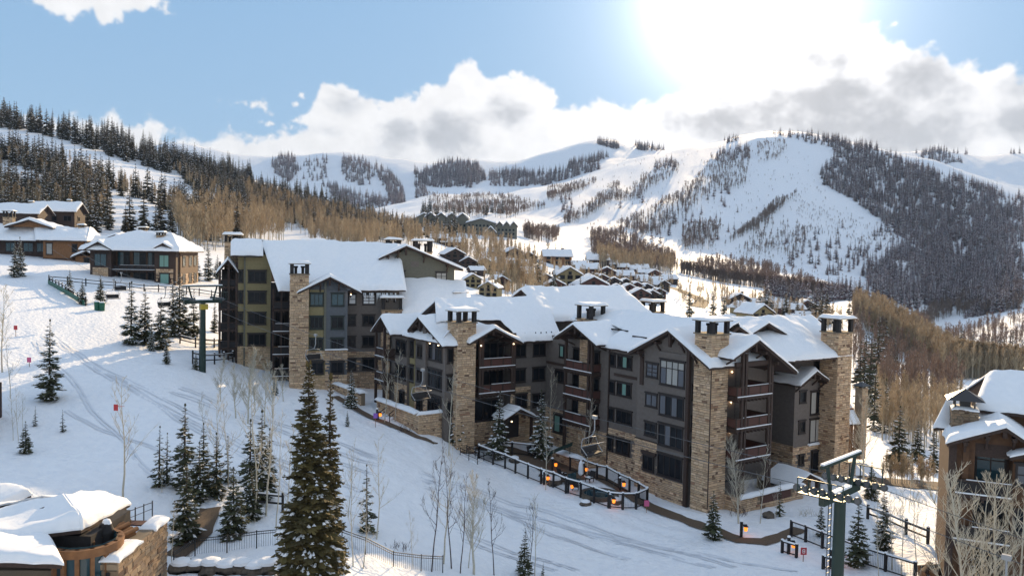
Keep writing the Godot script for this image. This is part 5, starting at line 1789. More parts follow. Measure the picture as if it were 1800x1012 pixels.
	obj("snow_cap", ss.mesh(), M.roof_snow, grill)
	var bench := thing("terrace_table", "dark red table on the stone terrace by the lattice railing", "table", pix(236, 938, 53.5))
	var bs := Shape.new()
	bs.block(Vector3(0, 0.68, 0), 1.5, 0.08, 0.9)
	obj("table_top", bs.mesh(), M.red_panel, bench)
	for q in [[-0.6, -0.35], [0.6, -0.35], [-0.6, 0.35], [0.6, 0.35]]:
		var lg := Shape.new()
		lg.block(Vector3(q[0], 0, q[1]), 0.08, 0.68, 0.08)
		obj("leg", lg.mesh(), M.dark, bench)

func make_right_house() -> void:
	axes(pix(1660, 1000, 60), -24.0)
	fy = -1.2
	start_building("cedar_house", "orange brown cedar house with a capped stone chimney in the bottom right corner", "house", W(4, 5, -25))
	var B0 := -29.0
	mass(1.6, 9.0, 1.7, 16.0, B0, -11.9, M.timber)
	mass(0.0, 9.0, 4.1, 16.0, B0, -11.9, M.cedar_dark)
	mass(0.0, 9.0, 0.0, 1.7, B0, -11.9, M.cedar_dark)
	var F := face_b(0.0)
	var D := face_b(1.6)
	gable_wall(F, 0.0, 5.6, -11.9, 3.5, -10.6, 6.0, M.cedar_dark)
	mass(0.1, 1.7, 0.3, 5.4, -12.9, -11.9, M.timber, "beam")
	window(D, 2.0, 3.8, -14.9, -12.9, 2, 1, M.glass_teal, null, 0.25)
	window(D, 2.0, 3.8, -18.2, -16.0, 2, 1)
	window(D, 2.0, 3.8, -21.6, -19.4, 2, 1)
	balcony(F, 0.4, 4.1, -15.6, 0.5, true, M.dark, true, 1.0)
	balcony(F, 0.4, 4.1, -19.0, 0.5, true, M.dark, true, 1.0)
	strip(F, 0.0, 0.5, B0, -11.9, 0.2, M.timber, "post")
	strip(F, 0.9, 1.3, B0, -11.9, 0.25, M.cedar_dark, "post")
	window(F, 4.4, 6.0, -14.55, -13.25, 3, 2, M.blind)
	window(F, 4.4, 6.0, -18.0, -16.6, 3, 1)
	window(F, 7.4, 9.0, -14.55, -13.25, 3, 2, M.blind)
	gable_wall(F, 4.1, 9.2, -12.4, 5.5, -11.6, 5.0, M.cedar_dark)
	gable_roof(F, 3.45, -10.35, -0.2, -11.85, 5.6, -11.75, 1.0, 6.0, 0.34)
	gable_roof(face_b(-0.3), 5.2, -11.9, 3.8, -12.4, 8.6, -13.6, 0.7, 4.0, 0.34)
	gable_timber(F, 3.45, -10.35, 0.4, -11.6, 5.2, -11.6, 0.9, 0.9)
	mass(4.5, 10.0, 2.0, 12.0, -12, -9.9, M.cedar_dark)
	roof(W(3.6, 1.9, -9.95), W(3.6, 12.0, -10.2), W(8.6, 13.0, -8.2), W(8.6, 3.2, -8.0), 0.55, [true, true, false, true])
	roof(W(13.5, 13.0, -10.2), W(13.5, 2.0, -10.2), W(8.6, 3.2, -8.0), W(8.6, 13.0, -8.2), 0.55)
	roof(W(3.4, 1.3, -11.3), W(2.2, -0.9, -11.4), W(4.4, 0.0, -9.9), W(5.0, 1.0, -9.9), 0.35)
	# chimney with a pyramid cap on legs
	var ch := Shape.new()
	ch.box(W(1.8, 0.25, B0), fa * 1.7, Vector3(0, -9.85 - B0, 0), fb * 1.75)
	var o := part("chimney", ch, M.mortar)
	stone(face_b(1.8), 0.25, 2.0, -13.5, -9.85, [], 0.0, 0.8, 0.45)
	stone(face_a(0.25), 1.8, 3.5, -13.5, -9.85, [], 0.0, 0.8, 0.45)
	var cp := Shape.new()
	for q in [[1.95, 0.4], [1.95, 1.7], [3.2, 0.4], [3.2, 1.7]]: cp.box(W(q[0], q[1], -9.85), fa * 0.1, Vector3(0, 0.75, 0), fb * 0.1)
	cp.box(W(2.3, 0.8, -9.85), fa * 0.7, Vector3(0, 0.7, 0), fb * 0.7)
	var tp := W(2.65, 1.12, -8.35)
	var cs := [W(1.4, -0.15, -9.15), W(1.4, 2.4, -9.15), W(3.9, 2.4, -9.15), W(3.9, -0.15, -9.15)]
	for i in 4: cp.tri(tp, cs[(i + 1) % 4], cs[i])
	cp.quad(cs[0], cs[1], cs[2], cs[3])
	sub(o, "chimney_cap", cp, M.metal_roof)
	snow_cap(W(1.85, 0.3, -9.84), W(1.85, 1.95, -9.84), W(3.4, 1.95, -9.84), W(3.4, 0.3, -9.84), 0.14, o)
	# small grey cap of a second chimney behind the ridge
	var c2 := Shape.new()
	var t2 := W(11.0, 7.4, -6.9)
	var k2 := [W(10.0, 6.2, -7.5), W(10.0, 8.6, -7.5), W(12.0, 8.6, -7.5), W(12.0, 6.2, -7.5)]
	for i in 4: c2.tri(t2, k2[(i + 1) % 4], k2[i])
	c2.box(W(10.5, 6.8, -10), fa, Vector3(0, 2.5, 0), fb * 1.2)
	part("chimney_cap", c2, M.metal_roof)
	fy = 0.0
	# the little house behind the lodge's right end
	axes(pix(1500, 775, 112), 30.0)
	start_building("stone_cottage", "small cottage with a steep snow roof and stone chimney behind the lodge's right end", "house", W(2, 1, -25))
	mass(2.0, 9.0, -4.0, 2.6, -28, -20.8, M.cedar)
	roof(W(0.6, -5.0, -22.3), W(0.6, 2.2, -22.6), W(5.0, 3.6, -18.4), W(5.0, -5.0, -18.4), 0.4)
	roof(W(9.6, 3.6, -22.4), W(9.6, -5.0, -22.4), W(5.0, -5.0, -18.4), W(5.0, 3.6, -18.4), 0.4)
	mass(1.0, 2.2, 3.0, 4.1, -28, -17.9, M.mortar, "chimney")
	stone(face_b(1.0), 3.0, 4.1, -28, -17.9, [], 0.0, 1.0)
	var cc := Shape.new()
	var t3 := W(1.6, 3.55, -17.1)
	var k3 := [W(0.6, 2.5, -17.6), W(0.6, 4.6, -17.6), W(2.6, 4.6, -17.6), W(2.6, 2.5, -17.6)]
	for i in 4: cc.tri(t3, k3[(i + 1) % 4], k3[i])
	cc.box(W(1.3, 3.3, -17.9), fa * 0.6, Vector3(0, 0.4, 0), fb * 0.5)
	part("chimney_cap", cc, M.metal_roof)

func make_hotel() -> void:
	axes(pix(825, 424, 760), 0.0)
	var y0 := 8.0
	start_building("hotel", "long grey many windowed hotel below the mountain on the far slope", "hotel", W(8, 0, y0))
	var m: Material = M.siding_green
	var blocks := [[-42.0, -2.0, 36.0, 22.0], [-3.0, 24.0, 30.0, 15.0], [24.5, 44.0, 27.0, 13.0]]
	var i := 0
	for b in blocks:
		var a0: float = [6.0, 0.0, 3.0][i]
		var top: float = y0 - 4.0 + b[2] * 0.78
		mass(a0, a0 + 20, b[0], b[1], y0 - 8, top, m)
		var n: int = [4, 1, 3][i]
		var f := face_b(a0)
		for k in n:
			var s0 := lerpf(b[0], b[1], float(k) / n)
			var s1 := lerpf(b[0], b[1], float(k + 1) / n)
			var mid := (s0 + s1) * 0.5
			gable_wall(f, s0, s1, top, mid, top + 4.0, 20.0, m)
			gable_roof(f, mid, top + 4.6, s0 - 0.8, top + 0.3, s1 + 0.8, top + 0.3, 1.2, 20.0, 1.1, 0.5)
		var rows := 6 if i < 2 else 5
		for r in rows:
			var y := y0 - 1.0 + r * 3.5
			var x: float = b[0] + 1.8
			while x < b[1] - 2.5:
				if y + 2.0 < top:
					var s := Shape.new()
					slab(s, f, x, x + 1.7, y, y + 1.9, -0.1, 0.10)
					part("window", s, M.glass if rng.randf() < 0.85 else M.blind)
				x += 3.4
		i += 1
	roof(W(-5, -3, y0 + 1.0), W(-5, 16, y0 + 1.0), W(0, 16, y0 + 2.6), W(0, -3, y0 + 2.6), 0.8)
	mass(-4.5, 0, -2, 15, y0 - 8, y0 + 1, m)
	gable_wall(face_b(-1.0), 14.5, 24.5, y0 + 11.0, 19.5, y0 + 16.0, 8.0, m)
	mass(-1.0, 5, 14.5, 24.5, y0 - 8, y0 + 11.0, m)
	gable_roof(face_b(-1.0), 19.5, y0 + 16.6, 13.7, y0 + 11.0, 25.3, y0 + 11.0, 1.0, 8.0, 1.0, 0.5)
	cabin("hotel_wing", "low hotel wing with a steep snow gable at the far left of the hotel", "", pix(745, 405, 770), 0, 26, 16, 9, 7, true, M.siding_green, 2, 4, false, 0.9, false)

func make_village() -> void:
	# prototypes, then one copy per house
	var kinds := []
	var mats := [M.red_panel, M.timber, M.cedar, M.siding_green, M.siding_olive]
	var defs := [[12.0, 9.0, 5.0, 3.0, true, 0], [13.0, 9.0, 4.6, 2.6, false, 1], [11.0, 10.0, 5.6, 3.2, true, 4], [15.0, 10.0, 4.4, 2.8, false, 0], [12.0, 9.0, 5.0, 3.0, true, 1], [14.0, 9.0, 4.8, 2.6, false, 2]]
	var list := [
		# photograph x, base y, width in photograph pixels, kind, turn, label
		[853, 480, 40, 2, 10, "square tan house with a flat snow roof on the near slope of the village"],
		[868, 450, 28, 5, 0, "tan house half hidden by trees at the top of the village"],
		[888, 480, 52, 1, 15, "dark brown house with a long snow roof in the middle of the village"],
		[905, 456, 36, 4, 20, "dark gabled house on the upper edge of the village"],
		[930, 460, 30, 4, -10, "dark steep gabled house at the upper right of the hill houses"],
		[918, 470, 28, 1, 0, "small dark house between two snowy roofs on the hill"],
		[982, 466, 58, 5, 5, "wide low house with a pale front by itself below the ski run"],
		[880, 508, 40, 0, 30, "house with a steep bluish snow roof behind the lodge's ridge"],
		[916, 496, 56, 5, 5, "long tan gabled house left of the tall dark spruce"],
		[958, 502, 36, 4, 0, "dark gable with a small snow porch right of the tall dark spruce"],
		[977, 514, 40, 0, 5, "red brown gabled house in front of the village row"],
		[1003, 504, 50, 2, 5, "tan brown gabled house behind a bushy spruce"],
		[1042, 522, 62, 0, 10, "largest red gabled house at the front of the village"],
		[1030, 484, 50, 3, 0, "long low house with a snow roof behind the red gable"],
		[1052, 470, 44, 1, 0, "house with a chimney at the upper end of the long row"],
		[1068, 490, 36, 0, -5, "small red gable behind the largest red house"],
		[1095, 495, 46, 3, 5, "red brown row house with a wide snow roof"],
		[1085, 518, 32, 4, 0, "dark gable beside the largest red house"],
		[1105, 520, 36, 0, 5, "red gable at the left of the front row"],
		[1127, 530, 40, 0, 5, "second red gable in the front row of the village"],
		[1148, 532, 38, 4, 5, "third dark gable in the front row of the village"],
		[1122, 500, 40, 3, 0, "red house with a long snow roof in the second row"],
		[1146, 506, 40, 1, 0, "brown house in the second row near the bend of the road"],
		[1166, 512, 34, 4, 30, "dark house with a steep turned gable by the road"],
		[1178, 500, 34, 1, 20, "last house of the row beside the winding road"],
		[1135, 488, 30, 5, 0, "brown house at the back of the long row"],
		[1110, 482, 34, 3, 0, "red house under the tall tan aspens"],
		[832, 506, 36, 2, 10, "small tan gabled house behind a stone chimney"],
		[858, 522, 40, 2, -15, "tan gable with a snow roof close behind the lodge"],
		[796, 462, 44, 4, 25, "dark green brown house at the top of the snowy bank"],
		[822, 472, 36, 4, 25, "dark house second from the top along the snowy bank"],
		[842, 484, 32, 1, 25, "dark house third along the snowy bank"],
		[768, 428, 34, 1, 0, "low dark house among aspens under the hotel"],
		[790, 436, 44, 3, 5, "house with a bright snow roof under the hotel"],
		[1302, 540, 42, 4, 0, "dark house with a chimney at the left of the right hand houses"],
		[1312, 556, 36, 2, 20, "olive brown gable in front of the dark house with a chimney"],
		[1338, 545, 42, 5, 15, "brown house with a snowy gable and tree behind the roofs"],
		[1368, 552, 46, 3, 10, "red brown house with a broad snow roof right of the middle"],
		[1398, 556, 44, 1, 10, "brown house facing the slope with a tan front"],
		[1418, 550, 40, 0, 0, "red house in front of the dark spruces at right"],
		[1340, 574, 56, 2, 25, "big tan house with a chimney rising just behind the lodge roof"],
		[1402, 572, 42, 5, 0, "tan house with snowy shrubs just behind the lodge roof"],
		[1425, 570, 50, 3, 0, "long red house with a small gable next to the end chimney"],
		[1380, 582, 40, 1, 5, "low house whose roof just shows over the lodge's ridge"],
		[1060, 502, 34, 0, 5, "small red gable in the second row behind the largest red house"],
		[1080, 506, 32, 4, -5, "small dark gable in the second row"],
		[1072, 474, 32, 1, 0, "small brown house at the back under the tan aspens"],
		[1092, 478, 32, 3, 5, "small long red house at the back of the row"],
		[1128, 480, 30, 1, 0, "small dark house at the back near the ski run"],
		[1152, 492, 30, 0, 10, "small red gable near the bend of the road"],
		[1163, 500, 28, 5, 10, "small tan house beside the bend of the road"],
		[1099, 508, 32, 4, 0, "dark gable between the red row houses"],
		[1119, 514, 32, 0, 5, "red gable behind the front row's second gable"],
		[1139, 517, 32, 4, 5, "dark gable behind the front row's third gable"],
		[1159, 524, 30, 0, 10, "rightmost red gable of the front row"],
		[1020, 474, 34, 5, 0, "tan house at the upper left of the long row"],
		[1006, 482, 34, 3, 0, "long red house at the left of the row"],
		[990, 492, 34, 1, 5, "dark house behind the bushy spruce"],
		[1035, 500, 32, 4, 0, "dark gable left of the largest red house"],
		[1018, 514, 34, 0, 5, "red gable directly left of the largest red house"],
		[938, 482, 34, 3, 5, "long red house right of the hill houses"],
		[896, 492, 32, 4, 10, "dark gable below the hill houses"],
		[862, 466, 28, 1, 15, "small dark house among trees left of the hill houses"],
		[1440, 580, 34, 0, 0, "small house with a red gable beside the end chimney"]]
	for q in list:
		var k: int = q[3]
		var at := ground(q[0], q[1], 5.0)
		if k >= kinds.size() or kinds[k] == null:
			while kinds.size() <= k: kinds.append(null)
		var size: float = 0.84 * q[2] * -at.z / FOCAL / defs[k][0]
		if kinds[k] == null:
			var d: Array = defs[k]
			kinds[k] = cabin("village_house", q[5], "houses of the village", Vector3.ZERO, 0.0, d[0], d[1], d[2], d[3], d[4], mats[d[5]], 2, 3, true, 0.7, false)
			kinds[k].position = at
			kinds[k].rotation.y = deg_to_rad(q[4])
			kinds[k].scale = Vector3.ONE * size
		else:
			var c := copy_of(kinds[k], "village_house", at, deg_to_rad(q[4]), size)
			c.set_meta("label", q[5])
# ---------------------------------------------------------------- paths, fences, lift and small things
func ribbon(called: String, pts: Array, width: float, mat: Material, label: String, lift := 0.10) -> void:
	var line := []
	for i in pts.size() - 1:
		var a := ground(pts[i][0], pts[i][1])
		var b := ground(pts[i + 1][0], pts[i + 1][1])
		var n := maxi(int(a.distance_to(b) / 0.7), 1)
		for k in n: line.append(a.lerp(b, float(k) / n))
	line.append(ground(pts[-1][0], pts[-1][1]))
	var rows := []
	for i in line.size():
		var d: Vector3 = line[mini(i + 2, line.size() - 1)] - line[maxi(i - 2, 0)]
		var s := d.cross(Vector3.UP).normalized()
		var w := width * (1.0 + 0.25 * snow_noise.get_noise_1d(i * 3.0))
		var row := PackedVector3Array()
		for k in 5:
			var p: Vector3 = line[i] + s * w * (k / 4.0 - 0.5)
			row.append(land_below(p.x, p.z) + Vector3(0, lift, 0))
		rows.append(row)
	var sh := Shape.new()
	sh.sheet(rows)
	tag(obj(called, sh.mesh(), mat), label, "", "", "structure")

# a fence along ground points; kind: "mesh" (posts, snowy top rail, pickets), "rail" (posts and logs), "iron"
func fence(pts: Array, kind: String, h: float, label: String, spacing: float, group := "") -> Node3D:
	var line := []
	for p in pts: line.append(ground(p[0], p[1]))
	var t := thing({"mesh": "picket_fence", "rail": "log_fence", "iron": "iron_fence"}[kind], label, "fence", line[0], 0.0, group)
	var at: Vector3 = line[0]
	var wood: Material = M.iron if kind == "iron" else M.dark
	var stations := []
	for i in line.size() - 1:
		var n := maxi(int(round((line[i + 1] - line[i]).length() / spacing)), 1)
		for k in n:
			var q: Vector3 = line[i].lerp(line[i + 1], float(k) / n)
			stations.append(land_below(q.x, q.z))
	stations.append(line[-1])
	for q in stations:
		var s := Shape.new()
		if kind == "iron": s.block(q - at - Vector3(0, 0.3, 0), 0.07, h + 0.4, 0.07)
		else: s.block(q - at - Vector3(0, 0.4, 0), 0.20, h + 0.55, 0.20, 0.3)
		obj("post", s.mesh(), wood, t)
		if kind != "iron":
			var c := Shape.new()
			c.lathe(q - at + Vector3(0, h + 0.15, 0), [Vector2(0.14, 0), Vector2(0.13, 0.07), Vector2(0.0, 0.13)], 7)
			obj("post_snow", c.mesh(), M.roof_snow, t)
	for i in stations.size() - 1:
		var a: Vector3 = stations[i] - at
		var b: Vector3 = stations[i + 1] - at
		var s := Shape.new()
		if kind == "rail":
			for y in [h * 0.42, h * 0.86]:
				var r := Shape.new()
				r.tube([a + Vector3(0, y, 0), b + Vector3(0, y, 0)], [0.09, 0.08], 6)
				obj("rail", r.mesh(), wood, t)
			s.bar(a + Vector3(0, h * 0.86 + 0.12, 0), b + Vector3(0, h * 0.86 + 0.12, 0), 0.14, 0.08)
			obj("rail_snow", s.mesh(), M.roof_snow, t)
		else:
			var r := Shape.new()
			if kind == "mesh":
				r.bar(a + Vector3(0, h, 0), b + Vector3(0, h, 0), 0.12, 0.12)
				r.bar(a + Vector3(0, 0.18, 0), b + Vector3(0, 0.18, 0), 0.08, 0.08)
			else:
				r.bar(a + Vector3(0, h, 0), b + Vector3(0, h, 0), 0.05, 0.05)
				r.bar(a + Vector3(0, h - 0.18, 0), b + Vector3(0, h - 0.18, 0), 0.04, 0.04)
			obj("rail", r.mesh(), wood, t)
			var n := int(a.distance_to(b) / (0.14 if kind == "mesh" else 0.16))
			for k in range(1, n):
				var p := a.lerp(b, float(k) / n)
				s.block(p + Vector3(0, 0.12, 0), 0.016, h - 0.14, 0.016)
			var pk := obj("pickets", s.mesh(), M.iron, t)
			pk.set_meta("kind", "stuff")
			if kind == "mesh":
				var w := Shape.new()
				w.bar(a + Vector3(0, h + 0.11, 0), b + Vector3(0, h + 0.11, 0), 0.15, 0.10)
				obj("rail_snow", w.mesh(), M.roof_snow, t)
	return t

var lift_line := []
func make_lift() -> void:
	var top_a := pix(356, 530, 106.0)
	var top_b := pix(1478, 868, 47.0)
	var d := ((top_b - top_a) * Vector3(1, 0, 1)).normalized()
	var side := d.cross(Vector3.UP).normalized()
	if side.x < 0.0: side = -side
	lift_tower(top_a, d, side, "dark green chairlift pylon with a crossarm left of the olive lodge", 0.42)
	lift_tower(top_b, d, side, "dark green chairlift pylon with sheaves and snowy frames at the lower right", 0.40)
	var up_hill := top_a - d * 60.0 + Vector3(0, 6.5, 0)
	var down := top_b + d * 40.0 + Vector3(0, -3.5, 0)
	for s in [-1.0, 1.0]:
		var pts := []
		var rr := []
		for seg in [[up_hill, top_a, 1.6], [top_a, top_b, 1.4], [top_b, down, 0.8]]:
			for i in 16:
				var k := i / 16.0
				pts.append((seg[0] as Vector3).lerp(seg[1], k) + side * s * 1.9 + Vector3(0, 0.55 - seg[2] * 4.0 * k * (1.0 - k), 0))
				rr.append(0.02)
		pts.append(down + side * s * 1.9)
		rr.append(0.02)
		lift_line.append(pts)
		var c := Shape.new()
		c.tube(pts, rr, 5)
		var o := obj("lift_cable", c.mesh(), M.steel)
		tag(o, "steel haul rope of the chairlift on the side nearer the slope" if s < 0.0 else "steel haul rope of the chairlift on the side nearer the lodges", "cable", "chairlift haul ropes")
	# chairs: rope, distance along it (0 to 48 of its points), label
	var first: Node3D = null
	for q in [[1, 7.0, "empty chairlift chair hanging over the slope in front of the rail fence"], [1, 11.6, "empty chairlift chair hanging just uphill of the left pylon"],
			[1, 20.6, "empty chairlift chair in front of the olive lodge's left windows"], [1, 24.2, "empty chairlift chair in front of the middle lodge's left gable"],
			[1, 28.2, "empty chairlift chair in front of the stone base near the spa fence"], [0, 35.6, "empty chairlift chair hanging low by the bottom right trees"], [0, 9.0, "empty chairlift chair among the spruces above the left pylon"]]:
		var rope: Array = lift_line[q[0]]
		var i := int(q[1])
		var at: Vector3 = (rope[i] as Vector3).lerp(rope[i + 1], q[1] - i)
		var turn := atan2(d.x, d.z)
		if first == null:
			first = make_chair(q[2], at, turn)
		else:
			var c := copy_of(first, "lift_chair", at, turn)
			c.set_meta("label", q[2])

func make_chair(label: String, at: Vector3, turn: float) -> Node3D:
	var t := thing("lift_chair", label, "chairlift chair", at, turn, "chairlift chairs")
	var h := Shape.new()
	h.tube([Vector3(0, 0.1, 0), Vector3(0, -0.9, 0.02), Vector3(0, -1.3, -0.15), Vector3(0, -1.55, -0.45)], [0.05, 0.05, 0.05, 0.05], 7)
	obj("hanger", h.mesh(), M.galv, t)
	var g := Shape.new()
	g.block(Vector3(0, -0.08, 0), 0.2, 0.26, 0.4)
	obj("grip", g.mesh(), M.galv, t)
	var f := Shape.new()
	f.tube([Vector3(-0.95, -2.75, 0.1), Vector3(-1.0, -2.2, -0.45), Vector3(-0.8, -1.62, -0.5), Vector3(0, -1.55, -0.45), Vector3(0.8, -1.62, -0.5), Vector3(1.0, -2.2, -0.45), Vector3(0.95, -2.75, 0.1)], [0.035, 0.035, 0.035, 0.035, 0.035, 0.035, 0.035], 6)
	obj("bail", f.mesh(), M.galv, t)
	var s := Shape.new()
	s.box(Vector3(-0.92, -2.82, -0.35), Vector3(1.84, 0, 0), Vector3(0, 0.10, 0), Vector3(0, 0, 0.55))
	obj("seat", s.mesh(), M.dark, t)
	var b := Shape.new()
	b.box(Vector3(-0.92, -2.70, -0.48), Vector3(1.84, 0, 0), Vector3(0, 0.55, -0.10), Vector3(0, 0, 0.10))
	obj("backrest", b.mesh(), M.dark, t)
	var r := Shape.new()
	r.tube([Vector3(-0.9, -2.2, -0.45), Vector3(-0.92, -1.95, 0.25), Vector3(0.92, -1.95, 0.25), Vector3(0.9, -2.2, -0.45)], [0.025, 0.025, 0.025, 0.025], 5)
	obj("safety_bar", r.mesh(), M.galv, t)
	return t

func lift_tower(top: Vector3, d: Vector3, side: Vector3, label: String, r: float) -> void:
	var base := land_below(top.x, top.z)
	var t := thing("lift_pylon", label, "chairlift pylon", base, 0.0, "chairlift pylons")
	var h := top.y - base.y
	var p := Shape.new()
	p.tube([Vector3(0, -1, 0), Vector3(0, h * 0.5, 0), Vector3(0, h, 0)], [r, r * 0.9, r * 0.8], 14)
	obj("pole", p.mesh(), M.lift_green, t)
	var up := Vector3(0, h, 0)
	var a := Shape.new()
	a.bar(up - side * 2.5, up + side * 2.5, 0.34, 0.42)
	a.bar(up - side * 1.4 + Vector3(0, 0.2, 0), up - side * 1.9 + Vector3(0, 2.0, 0), 0.16)
	a.bar(up + side * 1.4 + Vector3(0, 0.2, 0), up + side * 1.9 + Vector3(0, 2.0, 0), 0.16)
	a.bar(up - side * 2.7 + Vector3(0, 2.0, 0), up + side * 2.7 + Vector3(0, 2.0, 0), 0.18)
	obj("crossarm", a.mesh(), M.lift_green, t)
	var sn := Shape.new()
	sn.bar(up - side * 2.6 + Vector3(0, 2.14, 0), up + side * 2.6 + Vector3(0, 2.14, 0), 0.2, 0.10)
	sn.bar(up - side * 1.2 + Vector3(0, 0.27, 0), up + side * 1.2 + Vector3(0, 0.27, 0), 0.34, 0.12)
	obj("snow_cover", sn.mesh(), M.roof_snow, t)
	for s in [-1.0, 1.0]:
		var c: Vector3 = up + side * s * 1.9 + Vector3(0, 0.32, 0)
		var b := Shape.new()
		b.bar(c - d * 1.9, c + d * 1.9, 0.16, 0.2)
		b.bar(c - d * 1.3 + side * s * 0.6, c + d * 1.3 + side * s * 0.6, 0.5, 0.06)
		for k in 5:
			var e: Vector3 = c + d * (-1.3 + k * 0.65) + side * s * 0.9
			b.bar(e, e + Vector3(0, 0.9, 0), 0.05)
		b.bar(c - d * 1.3 + side * s * 0.9 + Vector3(0, 0.9, 0), c + d * 1.3 + side * s * 0.9 + Vector3(0, 0.9, 0), 0.05)
		obj("sheave_frame", b.mesh(), M.lift_green, t)
		for k in 8:
			var w := Shape.new()
			var q := c + d * (-1.75 + k * 0.5) + Vector3(0, 0.05, 0)
			w.tube([q - side * 0.09, q - side * 0.07, q + side * 0.07, q + side * 0.09], [0.15, 0.21, 0.21, 0.15], 12)
			obj("sheave", w.mesh(), M.steel, t)
	var l := Shape.new()
	var off := -d * (r + 0.18)
	for s in [-0.2, 0.2]: l.bar(off + side * s, off + side * s + Vector3(0, h, 0), 0.05)
	for k in int(h / 0.35): l.bar(off - side * 0.2 + Vector3(0, 0.3 + k * 0.35, 0), off + side * 0.2 + Vector3(0, 0.3 + k * 0.35, 0), 0.035)
	obj("ladder", l.mesh(), M.steel, t)
	if r > 0.41:
		var y := Shape.new()
		y.block(Vector3(0, h - 1.0, 0) + d * 0.3, 0.9, 0.7, 0.6, 0.7)
		obj("pad", y.mesh(), M.yellow, t)

func lantern(px: float, py: float, label: String) -> void:
	var p := ground(px, py)
	var t := thing("lantern_post", label, "lantern", p, 0.0, "lit lanterns along the walk")
	var s := Shape.new()
	s.block(Vector3(0, -0.3, 0), 0.22, 1.75, 0.22)
	s.box(Vector3(0, 1.05, -0.06), Vector3(0.5, 0, 0), Vector3(0, 0.12, 0), Vector3(0, 0, 0.12))
	obj("post", s.mesh(), M.dark, t)
	var r := Shape.new()
	r.lathe(Vector3(0.4, 0.96, 0), [Vector2(0.25, 0), Vector2(0.12, 0.12), Vector2(0.0, 0.15)], 8)
	obj("lamp_roof", r.mesh(), M.dark, t)
	var g := Shape.new()
	g.lathe(Vector3(0.4, 0.56, 0), [Vector2(0.0, 0), Vector2(0.14, 0.0), Vector2(0.17, 0.2), Vector2(0.16, 0.4), Vector2(0, 0.4)], 8)
	obj("lamp_glass", g.mesh(), M.lamp, t)
	var c := Shape.new()
	c.lathe(Vector3(0, 1.45, 0), [Vector2(0.17, 0), Vector2(0.15, 0.1), Vector2(0, 0.17)], 8)
	obj("snow_cap", c.mesh(), M.roof_snow, t)
	var l := OmniLight3D.new()
	l.name = "lantern_light"
	l.light_color = Color(1.0, 0.55, 0.18)
	l.light_energy = 0.08
	l.light_size = 0.12
	l.omni_range = 20.0
	l.omni_attenuation = 2.0
	l.shadow_enabled = true
	add_child(l, true)
	l.position = p + Vector3(0.4, 0.76, 0.0)

func sign_post(px: float, py: float, top: float, mat: Material, label: String, mark := false, w := 0.5, hh := 0.6) -> void:
	var p := ground(px, py)
	var h := pix(px, top, -p.z).y - p.y
	var t := thing("marker_sign", label, "sign", p)
	var s := Shape.new()
	s.block(Vector3(0, -0.3, 0), 0.05, h + 0.2, 0.05)
	obj("pole", s.mesh(), M.cedar, t)
	var b := Shape.new()
	b.box(Vector3(-w * 0.5, h - hh, 0.03), Vector3(w, 0, 0), Vector3(0, hh, 0), Vector3(0, 0, 0.03))
	obj("sign_panel", b.mesh(), mat, t)
	if mark:
		var ring := Shape.new()
		for q in [[-0.12, 0.42, 0.24, 0.05], [-0.12, 0.28, 0.24, 0.05], [-0.12, 0.13, 0.24, 0.05], [-0.12, 0.13, 0.05, 0.34], [0.07, 0.13, 0.05, 0.34]]:
			ring.box(Vector3(q[0], h - hh + q[1], 0.055), Vector3(q[2], 0, 0), Vector3(0, q[3], 0), Vector3(0, 0, 0.012))
		obj("sign_mark", ring.mesh(), M.white, t)

func deck_chair(px: float, py: float, turn: float, label: String, depth := 0.0) -> void:
	var p := ground(px, py)
	var t := thing("patio_chair", label, "chair", p + Vector3(0, 0.1, 0), turn, "snowy chairs inside the spa fence")
	var s := Shape.new()
	s.box(Vector3(-0.35, 0.38, -0.35), Vector3(0.7, 0, 0), Vector3(0, 0.1, 0), Vector3(0, 0, 0.75))
	obj("seat", s.mesh(), M.dark, t)
	var b := Shape.new()
	b.box(Vector3(-0.35, 0.46, -0.42), Vector3(0.7, 0, 0), Vector3(0, 0.65, -0.22), Vector3(0, 0, 0.09))
	obj("backrest", b.mesh(), M.dark, t)
	for q in [[-0.3, -0.3], [0.3, -0.3], [-0.3, 0.32], [0.3, 0.32]]:
		var l := Shape.new()
		l.block(Vector3(q[0], 0, q[1]), 0.07, 0.4, 0.07)
		obj("leg", l.mesh(), M.dark, t)
	for x in [-0.36, 0.30]:
		var a := Shape.new()
		a.box(Vector3(x, 0.62, -0.35), Vector3(0.06, 0, 0), Vector3(0, 0.06, 0), Vector3(0, 0, 0.7))
		obj("armrest", a.mesh(), M.dark, t)
	var w := Shape.new()
	w.sheet([[Vector3(-0.33, 0.49, -0.3), Vector3(0, 0.52, -0.3), Vector3(0.33, 0.49, -0.3)], [Vector3(-0.33, 0.56, 0), Vector3(0, 0.64, 0), Vector3(0.33, 0.55, 0)], [Vector3(-0.33, 0.49, 0.38), Vector3(0, 0.5, 0.38), Vector3(0.33, 0.49, 0.38)]])
	obj("snow_cover", w.mesh(), M.roof_snow, t)

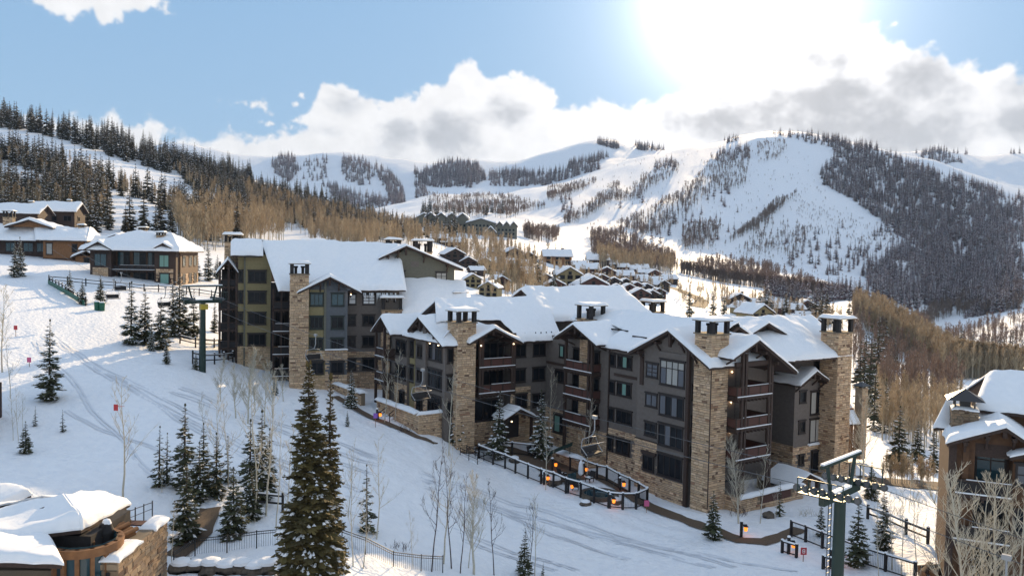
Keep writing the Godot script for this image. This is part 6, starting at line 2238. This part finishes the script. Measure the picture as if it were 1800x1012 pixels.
func rock(px: float, py: float, w: float, h: float, label: String, group := "", snow := true) -> void:
	var p := ground(px, py)
	var t := thing("boulder", label, "rock", p, rnd(0, TAU), group)
	var s := Shape.new()
	var rows := []
	var sd := rng.randi() % 1000
	for i in 7:
		var row := PackedVector3Array()
		var v := i / 6.0 * PI
		for j in 11:
			var u := j / 10.0 * TAU
			var q := Vector3(cos(u) * sin(v), cos(v), sin(u) * sin(v))
			var k := 1.0 + 0.35 * snow_noise.get_noise_3d(q.x * 9.0 + sd, q.y * 9.0, q.z * 9.0)
			row.append(Vector3(q.x * w * k, q.y * h * k, q.z * w * 0.8 * k))
		rows.append(row)
	s.sheet(rows)
	obj("stone", s.mesh(), M.rock, t)
	if snow:
		var c := Shape.new()
		c.lathe(Vector3(0, h * 0.72, 0), [Vector2(w * 0.72, -0.02), Vector2(w * 0.66, h * 0.22), Vector2(w * 0.35, h * 0.42), Vector2(0, h * 0.46)], 10)
		obj("snow_cap", c.mesh(), M.roof_snow, t)

func make_things() -> void:
	# walks
	ribbon("footpath", [[586, 697], [622, 714], [655, 734], [690, 752], [730, 770], [765, 781], [800, 790], [838, 793]], 1.2, M.path, "brown cleared footpath below the lodge terrace")
	ribbon("footpath", [[838, 786], [870, 790], [910, 794], [955, 806], [1005, 822], [1050, 838], [1085, 856], [1112, 876], [1150, 893], [1200, 912], [1260, 934], [1308, 952], [1350, 955], [1385, 944], [1412, 932]], 1.5, M.path, "brown cleared footpath from the spa to the right end of the lodge")
	ribbon("patio", [[868, 788], [905, 796], [945, 812], [985, 830], [1010, 846]], 3.4, M.path, "brown patio inside the spa fence", 0.06)
	ribbon("road", [[1520, 842], [1560, 846], [1610, 852], [1650, 858], [1720, 866]], 5.0, M.path, "brown slushy road behind the right end of the lodge", 0.12)
	ribbon("footpath", [[362, 893], [352, 915], [348, 935], [325, 955], [300, 975]], 1.7, M.path, "brown cleared path beside the stone terrace wall")
	ribbon("road", [[1180, 505], [1205, 514], [1225, 522], [1236, 530], [1228, 540]], 9.0, M.path, "winding brown road beyond the village", 0.3)
	# ski tracks on the near slope: raised strips, furrow shade put into their colour
	for q in [[70, 590, 260, 720, 620, 900, 980, 1005], [84, 592, 280, 716, 640, 892, 1010, 1004], [150, 640, 330, 760, 560, 850, 640, 1010], [110, 720, 250, 800, 420, 850, 700, 930], [300, 690, 520, 770, 800, 880, 1250, 1000], [310, 684, 540, 764, 830, 876, 1290, 998], [60, 600, 130, 700, 240, 790, 260, 850], [440, 770, 640, 820, 900, 930, 1400, 1005], [620, 790, 760, 860, 900, 920, 1100, 985]]:
		for off in [0.0, 0.55]:
			var track := []
			for i in 15:
				var t := i / 14.0
				var a := Vector2(q[0], q[1]).lerp(Vector2(q[2], q[3]), t)
				var b := Vector2(q[2], q[3]).lerp(Vector2(q[4], q[5]), t)
				var c := Vector2(q[4], q[5]).lerp(Vector2(q[6], q[7]), t)
				var p := a.lerp(b, t).lerp(b.lerp(c, t), t)
				track.append([p.x + off * 12.0 + 5.0 * sin(t * 17.0 + q[0]), p.y - off * 3.0])
			ribbon("ski_track", track, 0.20, M.shaded_packed_snow, "ski track on the near slope with furrow shade put into its colour", 0.05)
	# fences
	fence([[843, 806], [866, 816], [886, 823], [907, 831], [929, 841], [950, 851], [972, 858], [996, 868], [1020, 876], [1043, 885], [1071, 893], [1094, 895], [1117, 895], [1139, 886]], "mesh", 1.55, "dark picket fence with snowy rails on the slope side of the spa", 2.6)
	fence([[1003, 828], [1025, 834], [1049, 842], [1068, 846], [1088, 858], [1105, 866], [1122, 876], [1139, 886]], "mesh", 1.6, "dark picket fence with snowy rails on the lodge side of the spa", 2.6)
	fence([[843, 806], [864, 798], [900, 800], [940, 806]], "mesh", 1.4, "short dark picket fence at the back of the spa patio", 2.6)
	fence([[1398, 944], [1425, 952], [1455, 962], [1480, 972], [1520, 990], [1560, 1002], [1610, 1022]], "mesh", 1.4, "dark picket fence running behind the right lift pylon", 2.4)
	fence([[1382, 972], [1404, 980]], "mesh", 1.0, "single panel of dark fence beside a lit lantern", 2.2)
	fence([[1450, 998], [1470, 1010]], "mesh", 1.0, "single panel of dark fence at the foot of the right pylon", 2.2)
	fence([[1528, 912], [1560, 925], [1600, 940], [1640, 958]], "rail", 1.3, "brown post fence in the sunlit snow at the right", 3.0)
	fence([[85, 497], [150, 503], [250, 511], [330, 518], [410, 528]], "rail", 1.4, "long dark log fence in front of the broad timber house", 3.0)
	var pad := fence([[86, 500], [112, 517], [150, 537]], "rail", 1.5, "snowy log fence with green padding along the slope edge", 2.4)
	var g := Shape.new()
	for q in [[86, 500, 112, 517], [112, 517, 150, 537]]:
		var a := ground(q[0], q[1]) - pad.position
		var b := ground(q[2], q[3]) - pad.position
		var n := (b - a).cross(Vector3.UP).normalized() * 0.2
		if n.z < 0.0: n = -n
		g.box(a + n + Vector3(0, 0.1, 0), b - a, Vector3(0, 0.8, 0), n * 0.5)
	obj("padding", g.mesh(), M.green_bin, pad)
	fence([[440, 892], [492, 900]], "rail", 1.4, "short dark log fence left of the tallest spruce", 2.6)
	fence([[306, 1002], [340, 972], [392, 968], [444, 962], [492, 958]], "iron", 1.25, "black iron railing left of the tallest spruce", 3.0)
	fence([[596, 962], [640, 978], [684, 998], [735, 1022], [775, 1040]], "iron", 1.25, "black iron railing right of the tallest spruce", 3.0)
	fence([[318, 605], [345, 612], [375, 612], [400, 606]], "rail", 1.3, "brown log fence beside the left lift pylon", 2.6)
	fence([[340, 640], [375, 640], [405, 636]], "rail", 1.5, "brown log fence in front of the olive lodge's balconies", 2.8)
	# steps with handrails
	for q in [[675, 742, 702, 716, "snowy steps with dark handrails up to the lodge terrace"], [812, 800, 846, 812, "snowy steps with dark handrails beside the spa fence"]]:
		var a := ground(q[0], q[1])
		var b := ground(q[2], q[3])
		var t := thing("handrail_steps", q[4], "steps", a)
		var dd := b - a
		var sd := dd.cross(Vector3.UP).normalized() * 0.7
		for s in [-1.0, 1.0]:
			var r := Shape.new()
			r.bar(sd * s + Vector3(0, 1.0, 0), dd + sd * s + Vector3(0, 1.0, 0), 0.07)
			r.bar(sd * s + Vector3(0, 0.55, 0), dd + sd * s + Vector3(0, 0.55, 0), 0.05)
			for k in 3: r.block(dd * (k / 2.0) + sd * s - Vector3(0, 0.2, 0), 0.09, 1.3, 0.09)
			obj("handrail", r.mesh(), M.dark, t)
		for k in 6:
			var st := Shape.new()
			st.block(dd * ((k + 0.5) / 6.0) - Vector3(0, 0.1, 0), 1.3, 0.22, 0.4, atan2(dd.x, dd.z))
			obj("step", st.mesh(), M.snow, t)
	# the stone terrace below the middle lodge's left end
	axes(pix(1243, 897, 81), 34.6)
	start_building("terrace", "rough stone terrace wall with a snowy top below the lodge's left gable", "wall", W(35, -17, -21))
	mass(30.0, 41.5, -16.6, -16.1, -25, -19.2, M.mortar)
	mass(30.0, 30.5, -16.1, -13.4, -25, -19.2, M.mortar)
	mass(30.5, 41.5, -16.1, -13.4, -25, -20.4, M.snow, "terrace_floor")
	stone(face_a(-16.6), 30.0, 41.5, -25, -19.2)
	stone(face_b(30.0), -16.6, -13.4, -25, -19.2)
	snow_cap(W(29.8, -16.9, -19.2), W(29.8, -13.4, -19.2), W(30.6, -13.4, -19.2), W(30.6, -16.0, -19.2), 0.3)
	snow_cap(W(30.6, -16.9, -19.2), W(30.6, -16.0, -19.2), W(41.5, -16.0, -19.2), W(41.5, -16.9, -19.2), 0.3)
	start_building("terrace", "long low stone wall with a snowy top beside the steps to the lodge", "wall", W(47, -18, -20))
	mass(43.0, 54.0, -18.2, -17.6, -23, -18.5, M.mortar)
	stone(face_a(-18.2), 43.0, 54.0, -23, -18.5)
	snow_cap(W(42.9, -18.4, -18.5), W(42.9, -17.5, -18.5), W(54.0, -17.5, -18.5), W(54.0, -18.4, -18.5), 0.25)
	start_building("terrace", "low stone wall with a snowy top under the lodge's middle balconies", "wall", W(20, 0, -24.5))
	mass(18.0, 25.5, -2.2, -1.6, -27, -23.7, M.mortar)
	mass(17.6, 18.0, -2.2, 1.6, -27, -23.7, M.mortar)
	stone(face_a(-2.2), 17.6, 25.5, -27, -23.7)
	stone(face_b(17.6), -2.2, 1.6, -27, -23.7)
	snow_cap(W(17.5, -2.4, -23.7), W(17.5, -1.4, -23.7), W(25.5, -1.4, -23.7), W(25.5, -2.4, -23.7), 0.25)
	# spa: water, rocks, furniture
	var c := ground(1054, 872)
	var pool := thing("hot_pool", "small round blue hot pool with a stone rim inside the spa fence", "pool", c + Vector3(0, 0.05, 0))
	var rim := Shape.new()
	rim.lathe(Vector3.ZERO, [Vector2(2.1, -0.6), Vector2(2.05, 0.22), Vector2(1.65, 0.26), Vector2(1.6, 0.1)], 22)
	obj("pool_rim", rim.mesh(), M.rock, pool)
	var water := Shape.new()
	water.lathe(Vector3.ZERO, [Vector2(1.62, 0.16), Vector2(0.0, 0.161)], 22)
	obj("pool_water", water.mesh(), M.water, pool)
	var hr := Shape.new()
	hr.tube([Vector3(1.6, 0.3, -1.2), Vector3(1.7, 1.2, -1.3), Vector3(2.1, 1.3, -1.6), Vector3(2.4, 0.3, -1.9)], [0.03, 0.03, 0.03, 0.03], 6)
	obj("pool_handrail", hr.mesh(), M.steel, pool)
	for q in [[962, 846, 0.9, 0.6], [975, 852, 1.0, 0.7], [955, 838, 0.7, 0.5], [1083, 885, 0.8, 0.5], [1028, 888, 0.7, 0.4], [905, 812, 0.8, 0.6]]:
		rock(q[0], q[1], q[2], q[3], "brown boulder with a cap of snow in the spa rock edging", "boulders round the spa", true)
	for q in [[935, 806, 0.6, "dark chair heaped with snow at the back of the spa patio"], [990, 842, 2.2, "dark chair with a snowy seat beside the wrapped umbrella"], [1000, 852, 1.2, "dark chair nearest the slope side fence of the spa"], [1035, 848, -0.8, "dark chair in open snow inside the spa fence"], [1012, 866, 2.9, "dark chair between the lanterns and the hot pool"], [968, 800, 0.3, "dark snow covered chair below the low stone wall"]]:
		deck_chair(q[0], q[1], q[2], q[3])
	var um := thing("patio_umbrella", "folded patio umbrella in a pale blue white cover inside the spa fence", "umbrella", ground(1020, 848))
	var us := Shape.new()
	us.block(Vector3(0, 0, 0), 0.06, 1.0, 0.06)
	obj("pole", us.mesh(), M.dark, um)
	var uc := Shape.new()
	uc.lathe(Vector3(0, 0.7, 0), [Vector2(0.12, 0), Vector2(0.3, 0.2), Vector2(0.28, 0.9), Vector2(0.2, 1.4), Vector2(0.06, 1.7), Vector2(0, 1.72)], 9)
	obj("cover", uc.mesh(), M.blind if false else M.white, um)
	var tc := thing("cushioned_bench", "teal cushioned bench with snow on its arm inside the spa fence", "bench", ground(1003, 850) + Vector3(0.4, 0.1, 0.3), 0.8)
	var ts := Shape.new()
	ts.block(Vector3(0, 0.2, 0), 1.3, 0.25, 0.7)
	obj("seat", ts.mesh(), M.glass_teal, tc)
	var tb := Shape.new()
	tb.block(Vector3(0, 0.45, -0.3), 1.3, 0.6, 0.16)
	obj("backrest", tb.mesh(), M.glass_teal, tc)
	for s in [-0.55, 0.55]:
		var tl := Shape.new()
		tl.block(Vector3(s, 0, 0), 0.1, 0.2, 0.6)
		obj("leg", tl.mesh(), M.dark, tc)
	var bar := thing("lounge_awning", "slanted dark teal awning on poles at the back of the spa", "awning", ground(982, 822))
	var ba := Shape.new()
	ba.box(Vector3(-1.6, 1.4, 0.5), Vector3(3.2, 1.2, -0.6), Vector3(0, 0.06, 0), Vector3(0.2, 0.1, -1.4))
	obj("canopy", ba.mesh(), M.lift_green, bar)
	for q in [[-1.4, 1.4, 0.2], [1.4, 2.4, -0.6]]:
		var bp := Shape.new()
		bp.block(Vector3(q[0], -0.1, q[2]), 0.08, q[1] + 0.1, 0.08)
		obj("pole", bp.mesh(), M.dark, bar)
	# lanterns
	for q in [[664, 740, "lit lantern on a post left of the terrace steps"], [699, 738, "lit lantern on a post at the top of the terrace steps"], [970, 826, "lit lantern on a post below the slanted awning"], [955, 853, "lit lantern on a post at the bend of the spa's slope side fence"], [1024, 836, "lit lantern on a post at the spa's lodge side fence"], [1000, 868, "lit lantern on a post beside the teal bench"], [1090, 862, "lit lantern on a post above the right end of the spa"], [1073, 893, "lit lantern on a post in front of the hot pool"], [1310, 946, "lit lantern on a post where the footpath turns"], [1392, 974, "lit lantern on a post behind the single fence panel"], [1463, 994, "lit lantern on a post at the foot of the right pylon"]]:
		lantern(q[0], q[1], q[2])
	# signs and markers
	sign_post(1415, 986, 962, M.sign_red, "small red square sign with a white mark on a thin pole in the snow", true)
	sign_post(1138, 900, 879, M.sign_pink, "pink marker flag on a pole at the right end of the spa fence")
	sign_post(661, 752, 726, M.sign_violet, "violet and white marker sign beside the footpath lantern")
	sign_post(30, 590, 572, M.sign_red, "upper red marker pole at the left edge of the sunlit slope")
	sign_post(53, 645, 628, M.sign_pink, "lower red marker pole at the left edge of the sunlit slope")
	for q in [[172, 545, "left of two green bins at the edge of the slope"], [181, 546, "right of two green bins at the edge of the slope"]]:
		var b := thing("green_bin", q[2], "bin", ground(q[0], q[1]), 0.2, "green bins")
		var bs := Shape.new()
		bs.lathe(Vector3(0, -0.2, 0), [Vector2(0.40, 0), Vector2(0.48, 1.5), Vector2(0.50, 1.5), Vector2(0.5, 1.62), Vector2(0, 1.66)], 12)
		obj("barrel", bs.mesh(), M.green_bin, b)
		var bc := Shape.new()
		bc.lathe(Vector3(0, 1.44, 0), [Vector2(0.46, 0), Vector2(0.36, 0.14), Vector2(0, 0.2)], 12)
		obj("snow_cap", bc.mesh(), M.roof_snow, b)
	# rocks in the bottom left bank and logs at the bottom right
	var names := ["first", "second", "third", "fourth", "fifth", "sixth", "seventh"]
	for i in 7:
		rock(322 + i * 25, 1004 + (i % 3) * 3, rnd(0.7, 1.2), rnd(0.5, 0.8), names[i] + " brown boulder from the left in the bank below the iron railing", "boulders in the bank", true)
	for q in [[1352, 909, "round dark bare patch boulder in the snow by the footpath"]]:
		rock(q[0], q[1], 0.75, 0.6, "round dark boulder poking from the snow above the footpath", "", false)
	var i2 := 0
	for q in [[1650, 1004, 0.2], [1668, 1008, 0.5], [1690, 1010, -0.2], [1634, 1008, 0.9]]:
		var lg := thing("log", ["cut log on top of the snowy bank under the right trees", "cut log showing its pale round end at the bottom right", "long log lying rightmost on the bottom right bank", "short log leftmost on the bottom right bank"][i2], "log", ground(q[0], q[1]), q[2], "cut logs on the bank")
		var ls := Shape.new()
		ls.tube([Vector3(-1.3, 0.25, 0), Vector3(1.3, 0.3, 0)], [0.30, 0.26], 10, false)
		obj("bark", ls.mesh(), M.bark, lg)
		var le := Shape.new()
		le.tube([Vector3(-1.33, 0.25, 0), Vector3(-1.3, 0.25, 0)], [0.29, 0.29], 10)
		le.tube([Vector3(1.3, 0.3, 0), Vector3(1.32, 0.3, 0)], [0.25, 0.25], 10)
		obj("cut_end", le.mesh(), M.cedar, lg)
		i2 += 1
# ---------------------------------------------------------------- the nearer trees, one by one
func make_near_trees() -> void:
	# the tallest spruce, with a lower twin
	var big := spruce(777, 66, 14, 8, 0.155, 0.8, Color(0.100, 0.078, 0.026), 0.35)
	spruces.append(big)
	var twin := spruce(778, 48, 11, 7, 0.14, 0.6, Color(0.100, 0.078, 0.026), 0.35)
	spruces.append(twin)
	plant_spruce(6, 546, 1058, 632, "tallest snow flecked spruce standing alone in the lower middle", "", "spruce_tree", 1.2, 0.0, 0.98)
	plant_spruce(7, 574, 1045, 655, "slender spruce crown growing against the right of the tallest spruce", "", "spruce_tree", 1.2, 0.0, 0.72)
	for q in [
		[2, 85, 703, 560, "snowy spruce standing alone on the left ski slope"], [4, 46, 795, 740, "small snowy spruce below the log balcony at the left edge"], [5, 62, 747, 714, "tiny spruce with bare branches near the left edge"], [5, 107, 758, 720, "thin crooked little spruce on the left slope"],
		[0, 318, 862, 708, "tall dark spruce at the back of the lower left clump"], [3, 352, 858, 742, "slim spruce to the right of the tall one in the lower left clump"], [0, 372, 872, 760, "dark spruce at the right side of the lower left clump"], [5, 392, 850, 765, "thin spruce tip between bare trunks in the lower left clump"], [1, 342, 880, 775, "dark middle spruce in the lower left clump"],
		[4, 319, 945, 815, "olive snow dusted spruce in front of the lower left clump by the terrace"], [4, 400, 940, 820, "bushy snowy spruce beside the brown path"], [0, 428, 885, 735, "dark spruce behind the short log fence"], [2, 452, 880, 720, "snow flecked spruce left of the tallest spruce"], [3, 468, 868, 752, "slim spruce close behind the bare trunks left of the tallest spruce"], [1, 432, 912, 820, "low snowy spruce under the dark spruce by the log fence"],
		[5, 268, 858, 748, "sparse half bare spruce left of the lower left clump"], [5, 283, 852, 760, "second sparse half bare spruce left of the lower left clump"],
		[5, 640, 938, 815, "thin olive spruce between bare trunks right of the tallest spruce"], [2, 612, 750, 722, "tiny spruce on the open snow below the footpath"], [2, 620, 716, 646, "snowy spruce beside the terrace steps"], [1, 486, 696, 660, "small dark spruce in front of the olive lodge's chimney"],
		[2, 798, 786, 697, "snow laden spruce at the foot of the middle stone chimney"], [2, 874, 806, 686, "tall snow laden spruce left of the lodge's porch"], [2, 950, 806, 684, "tall snow laden spruce right of the lodge's porch"],
		[1, 922, 1030, 934, "dark little spruce at the bottom edge in the middle"], [5, 953, 1040, 988, "tip of a tiny spruce at the bottom edge"],
		[2, 1143, 852, 812, "small snowy spruce against the lodge's stone base"], [1, 1258, 950, 862, "dark snowy spruce in front of the corner chimney"], [5, 1372, 906, 846, "slim spruce beside the right porch"], [2, 1452, 942, 882, "snowy spruce left of the right pylon"], [1, 1512, 992, 878, "dark spruce just right of the right pylon"],
		[2, 1562, 968, 858, "frosted grey spruce in the sunlit snow at the right"], [1, 1580, 824, 712, "broad snowy spruce in front of the stone cottage"], [4, 1532, 878, 812, "bushy yellow green spruce right of the end chimney"], [2, 1502, 790, 742, "small snowy spruce at the foot of the cottage roof"],
		[1, 1722, 1020, 925, "snowy spruce behind the pale aspens at the bottom right"], [3, 1640, 830, 745, "slim snowy spruce left of the cedar house"], [1, 1612, 812, 740, "snowy spruce behind the broad one by the cottage"],
		[2, 228, 606, 494, "tall snowy spruce leftmost of the row above the left pylon"], [1, 250, 604, 508, "second snowy spruce of the row above the left pylon"], [4, 278, 612, 522, "bushy spruce in the middle of the row above the left pylon"], [2, 262, 616, 570, "small pale spruce in front of the row above the left pylon"],
		[2, 303, 592, 490, "tall snowy spruce third from the right above the left pylon"], [1, 318, 590, 478, "tallest snowy spruce in the row above the left pylon"], [0, 342, 592, 508, "dark spruce close to the left pylon"], [3, 376, 585, 528, "slim spruce behind the left pylon's pole"], [1, 290, 640, 600, "low snowy spruce at the end of the row above the left pylon"], [1, 345, 650, 618, "small dark spruce at the foot of the left pylon"],
		[4, 178, 532, 484, "small round spruce in front of the long log fence"], [1, 143, 534, 490, "spruce behind the green padded fence"], [1, 119, 518, 474, "spruce at the start of the green padded fence"],
		[2, 38, 486, 416, "snowy spruce in front of the cedar house"], [2, 28, 488, 424, "second snowy spruce beside the one at the cedar house"], [1, 345, 492, 436, "snowy spruce at the right end of the broad timber house"], [2, 366, 494, 428, "taller snowy spruce right of the broad timber house"], [1, 380, 490, 448, "small spruce between the timber house and the olive lodge"]]:
		plant_spruce(q[0], q[1], q[2], q[3], q[4])
	# spruces that stand beyond the roofs
	for q in [[0, 944, 512, 446, 380, "tall dark russet spruce among the village houses"], [4, 973, 518, 470, 360, "bushy olive spruce in front of the village row"], [3, 1020, 520, 480, 370, "slim russet spruce left of the largest red house"], [3, 1163, 536, 490, 360, "russet spruce in front of the village's right end"], [0, 1212, 556, 496, 250, "dark spruce beside a chimney beyond the lodge roof"], [0, 1253, 566, 502, 230, "left of two tall spruces just behind the corner chimney"], [0, 1273, 566, 506, 226, "right of two tall spruces just behind the corner chimney"], [0, 963, 462, 412, 640, "tallest of the dark conifers at the foot of the ski run"], [3, 976, 464, 428, 640, "middle conifer at the foot of the ski run"], [3, 986, 464, 430, 640, "third conifer at the foot of the ski run"], [3, 994, 464, 432, 640, "right conifer at the foot of the ski run"],
			[3, 1528, 735, 570, 190, "tall slim spruce right of the end chimney"], [3, 1518, 735, 600, 185, "slim dark spruce close behind the end chimney"], [0, 1534, 790, 640, 150, "dark spruce beside the stone cottage's chimney"], [0, 1553, 790, 664, 146, "dark olive spruce behind the broad snowy spruce"]]:
		plant_spruce(q[0], q[1], q[2], q[3], q[5], "", "spruce_tree", 2.0, q[4], 0.8)
	# aspens
	for q in [
		[0, 206, 880, 664, "tall lone aspen with a forked top on the left ski slope"],
		[5, 432, 745, 612, "pale bushy aspen in front of the olive lodge's corner"], [6, 466, 752, 634, "second pale bushy aspen in front of the olive lodge"], [5, 384, 705, 628, "pale aspen clump beside the left pylon's foot"], [6, 500, 705, 640, "pale aspen under the olive lodge's balconies"], [3, 358, 760, 690, "faint bare aspen on the shaded slope below the left pylon"],
		[0, 366, 870, 690, "tall aspen behind the lower left spruce clump"], [2, 392, 860, 700, "slim aspen at the right of the lower left clump"], [2, 436, 915, 660, "long white trunk left of the tallest spruce"], [2, 460, 905, 668, "second long white trunk left of the tallest spruce"], [4, 480, 925, 730, "thin leaning white trunk near the tallest spruce"], [4, 496, 945, 745, "thin white trunk touching the tallest spruce"], [4, 300, 1015, 880, "bare sapling above the iron railing at the bottom left"],
		[6, 410, 735, 640, "pale bushy aspen between the left pylon and the olive lodge"], [5, 448, 722, 640, "tan bushy aspen close under the olive lodge's stone base"], [6, 482, 735, 650, "small tan bushy aspen right of the tallest pale ones"],
		[2, 655, 950, 770, "slim pale aspen right of the tallest spruce"], [4, 607, 910, 770, "thin pale aspen close to the right of the tallest spruce"], [4, 622, 1000, 800, "pale stem rising from the iron railing"], [2, 638, 1010, 850, "forked pale stem at the bottom right of the tallest spruce"], [4, 718, 1000, 895, "small aspen with a tan crown on the open snow"],
		[2, 775, 990, 785, "pale aspen between two dark trunks"], [6, 834, 1015, 828, "pale bushy aspen in the lower middle"], [4, 822, 1000, 846, "thin pale aspen beside the bushy one in the lower middle"],
		[4, 967, 800, 645, "pale aspen in front of the lodge's middle balconies"], [2, 885, 1005, 0, ""], [4, 940, 1022, 862, "young bare aspen at the bottom beside the little spruce"],
		[4, 676, 745, 610, "thin bare trunk in front of the lodge's left balconies"], [4, 692, 742, 612, "second thin bare trunk in front of the lodge's left balconies"], [4, 783, 800, 640, "thin bare trunk in front of the lodge's left gable"], [4, 1030, 842, 700, "thin bare aspen behind the spa fence"], [4, 958, 862, 730, "bare stems rising from the spa patio"],
		[5, 1303, 922, 770, "bare bushy aspen in front of the right balconies"], [4, 1338, 920, 780, "thin bare aspen right of the bushy one by the balconies"], [4, 1366, 915, 840, "thin bare sapling near the right porch"],
		[5, 1695, 1230, 820, "large pale aspen with spreading limbs at the bottom right"], [6, 1742, 1240, 838, "second pale spreading aspen at the bottom right"], [1, 1772, 1240, 850, "pale aspen with forked stems at the right edge"], [4, 1716, 1220, 850, "slim pale stem between the two spreading aspens"],
		[5, 1520, 845, 690, "yellow tan willow against the end chimney"], [4, 1545, 1015, 860, "young bare aspen behind the right picket fence"], [4, 1590, 1010, 850, "second young bare aspen behind the right picket fence"], [4, 1620, 1000, 840, "third young bare aspen left of the cedar house"], [2, 1575, 1000, 870, "bare aspen among the sunlit shrubs at right"], [4, 1655, 1010, 880, "bare stem in front of the cedar house's wall"], [4, 1600, 900, 790, "bare stem beside the slushy road"],
		[2, 20, 700, 600, "bare tree in the sun at the left edge"], [4, 25, 770, 690, "thin dark stem near the log balcony"], [4, 34, 772, 680, "second thin dark stem near the log balcony"], [4, 42, 760, 690, "third thin dark stem near the log balcony"], [1, 4, 655, 500, "tan bare tree at the left edge of the sunlit slope"], [4, 272, 868, 800, "bare sapling at the left of the lower left clump"]]:
		if q[4] == "": continue
		plant_aspen(q[0], q[1], q[2], q[3], q[4], "", false, 2.0, 46.0 if q[2] > 1200 else 0.0)
	for q in [[4, 757, 1010, 778, "dark twisted trunk leftmost in the lower middle"], [4, 806, 1008, 826, "dark bare trunk between pale aspens in the lower middle"], [4, 868, 1010, 838, "dark crooked trunk rightmost in the lower middle"], [4, 790, 1000, 800, "slim dark stem beside the leftmost twisted trunk"], [4, 930, 1010, 868, "dark forked sapling at the bottom in the middle"]]:
		plant_aspen(q[0], q[1], q[2], q[3], q[4], "", true)
	# red sign nailed to the lone aspen
	var p := ground(206, 880)
	var s := Shape.new()
	s.box(Vector3(-0.17, -0.25, 0), Vector3(0.34, 0, 0), Vector3(0, 0.5, 0), Vector3(0, 0, 0.04))
	s.bar(Vector3(0.1, 0.1, -0.02), Vector3(0.55, 0.05, -0.25), 0.03)
	var o := obj("trail_sign", s.mesh(), M.sign_red, null, pix(203, 716, -p.z - 0.25))
	tag(o, "small dark red sign hung on the lone tall aspen", "sign")
	# low shrubs through the snow
	for q in [[708, 762, 8, "dry reddish shrub twigs in the snow below the stone terrace"], [1570, 905, 8, "tan leafless shrub in the sunlit snow at the right"], [1618, 890, 8, "tan leafless shrub beside the slushy road"], [1300, 905, 7, "snowy reddish shrub below the right terrace wall"], [1420, 905, 6, "snowy shrub beside the right porch steps"], [690, 965, 5, "dry twigs on the open snow right of the tallest spruce"], [1500, 800, 9, "brown shrub heap with snow beside the cottage"]]:
		var at := ground(q[0], q[1])
		var tw := Shape.new()
		for k in 26:
			var az := rnd(0, TAU)
			var b := Vector3(rnd(-0.9, 0.9), -0.1, rnd(-0.6, 0.6))
			var e: Vector3 = b + Vector3(cos(az) * 0.4, rnd(0.5, 1.0), sin(az) * 0.4) * q[2] * 0.14
			tw.tube([b, b.lerp(e, 0.5) + Vector3(0, 0.06, 0), e], [0.018, 0.013, 0.004], 3, false)
			tw.tube([b.lerp(e, 0.5), e + Vector3(rnd(-0.3, 0.3), 0.1, rnd(-0.3, 0.3))], [0.011, 0.004], 3, false)
		var t := obj("shrub", tw.mesh(), M.dark_bark if q[0] < 1400 else M.aspen, null, at)
		tag(t, q[3], "shrub")
func _ready() -> void:
	rng.seed = 20
	var cam := Camera3D.new()
	cam.name = "camera"
	cam.rotation_order = EULER_ORDER_YXZ
	cam.rotation = Vector3(deg_to_rad(-2.39), 0, deg_to_rad(1.15))
	cam.fov = rad_to_deg(2.0 * atan(506.0 / FOCAL))
	cam.near = 0.5
	cam.far = 9000.0
	view = Basis.from_euler(cam.rotation, EULER_ORDER_YXZ)
	add_child(cam)
	cam.current = true
	var sun_dir := Vector3(sin(deg_to_rad(15.5)) * cos(deg_to_rad(17.3)), sin(deg_to_rad(17.3)), -cos(deg_to_rad(15.5)) * cos(deg_to_rad(17.3)))
	var env := Environment.new()
	env.background_mode = Environment.BG_SKY
	env.sky = Sky.new()
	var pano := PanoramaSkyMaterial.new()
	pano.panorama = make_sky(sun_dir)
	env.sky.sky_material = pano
	env.tonemap_mode = Environment.TONE_MAPPER_LINEAR
	env.tonemap_exposure = 1.5
	env.background_energy_multiplier = 0.65
	env.sdfgi_enabled = true
	env.ssao_enabled = true
	env.ssil_enabled = true
	env.fog_enabled = true
	env.fog_density = 0.00005
	env.fog_light_color = Color(0.72, 0.84, 1.0)
	var we := WorldEnvironment.new()
	we.name = "world"
	we.environment = env
	add_child(we)
	var sun := DirectionalLight3D.new()
	sun.name = "sun"
	sun.light_energy = 1.6
	sun.light_color = Color(1.0, 0.87, 0.68)
	sun.light_angular_distance = 0.6
	sun.shadow_enabled = true
	sun.look_at_from_position(Vector3.ZERO, -sun_dir)
	add_child(sun)
	make_materials()
	make_land()
	make_tree_kinds()
	make_woods()
	snow_noise.seed = 31
	snow_noise.frequency = 0.14
	snow_noise.fractal_octaves = 3
	make_front_lodge()
	make_back_lodge()
	make_left_houses()
	make_corner_house()
	make_right_house()
	make_hotel()
	make_village()
	make_lift()
	make_things()
	make_near_trees()
